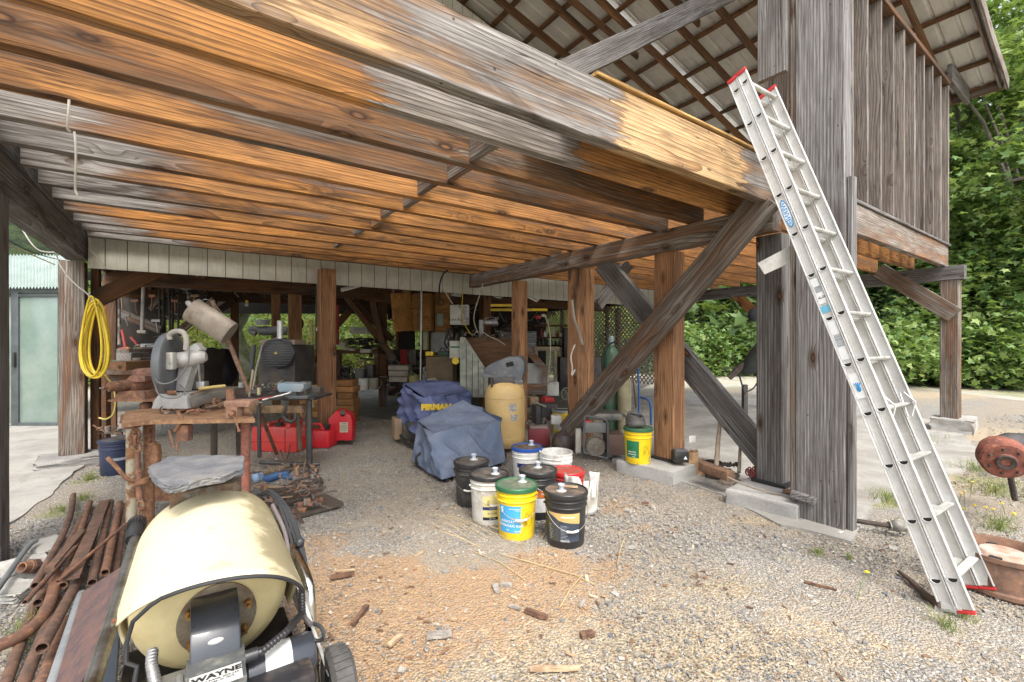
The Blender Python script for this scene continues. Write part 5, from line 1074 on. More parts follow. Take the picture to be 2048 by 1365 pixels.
# rusty motor on the left shelf
t = it('bench_grinder_motor', 'rusty motor with long spindle pointing left on the side shelf', 'motor', 260, 800, 3.8)
b = MB(); b.lathe([(0, 0), (.014, 0), (.016, .03), (.04, .035), (.045, .17), (.06, .18), (.075, .2), (.075, .32), (.06, .34)], 24, Matrix.Translation(px(206, 776, 3.66)) @ frame(px(300, 765, 3.95) - px(206, 776, 3.66)) @ Matrix.Rotation(PI / 2, 4, 'Y')); b.build('spindle', rs, t, world=True)
b = MB(); B(b, 262, 738, 306, 790, 3.9, .22, bev=.03); B(b, 258, 752, 290, 765, 3.78, .1, bev=.01); b.build('motor_case', rust('motor_rust', (.30, .14, .10), (.16, .09, .065), (.4, .22, .14)), t, world=True)
b = MB(); B(b, 225, 783, 290, 802, 3.75, .2, bev=.008, taper=.8); b.build('foot', rs, t, world=True)
b = MB(); b.cyl(px(199, 777, 3.64), px(208, 776, 3.66), .006, seg=8); b.build('spindle_tip', stl, t, world=True)
# ---------------------------------------------------------------- chop saw
D = 3.5; cs_ = it('chop_saw', 'grey metal cutting chop saw with large round blade guard on the bench', 'chop saw', 350, 818, D)
b = MB(); M0 = Matrix.Translation(px(350, 818, D)) @ Matrix.Rotation(YAW, 4, 'Z') @ Matrix.Rotation(PI / 2, 4, 'X'); s_ = D / F
def P2(L): return [((u - 350) * s_, (818 - v) * s_) for u, v in L]
b.prism(P2([(302, 818), (376, 818), (374, 794), (364, 788), (318, 788), (309, 800)]), .24, M0 @ Matrix.Translation((0, 0, -.12)), bev=.006); base = b.build('base', gpnt, cs_, world=True)
b = MB(); b.bar(px(368, 806, D + .05), px(452, 782, D + .38), .20, .065, bev=.004); b.build('bed', M_('bed_steel', (.24, .23, .21), .5, .5, dirt=.4, dirtcol=(.22, .14, .08)), cs_, world=True)
gx = Matrix.Translation(px(343, 728, D + .1)) @ Matrix.Rotation(YAW + 1.85, 4, 'Z') @ Matrix.Rotation(PI / 2, 4, 'X')
b = MB(); b.lathe([(.0, .03), (.20, .03), (.235, .022), (.245, .01), (.245, -.03), (.235, -.045), (.215, -.045), (.21, -.02), (0, -.02)], 44, gx); b.build('blade_guard', M_('guard_grey', (.17, .185, .20), .45, .2, col2=(.13, .14, .15), dirt=.2), cs_, world=True)
b = MB(); b.lathe([(.0, -.03), (.19, -.03), (.19, -.034), (0, -.034)], 40, gx); b.build('blade', M_('disc_dark', (.05, .045, .045), .8), cs_, world=True)
b = MB(); b.prism(P2([(330, 786), (352, 786), (356, 752), (366, 724), (384, 700), (372, 686), (350, 700), (336, 740)]), .075, M0 @ Matrix.Translation((0, 0, -.14)), bev=.012); b.build('arm', gpnt2, cs_, world=True)
b = MB(); a_ = px(348, 722, D + .06); c_ = px(404, 714, D + .12); dr = (c_ - a_).normalized(); b.lathe([(0, 0), (.055, 0), (.06, .02), (.062, .15), (.052, .165), (.052, .19), (.045, .2), (.035, .22), (0, .22)], 24, Matrix.Translation(a_) @ frame(dr) @ Matrix.Rotation(PI / 2, 4, 'Y')); b.build('motor', gpnt2, cs_, world=True)
b = MB(); B(b, 322, 705, 345, 740, D - .06, .05, bev=.012); b.build('switch_box', gpnt2, cs_, world=True); b = MB(); b.sphere(px(339, 727, D - .07), .007, seg=8, rings=6); b.build('knob', stl, cs_, world=True)
b = MB(); T(b, [(340, 680, D), (338, 670, D), (350, 662, D), (368, 664, D), (374, 680, D), (372, 700, D)], .02, 12); b.build('handle', M_('handle_tan', (.40, .37, .32), .6), cs_, world=True)
b = MB(); b.tube([px(334, 786, D - .02) + RIGHT * (.0035 * i * .3) + Vector((0, .016 * math.cos(i * .9), .016 * math.sin(i * .9))) for i in range(70)], .003, 6); b.build('spring', rs, cs_, world=True)
b = MB(); T(b, [(378, 690, D), (378, 730, D - .05), (350, 765, D - .1), (318, 770, D - .12), (304, 745, D - .12), (306, 725, D - .1), (316, 722, D)], .0055, 7); b.build('power_cord', M_('cord_grey', (.16, .165, .165), .55), cs_, world=True)
b = MB(); T(b, [(312, 745, D - .08), (310, 780, D - .1), (325, 797, D - .12), (355, 797, D - .12), (373, 784, D - .1), (360, 770, D)], .0055, 7); b.build('power_cord', M_('cord_grey', (0, 0, 0)), cs_, world=True)
b = MB(); b.cyl(px(397, 728, D + .1), px(401, 775, D + .15), .008, seg=8); B(b, 392, 764, 408, 778, D + .12, .06); b.build('work_clamp', stl, cs_, world=True)
for i, (u0, v0, u1, v1, lab) in enumerate([(398, 778, 450, 772, 'yellowish stick lying on the saw bed'), (380, 790, 420, 776, 'thin rusty rod across the saw bed'), (330, 826, 372, 824, 'white spark plug tube on the bench edge')]):
    b = MB(); T(b, [(u0, v0, D + .05), (u1, v1, D + .2)], .012 if i != 1 else .006, 8); one(['stick', 'rod', 'tube'][i], lab, ['stick', 'rod', 'tube'][i], b, [M_('yellow_stick', (.55, .42, .15)), rs, wht][i])
b = MB(); 
for i in range(9): b.sphere(px(375 + i * 4 + rnd.uniform(-2, 2), 824 + rnd.uniform(-3, 2), 3.45), rnd.uniform(.008, .014), seg=8, rings=5)
T(b, [(370, 826, 3.4), (400, 818, 3.5)], .005, 6); T(b, [(380, 828, 3.4), (420, 822, 3.5)], .005, 6); o = one('bolts', 'small heap of old bolts and rods on the plate', 'bolts', b, rs2); o['kind'] = 'stuff'
# hanging hook block at the plate's edge
t = it('pipe_clamp', 'rusty pipe clamp hanging from the bench edge', 'clamp', 362, 890, 3.33); b = MB(); T(b, [(356, 826, 3.3), (364, 835, 3.29), (358, 850, 3.29), (350, 862, 3.3)], .014, 8); b.build('hook', rs2, t, world=True)
b = MB(); B(b, 350, 850, 376, 884, 3.3, .06, bev=.018); b.build('jaw', rs, t, world=True); b = MB(); T(b, [(338, 860, 3.27), (348, 896, 3.27)], .008, 8); T(b, [(356, 884, 3.27), (353, 905, 3.27)], .006, 6); b.build('screw', rs, t, world=True)
# chains, turnbuckle and hook at the front leg
def link(b, c, w, h, r, turn): 
    P = [Vector((w * math.sin(a), 0, h * math.cos(a))) for a in np.linspace(0, 2 * PI, 17)[:-1]]; X = Matrix.Translation(c) @ Matrix.Rotation(YAW + turn, 4, 'Z'); b.tube([X @ p for p in P], r, 7, closed=True)
t = it('chain_hoist', 'heavy rusty chain with hook and turnbuckle hanging beside the front leg', 'chain', 276, 1060, 3.3)
b = MB(); T(b, [(285, 846, 3.3), (272, 834, 3.3), (262, 844, 3.3), (268, 858, 3.3), (272, 866, 3.3)], [.016] * 1 if False else .015, 9); b.build('hook', rs2, t, world=True)
b = MB(); link(b, px(273, 868, 3.3), .022, .035, .009, 0); b.build('chain_link', rs2, t, world=True)
b = MB(); link(b, px(274, 880, 3.3), .02, .04, .009, PI / 2); b.build('chain_link', rs2, t, world=True)
b = MB(); link(b, px(275, 895, 3.3), .024, .03, .01, 0); b.build('chain_link', rs2, t, world=True)
b = MB(); b.tube([px(275, 905, 3.3), px(276, 940, 3.3), px(277, 943, 3.3), px(278, 975, 3.3), px(280, 1000, 3.28)], [.018, .016, .026, .022, .02], 12); b.build('screw_rod', rs, t, world=True)
b = MB(); b.tube([px(278, 958, 3.3), px(278, 966, 3.3)], .06, 18); b.build('ratchet_wheel', rs2, t, world=True)
b = MB(); T(b, [(276, 962, 3.26), (256, 962, 3.22), (238, 940, 3.2), (225, 926, 3.2), (215, 916, 3.2)], .014, 8); b.build('lever', rs2, t, world=True)
for i in range(3):
    b = MB(); link(b, px(281 + i, 1012 + i * 14, 3.26), .022, .032, .008, i * PI / 2); b.build('chain_link', rs2, t, world=True)
t = it('chain_hook', 'rusty grab hook and chain hanging behind the turnbuckle', 'chain', 305, 960, 3.4); b = MB(); T(b, [(290, 846, 3.4), (300, 836, 3.4), (309, 844, 3.4), (305, 856, 3.4)], .014, 8); b.build('hook', rs, t, world=True)
for i in range(3):
    b = MB(); link(b, px(303, 862 + i * 12, 3.4), .02, .032, .009, i * PI / 2); b.build('chain_link', rs, t, world=True)
b = MB(); b.tube([px(304, 885, 3.4), px(305, 898, 3.4)], .03, 10); b.prism(P2([(-9 + 350, 818), (350, 822), (361, 818), (365, 790), (362, 770), (346, 768), (340, 790)]), .05, Matrix.Translation(px(305, 938, 3.4)) @ Matrix.Rotation(YAW, 4, 'Z') @ Matrix.Rotation(PI / 2, 4, 'X'), bev=.012); b.build('block', rs2, t, world=True)

# ---------------------------------------------------------------- second stand with blue-grey vise
D = 4.9; st_ = it('tool_stand', 'dark steel stand with round pipe legs right of the rusty bench', 'stand', 560, 915, D)
b = MB(); B(b, 470, 796, 628, 801, D, .5); b.build('top', dkm, st_, world=True); b = MB(); B(b, 475, 812, 605, 827, D - .02, .06); b.build('rail', rust('rail_tan', (.27, .18, .09), (.16, .1, .06), (.34, .24, .13)), st_, world=True)
for (u0, v0, u1, v1, d0, d1, r, m) in ((517, 802, 519, 915, 4.85, 4.85, .02, dkm), (618, 802, 619, 928, 4.9, 4.9, .032, dkm), (594, 815, 601, 900, 5.3, 5.35, .022, M_('leg_tan', (.2, .16, .11))), (520, 825, 553, 908, 5.0, 5.5, .02, rs)):
    b = MB(); b.cyl(px(u0, v0, d0), px(u1, v1, d1), r, seg=14); b.build('leg', m, st_, world=True)
t = it('vise', 'blue-grey machinist vise with long bar handle on the dark stand', 'vise', 590, 797, D - .1)
b = MB(); b.prism(P2([(-22 + 350, 818 - 42), (372, 776), (378, 768), (378, 760), (326, 758), (324, 768)]), .14, Matrix.Translation(px(588, 830 - 12, D)) @ Matrix.Rotation(YAW, 4, 'Z') @ Matrix.Rotation(PI / 2, 4, 'X') @ Matrix.Scale(1.35, 4) @ Matrix.Translation((0, -.02, 0)), bev=.008); b.build('jaws', M_('vise_blue', (.28, .38, .46), .45, .3, col2=(.42, .45, .46), dirt=.25), t, world=True)
b = MB(); B(b, 568, 770, 592, 796, D - .05, .12, bev=.012); B(b, 575, 792, 615, 799, D - .08, .25, bev=.01); B(b, 592, 765, 612, 795, D, .15, bev=.015); b.build('body', M_('vise_grey', (.2, .22, .23), .5, .4, dirt=.4), t, world=True)
b = MB(); T(b, [(525, 801, D - .25), (582, 786, D - .12)], .012, 10); b.sphere(px(580, 786, D - .12), .02, seg=10, rings=6); b.build('handle', stl, t, world=True)
for (nm, lab, pts, r, m) in [('screwdriver', 'red handled screwdriver on the dark stand', [(515, 799, 4.8), (552, 793, 4.9)], .009, M_('handle_red', (.5, .05, .04))), ('rod', 'thin steel rod lying along the stand edge', [(470, 797, 4.85), (525, 806, 4.75)], .008, stl), ('brush', 'small brush standing on the tool stand', [(498, 798, 5.0), (506, 740, 5.0)], .012, M_('brush_wood', (.5, .4, .25))), ('can', 'clear small jar on the stand', [(482, 790, 5.0), (482, 765, 5.0)], .025, M_('jar', (.5, .55, .52), .2)), ('candle', 'cream spout cap on the stand', [(518, 790, 5.0), (518, 776, 5.0)], .018, M_('cream', (.62, .55, .32)))]:
    b = MB(); b.cyl(px(*pts[0]), px(*pts[1]), r, seg=10); one(nm, lab, nm, b, m)
t = it('hook_bar', 'big black pelican hook hanging from the tool stand rail', 'hook', 580, 850, 4.8); b = MB(); T(b, [(570, 805, 4.8), (572, 820, 4.8), (564, 832, 4.8), (576, 845, 4.8), (592, 842, 4.8), (590, 826, 4.8)], .018, 10); b.build('hook', dkm, t, world=True)
t = it('hanging_chain', 'thin chain hanging at the right end of the tool stand', 'chain', 608, 870, 4.8, grp=None)
for i in range(9): b = MB(); link(b, px(606 + (i % 3), 815 + i * 6.5, 4.8), .012, .022, .0045, (i % 2) * PI / 2); b.build('chain_link', rs if i % 2 else dkm, t, world=True)
# muffler on its pipe, engine behind the stand
D = 4.6; t = it('muffler', 'dusty oval muffler tilted on a rusty pipe above the bench', 'muffler', 420, 660, D)
a_, c_ = px(382, 618, D), px(460, 668, D + .05); dr = (c_ - a_); b = MB(); L_ = dr.length; X = Matrix.Translation(a_) @ frame(dr) @ Matrix.Rotation(PI / 2, 4, 'Y') @ Matrix.Diagonal((1.25, .9, 1, 1))
b.lathe([(0, 0), (.08, 0), (.098, .005), (.102, .01), (.10, .02), (.10, L_ - .02), (.102, L_ - .01), (.098, L_), (0, L_)], 28, X); b.build('body', M_('muffler_tan', (.40, .35, .29), .6, .2, col2=(.30, .25, .20), dirt=.2), t, world=True)
b = MB(); b.tube([px(388, 617, D - .03), px(377, 606, D - .04)], .03, 14, hollow=True); b.build('inlet', stl, t, world=True); b = MB(); b.cyl(px(424, 602, D + .06), px(498, 784, D + .1), .022, seg=12); b.build('pipe', rust('pipe_tan', (.27, .16, .11), (.17, .1, .07), (.33, .22, .15)), t, world=True)
b = MB(); T(b, [(395, 606, D), (410, 598, D), (424, 602, D + .05), (455, 640, D + .05)], .003, 5); b.build('wire', stl, t, world=True)
D = 5.35; t = it('engine', 'stationary engine with round black fan guard and air cleaner', 'engine', 545, 800, D)
b = MB(); B(b, 515, 690, 590, 790, D + .12, .55, bev=.03); b.build('block', dkm, t, world=True)
b = MB(); X = Matrix.Translation(px(555, 706, D)) @ Matrix.Rotation(YAW + .15, 4, 'Z') @ Matrix.Rotation(PI / 2, 4, 'X'); b.lathe([(0, .05), (.05, .05), (.14, .035), (.19, .0), (.2, -.06)], 8, X); b.build('fan_guard', M_('guard_black', (.045, .047, .05), .5), t, world=True)
b = MB()
for i in range(11): 
    hh = -.15 + .03 * i; w_ = math.sqrt(max(.01, .19 ** 2 - hh ** 2)) * .9; b.box((0, hh, .045 - abs(hh) * .1), (2 * w_, .006, .012), M=X)
b.build('guard_ribs', M_('guard_rib', (.09, .09, .095), .5), t, world=True)
b = MB(); b.prism([(-.018, -.012), (.018, -.012), (0, .018)], .004, X @ Matrix.Translation((0, 0, .058))); b.build('warning_triangle', M_('warn_yel', (.6, .45, .05)), t, world=True)
b = MB(); B(b, 520, 680, 590, 690, D + .05, .3, bev=.01); b.build('radiator_top', M_('rad_tan', (.25, .2, .15), .6), t, world=True)
b = MB(); b.cyl(px(518, 662, D + .2), px(574, 662, D + .3), .055, seg=18); T(b, [(520, 660, D + .2), (503, 655, D + .2), (500, 664, D + .2), (512, 668, D + .2)], .028, 10); T(b, [(508, 690, D), (505, 720, D), (502, 745, D)], .025, 10); b.build('air_pipe', M_('hose_dark', (.08, .085, .09), .6), t, world=True)
b = MB(); b.cyl(px(525, 640, D + .2), px(525, 650, D + .2), .09, .07, seg=20); b.build('air_cleaner_cap', M_('cap_greenish', (.2, .23, .21), .5), t, world=True)
b = MB(); b.cyl(px(560, 678, D), px(560, 642, D), .033, seg=16); b.build('spray_can', M_('can_silver', (.6, .62, .62), .35, .5, dirt=.2), t, world=True)
b = MB(); T(b, [(525, 690, D - .05), (512, 740, D - .05), (506, 780, D - .05)], .01, 7); b.build('hose', M_('hose_light', (.4, .38, .32)), t, world=True)
b = MB(); B(b, 430, 775, 640, 790, 5.6, .12); one('skid_rail', 'long dark steel rail under the engine', 'rail', b, M_('skid', (.12, .11, .09), .7))
# ---------------------------------------------------------------- red fuel cans
rc = M_('can_red', (.62, .02, .03), .4, col2=(.52, .02, .03), dirt=.12, dirtcol=(.35, .12, .09)); rc2 = M_('can_orange_red', (.70, .055, .045), .42, col2=(.60, .06, .05), dirt=.2, dirtcol=(.45, .2, .16))
GC = 'red fuel cans by the large orange post'
t = it('fuel_tank', 'wide faded red marine fuel tank under the stand', 'fuel can', 550, 905, 6.0, GC)
b = MB(); X = Matrix.Translation(px(552, 878, 6.0)) @ Matrix.Rotation(YAW - .12, 4, 'Z'); b.box((0, .12, 0), (.64, .34, .34), M=X, bev=.045); b.box((-.10, .12, .17), (.06, .34, .08), M=X, bev=.02); b.box((.20, .12, .17), (.07, .34, .09), M=X, bev=.02); b.build('tank', rc2, t, world=True, ang=50)
b = MB(); b.box((0, .12, -.03), (.648, .348, .012), M=X, bev=.005)
for xx in (-.2, .16): b.box((xx, .12, -.02), (.02, .35, .32), M=X, bev=.006)
b.build('mould_seam', M_('seam_red', (.5, .03, .03), .5), t, world=True); b = MB(); p = X @ Vector((.03, .02, .17)); b.cyl(p, p + UP * .04, .055, seg=18); b.tube([p + UP * .04, p + UP * .07, p + UP * .09 + RIGHT * .02], .012, 8); b.build('cap', blk, t, world=True)
t = it('fuel_can', 'low red fuel can between the wide tank and the tall can', 'fuel can', 628, 895, 6.15, GC); X = Matrix.Translation(px(632, 880, 6.12)) @ Matrix.Rotation(YAW - .1, 4, 'Z')
b = MB(); b.box((0, .14, 0), (.36, .26, .24), M=X, bev=.04); b.build('can', rc, t, world=True, ang=50); b = MB(); b.tube([X @ Vector(q) for q in ((-.14, .12, .11), (-.12, .12, .19), (.0, .12, .19), (.04, .12, .11))], .018, 8); b.build('handle', rc, t, world=True); b = MB(); b.cyl(X @ Vector((.1, .1, .1)), X @ Vector((.13, .08, .19)), .035, seg=14); b.build('cap', blk, t, world=True); b = MB(); b.box((0, .008, -.0), (.26, .006, .13), M=X, bev=.003); b.build('panel', rc, t, world=True)
t = it('fuel_can', 'tall red fuel can with cream label against the orange post', 'fuel can', 680, 885, 6.35, GC); X = Matrix.Translation(px(680, 883, 6.3)) @ Matrix.Rotation(YAW + .1, 4, 'Z')
b = MB(); b.prism([(-.16, 0), (.16, 0), (.165, .28), (.13, .36), (.02, .42), (-.06, .42), (-.165, .30)], .24, X @ Matrix.Translation((0, .13, 0)) @ Matrix.Rotation(PI / 2, 4, 'X'), bev=.035); b.build('can', rc, t, world=True, ang=50)
b = MB(); b.cyl(X @ Vector((.03, .04, .36)), X @ Vector((.04, -.01, .40)), .035, seg=14); b.build('cap', blk, t, world=True); b = MB(); b.box((.05, .008, .19), (.11, .004, .14), M=X); lb = b.build('label', M_('label_cream2', (.6, .55, .4), .6), t, world=True)
for i in range(4): text('lettering', ['DANGER', 'EXTREMELY', 'FLAMMABLE', 'VAPORS'][i], .018, tb, t, MW[t.name].inverted() @ X @ Matrix.Translation((.05, .004, .24 - .03 * i)) @ Matrix.Rotation(PI / 2, 4, 'X'))
# ---------------------------------------------------------------- stacked wood blocks
GW = 'orange wood blocks stacked beside the large post'; wb = wood('block_orange', w=.12, fresh=(.42, .21, .075), fresh2=(.3, .13, .04), stain=.1, knots=0)
for i in range(7):
    v = 848 - i * 12.5; b = MB(); B(b, 673 + rnd.uniform(-2, 2), v - 11.5, 706 + rnd.uniform(-2, 2), v, 7.1, .3, rz=rnd.uniform(-.05, .05)); one('wood_block', ['lowest', 'second lowest', 'third', 'middle', 'fifth', 'second highest', 'topmost'][i] + ' block of the stack right of the post', 'wood block', b, wb, GW)
for i in range(5):
    v = 835 - i * 13; b = MB(); B(b, 600 + rnd.uniform(-3, 3), v - 12, 638, v, 7.3, .3, rz=rnd.uniform(-.1, .1)); one('wood_block', ['lowest', 'second lowest', 'middle', 'second highest', 'topmost'][i] + ' block of the stack left of the post', 'wood block', b, wb, GW)
# ---------------------------------------------------------------- covered generators
cvm = NT('cover_cloth'); c = cvm.tc(); k = cvm.mix(cvm.ramp(cvm.noise(c, 3, 6, .65), .35, .65), (.10, .13, .195), (.145, .17, .225)); k = cvm.mix(cvm.ramp(cvm.noise(c, 5, 7, .75), .6, .75, 0, .45), k, (.27, .29, .33)); cvm.bump(cvm.math('ADD', cvm.math('ABSOLUTE', cvm.math('SUBTRACT', cvm.noise(c, 5, 4, .5, 1.2), .5)), cvm.math('MULTIPLY', cvm.noise(c, 240, 2), .03)), .9, .05); cvA = cvm.fin(k, .85)
cvm = NT('cover_cloth_b'); c = cvm.tc(); k = cvm.mix(cvm.ramp(cvm.noise(c, 3, 6, .65), .35, .65), (.08, .10, .21), (.115, .135, .25)); cvm.bump(cvm.math('ABSOLUTE', cvm.math('SUBTRACT', cvm.noise(c, 5, 4, .5, 1.2), .5)), .9, .05); cvB = cvm.fin(k, .8)
def cover(t, bl, bn, br, bb, tl, tn, tr, tb_, m, seed, sag=.05, amp=1.0):
    """cloth over a boxy machine: four bottom and four top corners in world space, sagging faces and folds"""
    b = MB(); P = {'bl': bl, 'bn': bn, 'br': br, 'bb': bb, 'tl': tl, 'tn': tn, 'tr': tr, 'tb': tb_}; cen = (bl + bn + br + bb + tl + tn + tr + tb_) / 8
    from mathutils import noise as mn
    def face(a, b_, c_, d_):   # a,b bottom edge; d,c top edge
        nn = (b_ - a).cross(d_ - a).normalized(); nn = -nn if nn.dot((a + c_) / 2 - cen) < 0 else nn
        def f(s, q):
            p = a.lerp(b_, s).lerp(d_.lerp(c_, s), q); e = 16 * s * (1 - s) * q * (1 - q)
            w = mn.noise(p * 2.3 + Vector((seed, 0, 0))); ridge = 1 - abs(mn.noise(Vector((p.x * 3 + p.z * 3.2, p.y * 3 - p.z * 2.2, seed)) * 1.1)) * 2
            p = p - nn * sag * e + nn * (.07 * w + .06 * ridge * abs(ridge)) * amp * min(1, 4 * s * (1 - s) * 3) * min(1, q * 5) 
            p = p + nn * .022 * amp * mn.noise(Vector((p.x * 9, p.y * 9, p.z * 3.5 + seed))) * min(1, 4 * s * (1 - s) * 3)
            return p + Vector((0, 0, .02 * w))
        b.grid(f, 44, 36)
    face(bl, bn, tn, tl); face(bn, br, tr, tn); face(br, bb, tb_, tr); face(bb, bl, tl, tb_)
    def ft(s, q):
        p = tl.lerp(tn, s).lerp(tb_.lerp(tr, s), q); e = 16 * s * (1 - s) * q * (1 - q); return p + Vector((0, 0, -.05 * e * amp + .045 * mn.noise(p * 4 + Vector((seed, 3, 1))) * min(1, 12 * s * (1 - s)) * min(1, 12 * q * (1 - q))))
    b.grid(ft, 40, 40); bmesh.ops.remove_doubles(b.bm, verts=b.bm.verts[:], dist=.004)
    for _ in range(1): bmesh.ops.smooth_vert(b.bm, verts=b.bm.verts[:], factor=.5, use_axis_x=True, use_axis_y=True, use_axis_z=True)
    return b.build('cover', m, t, world=True, ang=80)
g1 = it('covered_generator', 'generator under a faded blue-grey cover, nearest of the two covered ones', 'covered generator', 905, 960, 5.0, 'covered generators')
cover(g1, pz(822, 922, .06), pz(884, 962, .04), pz(1013, 925, .05), pz(935, 890, .05), px(835, 842, 5.55) + UP * .0, px(868, 868, 4.92), px(1000, 843, 5.35), px(926, 800, 5.9), cvA, 3)
b = MB(); 
for (u, v, d) in ((845, 930, 5.2), (892, 965, 4.78), (1000, 925, 5.4)): b.lathe([(.04, -.035), (.09, -.035), (.1, 0), (.09, .035), (.04, .035)], 20, Matrix.Translation(px(u, v, d) + UP * .06) @ Matrix.Rotation(YAW - .6, 4, 'Z') @ Matrix.Rotation(PI / 2, 4, 'Y'))
b.bar(px(835, 925, 5.4), px(890, 968, 4.7), .05, .04); b.bar(px(890, 968, 4.7), px(1000, 930, 5.3), .05, .04); b.build('wheeled_base', blk, g1, world=True)
g2 = it('covered_generator', 'generator under a brighter blue cover with yellow lettering, behind the nearer one', 'covered generator', 860, 890, 6.2, 'covered generators')
cover(g2, px(796, 838, 6.6), px(842, 880, 5.95), px(945, 860, 6.6), px(900, 830, 7.2), px(806, 766, 6.7), px(850, 796, 6.2), px(942, 783, 6.6), px(902, 764, 7.1), cvB, 9, amp=1.5)
X = MW[g2.name].inverted() @ Matrix.Translation(px(873, 815, 5.93)) @ frame(px(945, 810, 6.45) - px(842, 812, 5.95)) @ Matrix.Rotation(PI / 2, 4, 'X')
text('lettering', 'FIRMAN', .10, M_('letter_yellow', (.75, .52, .03), .6), g2, X, bold=.007, ext=.002, sx=1.25)
b = MB(); fr_ = [px(800, 850, 6.5), px(800, 875, 6.5), px(815, 890, 6.2), px(845, 903, 5.95), px(850, 880, 5.95)]; b.tube(smooth(fr_), .02, 10); b.tube(smooth([px(812, 842, 6.3), px(815, 872, 6.3), px(835, 885, 6.1)]), .012, 8); b.build('tube_frame', blk, g2, world=True)
b = MB(); B(b, 812, 845, 845, 880, 6.3, .35, bev=.02); b.build('motor', dkm, g2, world=True)
b = MB(); B(b, 781, 840, 795, 880, 6.45, .3, rz=.4); one('cardboard_box', 'cardboard piece standing left of the brighter blue cover', 'cardboard', b, M_('cardboard', (.38, .27, .17), .85))
# ---------------------------------------------------------------- air compressor
D = 6.05; t = it('air_compressor', 'upright air compressor with ochre tank and grey plastic shroud', 'air compressor', 1010, 900, D)
c0_ = px(1010, 898, D); X = Matrix.Translation(Vector((c0_.x, c0_.y, .03))); b = MB(); b.lathe([(0, .03), (.20, .03), (.235, .06), (.262, .12), (.268, .16), (.268, .64), (.266, .70), (.25, .78), (.21, .84), (.14, .875), (0, .885)], 44, X)
b.build('tank', M_('ochre_paint', (.58, .41, .17), .45, col2=(.50, .34, .14), dirt=.1, dirtcol=(.4, .3, .18), sc=4), t, world=True)
for z_ in (.16, .68): b = MB(); b.lathe([(.2685, z_ - .006), (.271, z_), (.2685, z_ + .006)], 44, X); b.build('weld_seam', M_('ochre_paint', (0, 0, 0)), t, world=True)
b = MB(); B(b, 1013, 762, 1046, 776, D - .1, .2, bev=.006); b.build('saddle', M_('ochre_paint', (0, 0, 0)), t, world=True)
X2 = Matrix.Translation(px(1010, 766, D)) @ Matrix.Rotation(YAW - .12, 4, 'Z') @ Matrix.Rotation(PI / 2, 4, 'X')
def P3(L): return [((u - 1010) * D / F, (766 - v) * D / F) for u, v in L]
b = MB(); b.prism(P3([(968, 748), (1044, 764), (1050, 740), (1050, 724), (1042, 713), (1018, 713), (985, 726), (968, 738)]), .36, X2 @ Matrix.Translation((0, 0, -.1)), bev=.035); b.build('shroud', M_('shroud_grey', (.075, .085, .10), .42, col2=(.11, .12, .13), dirt=.3, dirtcol=(.2, .19, .18)), t, world=True, ang=50)
b = MB(); b.prism(P3([(966, 752), (1046, 768), (1048, 762), (967, 746)]), .39, X2 @ Matrix.Translation((0, 0, -.1)), bev=.004)
for i in range(6): b.prism(P3([(969, 740 + 1.6 * i), (980, 738 + 1.9 * i), (980, 738.8 + 1.9 * i), (969, 740.8 + 1.6 * i)]), .37, X2 @ Matrix.Translation((0, 0, -.1)))
b.build('shroud_trim', M_('trim_grey', (.14, .15, .16), .4), t, world=True); b = MB(); b.prism(P3([(1013, 726), (1027, 722), (1030, 731), (1015, 734)]), .004, X2 @ Matrix.Translation((0, 0, .084))); b.build('vent', hole, t, world=True)
b = MB(); B(b, 985, 756, 1030, 770, D - .12, .25, bev=.01); b.cyl(px(982, 755, D - .15), px(984, 775, D - .15), .015, seg=8); b.build('pump', dkm, t, world=True)
b = MB(); b.lathe([(.2695, .52), (.2695, .62)], 8, X, -1.9 , -1.62); b.lathe([(.2695, .40), (.2695, .48)], 8, X, -1.9, -1.55); b.lathe([(.2695, .53), (.2695, .615)], 6, X, -2.0, -1.92); b.build('rating_label', M_('label_print', (.5, .5, .48), .5, col2=(.15, .15, .15), sc=60), t, world=True)
# ================================================================ INSIDE THE WORKSHOP
def wallpanel(u0, u1, v0, v1, d, th=.03, m=None): b = MB(); B(b, u0, v0, u1, v1, d, th); return b.build('wall_panel', m or w_drk, barn, world=True)
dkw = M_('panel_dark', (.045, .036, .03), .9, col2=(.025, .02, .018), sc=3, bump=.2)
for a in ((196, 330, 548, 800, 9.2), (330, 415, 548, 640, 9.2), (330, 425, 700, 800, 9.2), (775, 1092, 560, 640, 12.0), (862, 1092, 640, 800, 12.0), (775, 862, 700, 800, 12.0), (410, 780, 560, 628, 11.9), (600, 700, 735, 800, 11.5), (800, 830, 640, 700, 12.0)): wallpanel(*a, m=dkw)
for (u0, v0, u1, v1, d, w, h) in ((180, 600, 300, 545, 8.4, .1, .2), (235, 625, 322, 660, 8.6, .05, .16), (330, 690, 430, 600, 8.8, .06, .14), (300, 620, 345, 565, 8.9, .04, .1), (690, 590, 790, 720, 9.6, .1, .12), (745, 600, 765, 690, 9.4, .06, .12), (705, 600, 785, 680, 9.9, .05, .14), (690, 585, 790, 600, 9.3, .1, .18), (640, 690, 700, 620, 10.5, .08, .14), (410, 640, 470, 600, 9.8, .08, .12)):
    beam('brace', px(u0, v0, d), px(u1, v1, d), w, h, w_gbr if d < 9 else w_drk, barn)
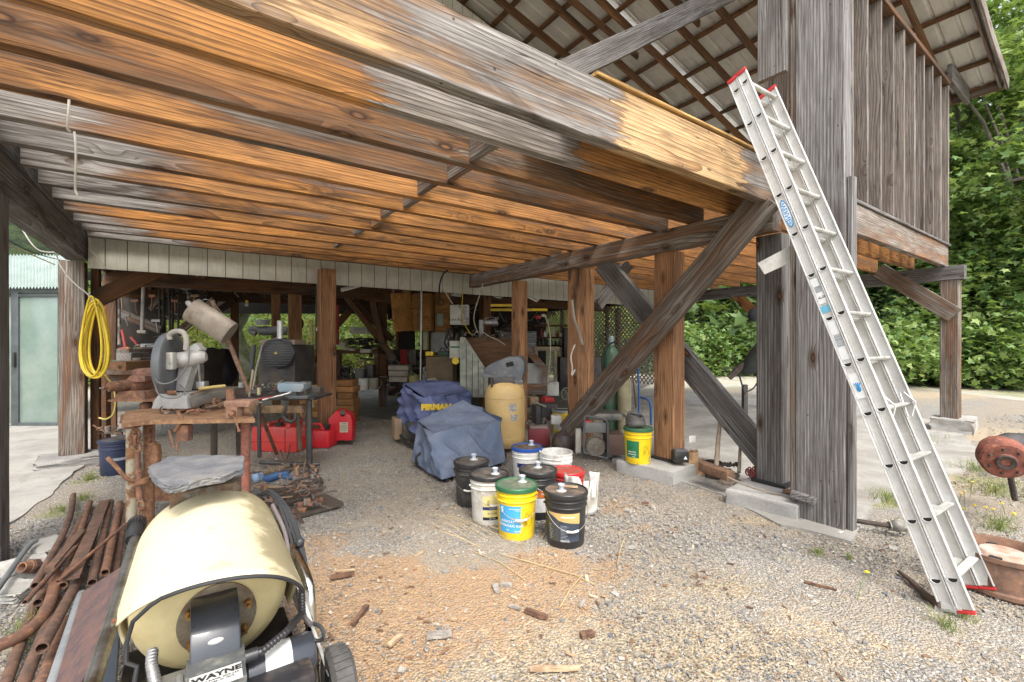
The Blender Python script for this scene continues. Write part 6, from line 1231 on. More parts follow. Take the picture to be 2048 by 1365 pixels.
# tools and poles standing along the left side
GL = 'long handles standing in the dark left corner'
for i, (u0, v0, u1, v1, d, r, m, lab) in enumerate([(287, 572, 284, 664, 8.2, .03, 'pale', 'pale pipe with a T end hanging in the left corner'), (318, 560, 322, 740, 8.6, .02, 'd', 'dark pole nearest the pale T pipe'), (328, 555, 327, 745, 8.7, .025, 'd', 'dark pole second from the pale T pipe'), (337, 560, 342, 730, 8.6, .018, 'd', 'dark pole in the middle of the bundle'), (346, 562, 344, 760, 8.7, .022, 'd', 'dark pole at the right of the bundle'), (357, 590, 356, 700, 8.5, .015, 'd', 'thin dark rod right of the bundle'), (234, 585, 236, 690, 7.9, .045, 'birch', 'pale birch-like post against the corner brace'), (210, 555, 206, 600, 7.9, .03, 'd', 'dark handle beside the birch-like post')]):
    mm = {'pale': M_('pipe_pale', (.45, .42, .36), .6), 'd': M_('handle_dark', (.06, .05, .04), .8), 'birch': M_('birch', (.36, .33, .28), .9, col2=(.1, .09, .08), sc=12)}[m]
    b = MB(); b.tube([px(u0, v0, d), px(u1, v1, d)], r, 10)
    if i == 0: b.tube([px(276, 664, d), px(293, 664, d)], .03, 8)
    one('pole', lab, 'pole', b, mm, GL)
t = it('wheel_disc', 'round black disc hanging on the corner brace', 'disc', 264, 560, 7.6); b = MB(); b.lathe([(0, .02), (.14, .018), (.15, 0), (.14, -.02), (0, -.02)], 28, Matrix.Translation(px(264, 561, 7.5)) @ Matrix.Rotation(YAW, 4, 'Z') @ Matrix.Rotation(PI / 2, 4, 'X')); b.build('disc', M_('disc_black', (.07, .068, .065), .7), t, world=True); b = MB(); b.cyl(px(264, 561, 7.47), px(264, 561, 7.53), .02, seg=10); b.build('hub', stl, t, world=True)
GH = 'red air hoses looped on the left shelf'; hm = M_('hose_red', (.42, .07, .06), .5)
for i, (pts, lab) in enumerate([([(244, 660, 7.8), (252, 700, 7.8), (258, 735, 7.8)], 'red hose running down at the left'), ([(236, 700, 7.8), (255, 695, 7.7), (272, 705, 7.7), (280, 720, 7.8)], 'red hose bent along the shelf'), ([(262, 675, 7.7), (276, 690, 7.7), (282, 715, 7.7), (276, 725, 7.7)], 'red hose hooked over at the right')]):
    b = MB(); T(b, pts, .022, 8); one('air_hose', lab, 'hose', b, hm, GH)
t = it('battery_charger', 'pale battery charger with dark window on the left shelf', 'charger', 293, 728, 7.9); b = MB(); B(b, 280, 688, 308, 728, 7.9, .3, bev=.01); b.build('case', M_('charger_pale', (.45, .46, .44), .5), t, world=True); b = MB(); B(b, 284, 694, 304, 704, 7.88, .02); b.build('window', dkm, t, world=True)
GLu = 'sawn timber offcuts stacked on the left shelf'
for i, (u0, v0, u1, v1, d, m) in enumerate([(232, 706, 262, 722, 6.6, w_or), (256, 716, 292, 728, 6.6, w_gbr), (218, 724, 262, 742, 6.2, w_post), (205, 740, 300, 750, 6.2, w_gbr), (236, 698, 268, 707, 6.7, w_gbr)]):
    b = MB(); B(b, u0, v0, u1, v1, d, .5, rz=rnd.uniform(-.3, .1)); one('timber_offcut', ['orange end block', 'grey block right of the orange end block', 'brown board end under the pile', 'long grey board lowest of the pile', 'grey topmost board'][i] + ' on the left timber pile', 'timber', b, m, GLu)
b = MB(); B(b, 200, 750, 300, 765, 6.3, .7); B(b, 200, 765, 212, 900, 6.3, .08); B(b, 285, 765, 297, 880, 6.9, .08); one('timber_shelf', 'rough timber shelf behind the yellow hose coil', 'shelf', b, w_drk)
t = it('tarp_bundle', 'big bulging black tarp covering something behind the chop saw', 'tarp', 425, 775, 7.0)
b = MB(); from mathutils import noise as mno
def bl(s, q):
    th = PI * q; ph = 2 * PI * s; v = Vector((.36 * math.sin(th) * math.cos(ph), .3 * math.sin(th) * math.sin(ph), .36 * math.cos(th))); return v * (1 + .16 * mno.noise(v * 5))
b.grid(bl, 40, 24); b.bm.transform(Matrix.Translation(px(428, 742, 7.2))); b.build('tarp', M_('tarp_black', (.012, .013, .02), .6), t, world=True)
t = it('black_cabinet', 'black generator case with small yellow plate behind the saw', 'machine', 385, 775, 6.6); b = MB(); B(b, 362, 700, 408, 778, 6.6, .5, bev=.02); b.build('case', dkm, t, world=True); b = MB(); B(b, 370, 747, 388, 758, 6.58, .01); b.build('plate', M_('plate_yel', (.45, .38, .15), .5), t, world=True)
# back bench with clutter, middle of the shop
t = it('back_bench', 'dark timber bench across the middle of the shop', 'bench', 718, 760, 9.5); b = MB(); B(b, 672, 700, 756, 708, 9.3, .9); b.build('top', w_drk, t, world=True)
for u in (676, 752): b = MB(); B(b, u - 4, 708, u + 4, 775, 9.4, .1); b.build('leg', w_drk, t, world=True)
GB2 = 'small boxes lying along the back bench'
for i, (u0, v0, u1, v1) in enumerate([(686, 695, 696, 701), (697, 697, 708, 702), (720, 699, 741, 706), (660 + 16, 684, 690, 694)]): b = MB(); B(b, u0, v0, u1, v1, 9.2, .2); one('small_box', ['white label box at the left', 'pale label box second from the left', 'wide pale box at the right', 'clear jar box at the far left'][i] + ' on the back bench', 'box', b, M_('box_pale', (.45, .44, .36), .7), GB2)
b = MB()
for i in range(90):
    u, v = rnd.uniform(676, 756), rnd.uniform(678, 700); a = rnd.uniform(-.6, .6); b.tube([px(u, v, 9.3 + rnd.random() * .5), px(u + 14 * math.cos(a), v - 14 * math.sin(a) * .6, 9.3 + rnd.random() * .5)], .012, 5)
one('scrap_heap', 'tangled heap of dark rods and tools on the back bench', 'scrap', b, M_('scrap_dark', (.06, .05, .045), .8), None)['kind'] = 'stuff'
GP_ = 'pails and boxes under the back bench'
for i, (u0, v0, u1, v1, m, lab) in enumerate([(718, 757, 737, 781, wht, 'white pail with a black mark under the back bench'), (738, 757, 756, 778, M_('carton', (.38, .35, .28), .8), 'pale carton right of the white pail'), (711, 738, 728, 757, M_('pail_grey', (.2, .2, .19), .6), 'grey pail above the white pail'), (728, 730, 746, 757, dkm, 'dark bag above the pale carton')]):
    b = MB()
    if 'pail' in lab: c_ = px((u0 + u1) / 2, v1, 9.0); hh = (v1 - v0) / F * 9; b.lathe([(0, 0), (.085, 0), (.1, hh), (.092, hh), (.08, .02), (0, .02)], 20, Matrix.Translation(c_))
    else: B(b, u0, v0, u1, v1, 9.1, .2, bev=.02)
    one('pail' if 'pail' in lab else ('carton' if 'carton' in lab else 'bag'), lab, 'pail' if 'pail' in lab else ('box' if 'carton' in lab else 'bag'), b, m, GP_)
t = it('wheel_cart', 'dark spoked hand wheel machine under the back bench', 'machine', 692, 770, 9.4); b = MB(); c_ = px(692, 745, 9.3)
X = Matrix.Translation(c_) @ Matrix.Rotation(YAW, 4, 'Z') @ Matrix.Rotation(PI / 2, 4, 'X'); b.tube([X @ Vector((.15 * math.cos(a), .15 * math.sin(a), 0)) for a in np.linspace(0, 2 * PI, 25)[:-1]], .015, 6, closed=True)
for a in range(3): b.tube([X @ Vector((.15 * math.cos(a * 1.05), .15 * math.sin(a * 1.05), 0)), X @ Vector((-.15 * math.cos(a * 1.05), -.15 * math.sin(a * 1.05), 0))], .01, 6)
b.build('wheel', dkm, t, world=True)
t = it('fibreglass_stack', 'beige bundled pads stacked on a stand in the middle of the shop', 'bundle', 795, 775, 9.0)
for i in range(3): b = MB(); B(b, 775 + i, 731 + i * 11.5, 817 - i, 742 + i * 11.5, 8.8, .35, bev=.03); b.build('pad', M_('pad_beige', (.36, .32, .26), .9), t, world=True)
b = MB(); T(b, [(780, 764, 8.9), (776, 785, 8.9)], .02, 6); T(b, [(812, 764, 8.9), (815, 785, 8.9)], .02, 6); b.build('stand', dkm, t, world=True)
b = MB(); c_ = px(830, 772, 8.8); b.lathe([(0, 0), (.11, 0), (.13, .2), (.12, .2), (.1, .02), (0, .02)], 20, Matrix.Translation(c_)); one('tub', 'dull yellow tub right of the beige bundle', 'tub', b, M_('tub_yel', (.35, .32, .12), .6))
# wall cabinet
t = it('wall_cabinet', 'varnished wooden wall cabinet with doors ajar', 'cabinet', 822, 665, 8.6); vn = wood('varnish', w=.0, fresh=(.48, .24, .07), fresh2=(.36, .16, .04), stain=.0, knots=.3)
b = MB(); B(b, 792, 588, 862, 662, 8.9, .35); b.build('carcass', vn, t, world=True)
b = MB(); b.bar(px(785, 626, 8.45), px(822, 624, 8.85), .03, .72); b.build('door', vn, t, world=True); b = MB(); b.bar(px(827, 624, 8.8), px(861, 624, 8.75), .03, .70); b.build('door', vn, t, world=True)
b = MB(); B(b, 806, 576, 820, 588, 8.9, .2); one('small_box', 'small brown box on top of the wooden cabinet', 'box', b, M_('box_tan', (.33, .2, .1), .7))
b = MB(); b.bar(px(786, 575, 8.5), px(788, 640, 8.5), .03, .04); B(b, 785, 570, 789, 650, 8.55, .04); one('grey_batten', 'grey batten hanging left of the cabinet', 'batten', b, w_gbr)
b = MB(); b.tube([px(843, 565, 8.2), px(841, 775, 8.2)], .02, 10); one('conduit_pole', 'thin bright pole from ceiling to floor', 'pole', b, stl)
b = MB(); b.tube([px(836, 575, 8.3), px(836, 660, 8.3)], .01, 6); one('thin_rod', 'thin dark rod left of the bright pole', 'rod', b, dkm)
t = it('pegboard', 'orange board hung with small tools right of the cabinet', 'board', 885, 650, 9.0); b = MB(); B(b, 870, 586, 900, 665, 9.0, .04); b.build('board', vn, t, world=True); b = MB(); X = Matrix.Translation(px(882, 605, 8.95)) @ Matrix.Rotation(YAW, 4, 'Z') @ Matrix.Rotation(PI / 2, 4, 'X'); b.tube([X @ Vector((.06 * math.cos(a), .06 * math.sin(a), 0)) for a in np.linspace(0, 2 * PI, 17)[:-1]], .012, 6, closed=True); b.build('ring', dkm, t, world=True); b = MB(); B(b, 874, 628, 886, 652, 8.94, .02); b.build('paper', M_('paper_teal', (.32, .42, .4), .7), t, world=True)
t = it('electric_box', 'white electrical box with printed label and loose wires', 'electrical box', 918, 655, 8.3); b = MB(); B(b, 900, 610, 937, 650, 8.3, .2, bev=.01); b.build('box', M_('enamel_white', (.58, .58, .52), .5, dirt=.15), t, world=True)
b = MB(); B(b, 922, 612, 934, 648, 8.29, .01); B(b, 926, 634, 936, 646, 8.285, .01); b.build('printed_label', M_('label_print', (0, 0, 0)), t, world=True); text('lettering', 'DURA-FLO', .06, tb, t, MW[t.name].inverted() @ Matrix.Translation(px(911, 640, 8.285)) @ Matrix.Rotation(YAW, 4, 'Z') @ Matrix.Rotation(PI / 2, 4, 'X'))
t = it('bench_tools', 'dark drills and tools hanging in wires under the electrical box', 'tools', 905, 690, 8.2); b = MB()
for i in range(14): u = rnd.uniform(890, 925); v = rnd.uniform(655, 685); T(b, [(u, v, 8.3), (u + rnd.uniform(-5, 5), v + 10, 8.25), (u + rnd.uniform(-8, 8), v + 20, 8.3)], rnd.uniform(.008, .03), 7)
b.build('tools', dkm, t, world=True); t['kind'] = 'stuff'
t = it('meter_box', 'pale box with a green stripe fixed to the bin corner', 'box', 910, 720, 7.8); b = MB(); B(b, 899, 682, 921, 717, 7.8, .15); b.build('box', M_('enamel_cream2', (.52, .54, .45), .6), t, world=True); b = MB(); B(b, 901, 693, 919, 696, 7.79, .01); b.build('stripe', M_('stripe_green', (.02, .2, .1), .5), t, world=True)
b = MB(); X = Matrix.Translation(px(911, 722, 7.7)) @ Matrix.Rotation(YAW + .3, 4, 'Z') @ Matrix.Rotation(PI / 2, 4, 'X'); b.lathe([(0, .0), (.06, 0), (.055, -.03), (.02, -.07), (.012, -.12)], 20, X); one('funnel', 'yellow plastic funnel hanging on the bin corner', 'funnel', b, yel)
# bench bin with slanted siding side
t = it('storage_bin', 'big slant-sided timber bin, its end clad in pale boards', 'storage bin', 950, 795, 7.6)
def poly(b, pts, th): 
    P = [px(*q) for q in pts]; nn = (P[1] - P[0]).cross(P[-1] - P[0]).normalized() * th; A_ = [b.bm.verts.new(p) for p in P]; B_ = [b.bm.verts.new(p + nn) for p in P]; b.bm.faces.new(A_); b.bm.faces.new(B_[::-1])
    for i in range(len(P)): b.bm.faces.new((A_[i], A_[(i + 1) % len(P)], B_[(i + 1) % len(P)], B_[i]))
b = MB(); poly(b, [(920, 675, 7.7), (930, 675, 7.7), (976, 745, 7.7), (976, 795, 7.7), (920, 795, 7.7)], .03)
b.build('end_panel', M_('bin_white', (.42, .44, .37), .8, col2=(.27, .28, .23), sc=9), t, world=True)
b = MB()
for u in (932, 944, 956, 967): B(b, u, 690 + (u - 930) * 1.2, u + .8, 794, 7.685, .02)
b.build('board_joint', dkm, t, world=True)
b = MB(); B(b, 928, 676, 1056, 745, 8.0, .05); b.build('back_panel', wood('bin_brown', w=.25, fresh=(.19, .105, .055), fresh2=(.11, .06, .03), grey=(.2, .17, .13), stain=.5), t, world=True)
b = MB(); poly(b, [(1050, 690, 7.9), (1056, 690, 7.9), (1095, 735, 7.9), (1095, 790, 7.9), (1084, 790, 7.9), (1084, 742, 7.9), (1050, 705, 7.9)], .04); B(b, 1050, 768, 1095, 790, 7.9, .05); b.build('side_frame', w_gbr, t, world=True)
b = MB(); B(b, 1040, 727, 1086, 768, 8.0, .02); b.build('white_board', M_('board_white', (.48, .48, .44), .6), t, world=True)
b = MB(); B(b, 852, 714, 905, 770, 8.0, .6); one('plywood_box', 'brown plywood box bench left of the pale bin', 'box', b, M_('ply_brown', (.16, .115, .065), .8))
t = it('tool_box', 'dark green handled box on the plywood bench', 'tool box', 885, 714, 8.1); b = MB(); B(b, 875, 703, 897, 714, 8.1, .2, bev=.015); b.build('case', M_('box_green', (.03, .07, .04), .5), t, world=True); b = MB(); T(b, [(880, 703, 8.15), (881, 697, 8.15), (890, 697, 8.15), (891, 703, 8.15)], .01, 6); b.build('handle', dkm, t, world=True)
b = MB(); B(b, 851, 704, 866, 712, 8.0, .2); one('yellow_case', 'small yellow case at the left of the plywood bench', 'case', b, yel)
# tool chest behind
t = it('tool_chest', 'grey metal tool chest with drawers in the back', 'tool chest', 1038, 705, 9.5); b = MB(); B(b, 1001, 663, 1073, 712, 9.5, .4, bev=.01); b.build('case', M_('chest_grey', (.14, .15, .165), .45, .3), t, world=True)
for i in range(4): b = MB(); B(b, 1052, 668 + i * 10, 1070, 676 + i * 10, 9.48, .02); b.build('drawer', M_('drawer_grey', (.18, .19, .2), .4, .3), t, world=True); b = MB(); B(b, 1003, 667 + i * 10, 1071, 667.8 + i * 10, 9.475, .02); b.build('drawer_rail', stl, t, world=True)
GY = 'long yellow bars hung between the posts'
for i, (u0, u1, v) in enumerate([(981, 1050, 611), (981, 1095, 620)]): b = MB(); B(b, u0, v - 2.5, u1, v + 2.5, 8.7 + i * .1, .05); one('yellow_bar', ['shorter upper', 'longer lower'][i] + ' yellow bar between the posts', 'bar', b, yel, GY)
t = it('work_lamp', 'chrome work lamp with wire guard by the brown post', 'lamp', 983, 660, 8.2); b = MB(); b.cyl(px(971, 646, 8.1), px(983, 646, 8.1), .05, seg=16); b.build('body', stl, t, world=True); b = MB(); b.cyl(px(983, 646, 8.1), px(995, 646, 8.1), .065, .07, seg=16); b.build('shade', M_('lamp_grey', (.3, .3, .3), .4, .7), t, world=True); b = MB(); T(b, [(967, 650, 8.1), (970, 636, 8.1), (992, 634, 8.1), (996, 650, 8.1)], .008, 6); b.build('guard', stl, t, world=True)
b = MB(); b.lathe([(0, 0), (.05, 0), (.055, .04), (.03, .06), (0, .06)], 16, Matrix.Translation(px(1076, 638, 8.5))); one('red_reel', 'small red reel hanging near the lattice', 'reel', b, redp)
b = MB(); b.lathe([(0, 0), (.04, 0), (.045, .03), (.02, .05), (0, .05)], 16, Matrix.Translation(px(1087, 634, 8.5))); one('white_socket', 'white lamp socket beside the red reel', 'socket', b, wht)
GF = 'fluorescent strip lights under the ceiling'; lmp = M_('tube_white', (.8, .8, .76), .4)
for i, (u0, v0, u1, v1, d, lab) in enumerate([(682, 580, 731, 567, 7.4, 'strip light nearest the large orange post'), (903, 588, 921, 590, 9.0, 'strip light above the electrical box'), (990, 592, 1002, 594, 9.2, 'short strip light by the brown post'), (1048, 588, 1074, 601, 8.6, 'strip light near the lattice, tilted')]):
    t = it('strip_light', lab, 'strip light', (u0 + u1) / 2, (v0 + v1) / 2, d, GF); b = MB(); b.bar(px(u0, v0, d), px(u1, v1, d + .15), .14, .035); b.build('housing', M_('housing_white', (.5, .49, .45), .5), t, world=True); b = MB(); b.cyl(px(u0, v0 + 2.5, d), px(u1, v1 + 2.5, d + .15), .018, seg=10); b.build('tube', lmp, t, world=True)
for i, (u, v, d) in enumerate([(573, 585, 8.8), (494, 610, 9.5), (460, 608, 10)]): t = it('light_bulb', ['white bulb nearest the large post', 'bulb with yellow socket', 'bulb farthest left'][i] + ' under the ceiling', 'light bulb', u, v, d, 'bare bulbs under the ceiling'); b = MB(); b.sphere(px(u, v, d), .04, seg=12, rings=8); b.build('bulb', lmp, t, world=True); b = MB(); b.cyl(px(u, v - 4, d), px(u, v - 9, d), .03, seg=10); b.build('socket', [wht, yel, wht][i], t, world=True)
# things on the large orange post and its neighbour
b = MB(); X = Matrix.Translation(px(641, 659, 6.85)) @ Matrix.Rotation(YAW, 4, 'Z') @ Matrix.Rotation(PI / 2, 4, 'X'); b.lathe([(0, 0), (.05, .0), (.06, .02), (.05, .04), (0, .05)], 20, X @ Matrix.Diagonal((1.1, .85, 1, 1))); one('round_lamp', 'round pale lamp fixed to the left of the large orange post', 'lamp', b, M_('lamp_pale', (.5, .48, .42), .4))
t = it('pulley_block', 'small dark pulley block hanging on the large orange post', 'pulley', 668, 680, 6.75); b = MB(); b.cyl(px(668, 673, 6.72), px(668, 673, 6.78), .055, seg=20); b.build('sheave', dkm, t, world=True); b = MB(); T(b, [(667, 666, 6.74), (665, 656, 6.74), (670, 655, 6.74), (669, 664, 6.74)], .014, 6); b.build('hook', stl, t, world=True)
b = MB(); 
for k in range(5): X = Matrix.Translation(px(594, 648, 8.95 - k * .02)) @ Matrix.Rotation(YAW, 4, 'Z') @ Matrix.Rotation(PI / 2, 4, 'X'); rr = .12 - .008 * k; b.tube([X @ Vector((rr * math.cos(a), rr * 1.15 * math.sin(a), 0)) for a in np.linspace(0, 2 * PI, 21)[:-1]], .012, 6, closed=True)
one('cable_coil', 'black cable coil hung on the second orange post', 'cable', b, cab)
b = MB(); b.tube([px(623, 740, 7.3), px(627, 815, 7.3)], .022, 10); b.tube([px(624, 640, 7.4), px(623, 740, 7.3)], .02, 8); one('tool_pole', 'long pale tool handle standing left of the orange post', 'handle', b, M_('handle_pale', (.5, .4, .2), .6))
b = MB(); B(b, 671, 610, 676, 690, 6.95, .05); one('red_strap', 'dark red strip on the right side of the large orange post', 'strip', b, M_('strap_red', (.25, .02, .02), .6))
GX = 'firewood-like rough blocks behind the posts'
for i, (u0, v0, u1, v1, d) in enumerate([(605, 700, 640, 714, 8.3), (600, 712, 634, 728, 8.2), (606, 726, 642, 742, 8.1), (528, 775, 560, 798, 6.4)]): b = MB(); B(b, u0, v0, u1, v1, d, .3, rz=rnd.uniform(-.4, .4), bev=.02); one('wood_chunk', ['topmost rough chunk behind the large post', 'second rough chunk behind the large post', 'lowest rough chunk behind the large post', 'split chunk under the engine'][i], 'wood chunk', b, w_drk, GX)
# hanging cords, ropes and the yellow hose
def cord(pts, r, m, lab, name='cord', cat=None): b = MB(); T(b, pts, r, 6); return one(name, lab, cat or name, b, m)
rp = M_('rope_white', (.62, .60, .55), .8); yc = M_('cord_yellow', (.62, .45, .03), .5); bk = M_('cord_black', (.02, .02, .02), .6)
cord([(138, 200, 2.28), (137, 230, 2.28), (134, 258, 2.3), (140, 263, 2.32)], .006, rp, 'short white cord hanging over the fourth joist', 'rope')
cord([(149, 264, 2.6), (152, 300, 2.6), (151, 350, 2.62), (150, 380, 2.65), (155, 392, 2.65)], .006, rp, 'white cord end dangling below the joists at the left', 'rope')
cord([(40, 452, 4.6), (70, 500, 4.7), (98, 506, 4.8), (112, 504, 4.85), (118, 530, 4.9), (150, 570, 4.95), (180, 590, 5.0), (190, 620, 5.0), (208, 655, 5.0), (212, 672, 5.0)], .007, rp, 'white rope sagging down to the yellow hose coil', 'rope')
cord([(0, 485, 4.2), (40, 500, 4.6), (110, 530, 5.0)], .006, M_('cord_tan', (.5, .42, .25), .7), 'tan cord crossing the upper left opening')
cord([(0, 472, 4.2), (60, 505, 4.7), (118, 520, 5.2)], .005, bk, 'black cord crossing the upper left opening')
cord([(175, 495, 5.6), (195, 520, 5.7), (215, 535, 5.8), (240, 515, 5.9), (222, 490, 5.9), (216, 478, 5.9)], .007, bk, 'black cable looping at the siding corner')
cord([(176, 498, 5.3), (196, 515, 5.3), (206, 532, 5.3), (212, 536, 5.3)], .005, rp, 'frayed wire tied to the small corner post', 'wire')
cord([(284, 566, 7.9), (330, 568, 7.9), (375, 562, 7.8), (410, 545, 7.7)], .012, yc, 'yellow cord swagged under the siding')
cord([(880, 600, 8.0), (878, 575, 7.9), (884, 550, 7.7), (896, 540, 7.6)], .014, bk, 'black cable curling up over the siding')
cord([(884, 575, 8.0), (895, 592, 8.0), (905, 608, 8.1)], .01, rp, 'white wire slanting down to the electrical box', 'wire')
cord([(926, 580, 8.1), (924, 610, 8.1), (925, 640, 8.1), (935, 660, 8.1), (945, 672, 8.1)], .008, yc, 'yellow wire hanging over the electrical box', 'wire')
cord([(966, 567, 7.9), (960, 590, 7.9), (952, 612, 7.9), (946, 640, 7.9), (955, 665, 8.0)], .008, M_('wire_cream', (.55, .5, .38), .6), 'cream wire running down left of the brown post', 'wire')
cord([(1088, 630, 8.4), (1098, 650, 8.4), (1102, 690, 8.4), (1096, 770, 8.4)], .01, M_('wire_cream', (0, 0, 0)), 'long pale wire hanging near the lattice', 'wire')
cord([(964, 663, 8.0), (975, 672, 8.0), (995, 680, 8.0), (1010, 690, 8.0)], .008, M_('wire_cream', (0, 0, 0)), 'cream wire drooping from the work lamp', 'wire')
cord([(634, 570, 6.9), (632, 620, 6.95), (634, 650, 6.95)], .012, M_('cable_green', (.04, .09, .05), .5), 'green cable down the left of the large post', 'cable')
cord([(1144, 600, 6.0), (1148, 640, 6.0), (1158, 665, 6.0), (1165, 690, 6.0)], .02, M_('strap_tan', (.3, .27, .22), .8), 'frayed strap hanging on the leaning brace post', 'strap')
cord([(1150, 690, 6.05), (1140, 715, 6.0), (1146, 735, 6.0), (1142, 755, 6.0), (1150, 740, 6.0)], .009, rp, 'thin white rope bundle beside the third post', 'rope')
GHs = M_('hose_yellow', (.72, .52, .03), .4)
t = it('hose_coil', 'yellow hose coil hanging on the left post', 'hose', 190, 750, 5.05)
for k, (du, dv, w, h) in enumerate([(0, 0, 26, 78), (4, -2, 24, 74), (-4, 3, 30, 76), (6, 4, 28, 70), (-2, 6, 33, 74), (9, 2, 24, 72), (2, 8, 30, 72), (-7, -3, 24, 80)]):
    P = []
    for a in np.linspace(0, 2 * PI, 33)[:-1]:
        yy = -math.cos(a); P.append(px(190 + du + w * math.sin(a) * (.35 + .65 * (yy + 1) / 2) ** .8 * 1.1, 676 + dv + h * yy, 5.05 - .025 * k - .02 * math.sin(a + k)))
    b = MB(); b.tube(P, .0115, 8, closed=True); b.build('loop', GHs, t, world=True)
cord([(208, 748, 5.0), (226, 770, 5.0), (232, 800, 5.0), (228, 830, 5.0), (212, 840, 5.0), (198, 836, 5.0)], .009, M_('hose_pale_yellow', (.55, .45, .12), .5), 'thin yellow hose end drooping below the coil', 'hose')
# ---------------------------------------------------------------- left: sliding glass door and clear roof
gd = it('glass_house', 'greenhouse with dark framed sliding glass door and ribbed clear roof at the far left', 'greenhouse', 70, 850, 7.8)
fm_ = M_('frame_dark', (.10, .115, .12), .5, .3); b = MB()
for (u0, v0, u1, v1) in ((22, 585, 36, 858), (115, 592, 124, 852)): B(b, u0, v0, u1, v1, 7.7, .08); q = b.build('door_stile', fm_, gd, world=True); b = MB()
for (u0, v0, u1, v1) in ((36, 588, 115, 594), (36, 846, 115, 858), (-60, 574, 140, 586), (-60, 852, 140, 862)): b = MB(); B(b, u0, v0, u1, v1, 7.7, .08); b.build('door_rail', fm_, gd, world=True)
t_ = NT('old_glass'); c = t_.tc(); k = t_.mix(t_.ramp(t_.noise(c, 1.4, 5, .6), .35, .65), (.30, .37, .33), (.20, .28, .24)); glm = t_.fin(k, .12); t_.b.inputs['Transmission Weight'].default_value = .35; t_.b.inputs['Specular IOR Level'].default_value = .8
b = MB(); B(b, 36, 594, 115, 846, 7.73, .012); b.build('glass_pane', glm, gd, world=True); b = MB(); B(b, -60, 594, 22, 850, 7.9, .012); b.build('glass_pane', glm, gd, world=True)
b = MB(); B(b, 24, 705, 28, 735, 7.66, .05, bev=.005); b.build('handle', blk, gd, world=True)
cr_ = M_('clear_corrugated', (.40, .47, .44), .35, col2=(.3, .38, .34), sc=3, trans=.3); b = MB()
def cor(s, q): u = -60 + 200 * s; p = px(u, 576 - 66 * q, 7.6 + 1.6 * q); p.z += .018 * math.sin(s * 190); return p
b.grid(cor, 380, 4); b.build('clear_roof', cr_, gd, world=True)
b = MB(); B(b, -60, 600, 140, 850, 9.8, .05); b.build('back_wall', M_('inner_pale', (.42, .5, .45), .8, col2=(.3, .4, .33), sc=1.5), gd, world=True); b = MB(); B(b, 40, 605, 112, 648, 9.7, .04); b.build('inner_panel', M_('panel_green', (.35, .45, .4), .7), gd, world=True)

# ================================================================ RIGHT BAY AND AROUND THE POSTS
# lattice wall
lt = thing('lattice_screen', 'white diagonal garden lattice along the back of the bay', 'lattice', (10.3, 9, 0), 0); lm_ = M_('lattice_white', (.5, .46, .38), .7)
def lattice(x, y0, y1, z0, z1, off):
    b = MB(); st = .125; L = (z1 - z0)
    n = int((y1 - y0 + L) / st)
    for i in range(n):
        a = y0 - L + i * st
        for sgn in (0, 1):
            ya, yb = (a, a + L) if sgn == 0 else (a + L, a); za, zb2 = z0, z1
            # clip
            def cl(ya, za, yb, zb2):
                s = (zb2 - za) / (yb - ya)
                if ya < y0: za += (y0 - ya) * s; ya = y0
                if ya > y1: za += (y1 - ya) * s; ya = y1
                if yb < y0: zb2 += (y0 - yb) * s; yb = y0
                if yb > y1: zb2 += (y1 - yb) * s; yb = y1
                return ya, za, yb, zb2
            ya, za, yb, zb2 = cl(ya, za, yb, zb2)
            if abs(ya - yb) > .03: b.bar((x + off * sgn, ya, za), (x + off * sgn, yb, zb2), .034, .007, up=(1, 0, 0))
    return b
lattice(9.6, 7.0, 12.6, .35, 2.42, .01).build('slats', lm_, lt, world=True)
for y in (7.0, 8.9, 10.8, 12.6): b = MB(); b.box((9.65, y, 1.25), (.08, .09, 2.4)); b.build('lattice_post', w_drk, lt, world=True)
b = MB(); b.box((9.66, 9.8, 2.44), (.06, 5.7, .06)); b.build('top_rail', w_drk, lt, world=True)
# gas cylinders, truck, stove
def cyl_b(u, vb, d, r, h, m, lab, capm):
    p = px(u, vb, d); p.z = 0.01; t = thing('gas_cylinder', lab, 'gas cylinder', tuple(p), YAW, 'gas cylinders behind the brace'); b = MB(); b.lathe([(0, 0), (r * .95, 0), (r, .03), (r, h - .16), (r * .85, h - .08), (r * .4, h - .02), (r * .35, h)], 28); b.build('tank', m, t)
    b = MB(); b.lathe([(r * .35, h - .01), (r * .4, h + .1), (r * .25, h + .14), (0, h + .14)], 16); b.build('cap', capm, t); return t
cyl_b(1222, 830, 7.1, .125, 1.38, M_('cyl_green', (.07, .15, .09), .45, col2=(.05, .11, .07), dirt=.2), 'tall green gas cylinder behind the leaning brace', M_('cyl_cap', (.25, .33, .33), .5)); cyl_b(1249, 830, 6.9, .10, .95, M_('cyl_cream', (.42, .38, .24), .6, col2=(.3, .27, .16), dirt=.3), 'cream coloured gas cylinder right of the green one', dkm)
t = it('hand_truck', 'blue tube hand truck behind the gas cylinders', 'hand truck', 1285, 830, 6.7); b = MB(); T(b, [(1276, 730, 6.8), (1278, 780, 6.8), (1278, 830, 6.8)], .016, 8); T(b, [(1280, 795, 6.6), (1296, 798, 6.5), (1302, 810, 6.5), (1302, 850, 6.5)], .018, 8); b.build('frame', M_('blue_paint', (.05, .12, .3), .5), t, world=True)
cord([(1240, 700, 6.9), (1262, 730, 6.8), (1268, 770, 6.7), (1272, 815, 6.7)], .014, M_('hose_brown', (.12, .07, .045), .6), 'brown hose hanging beside the cream cylinder', 'hose'); cord([(1205, 745, 7.0), (1203, 712, 7.0), (1215, 690, 7.0), (1230, 684, 7.0)], .016, bk, 'black hose over the green cylinder', 'hose')
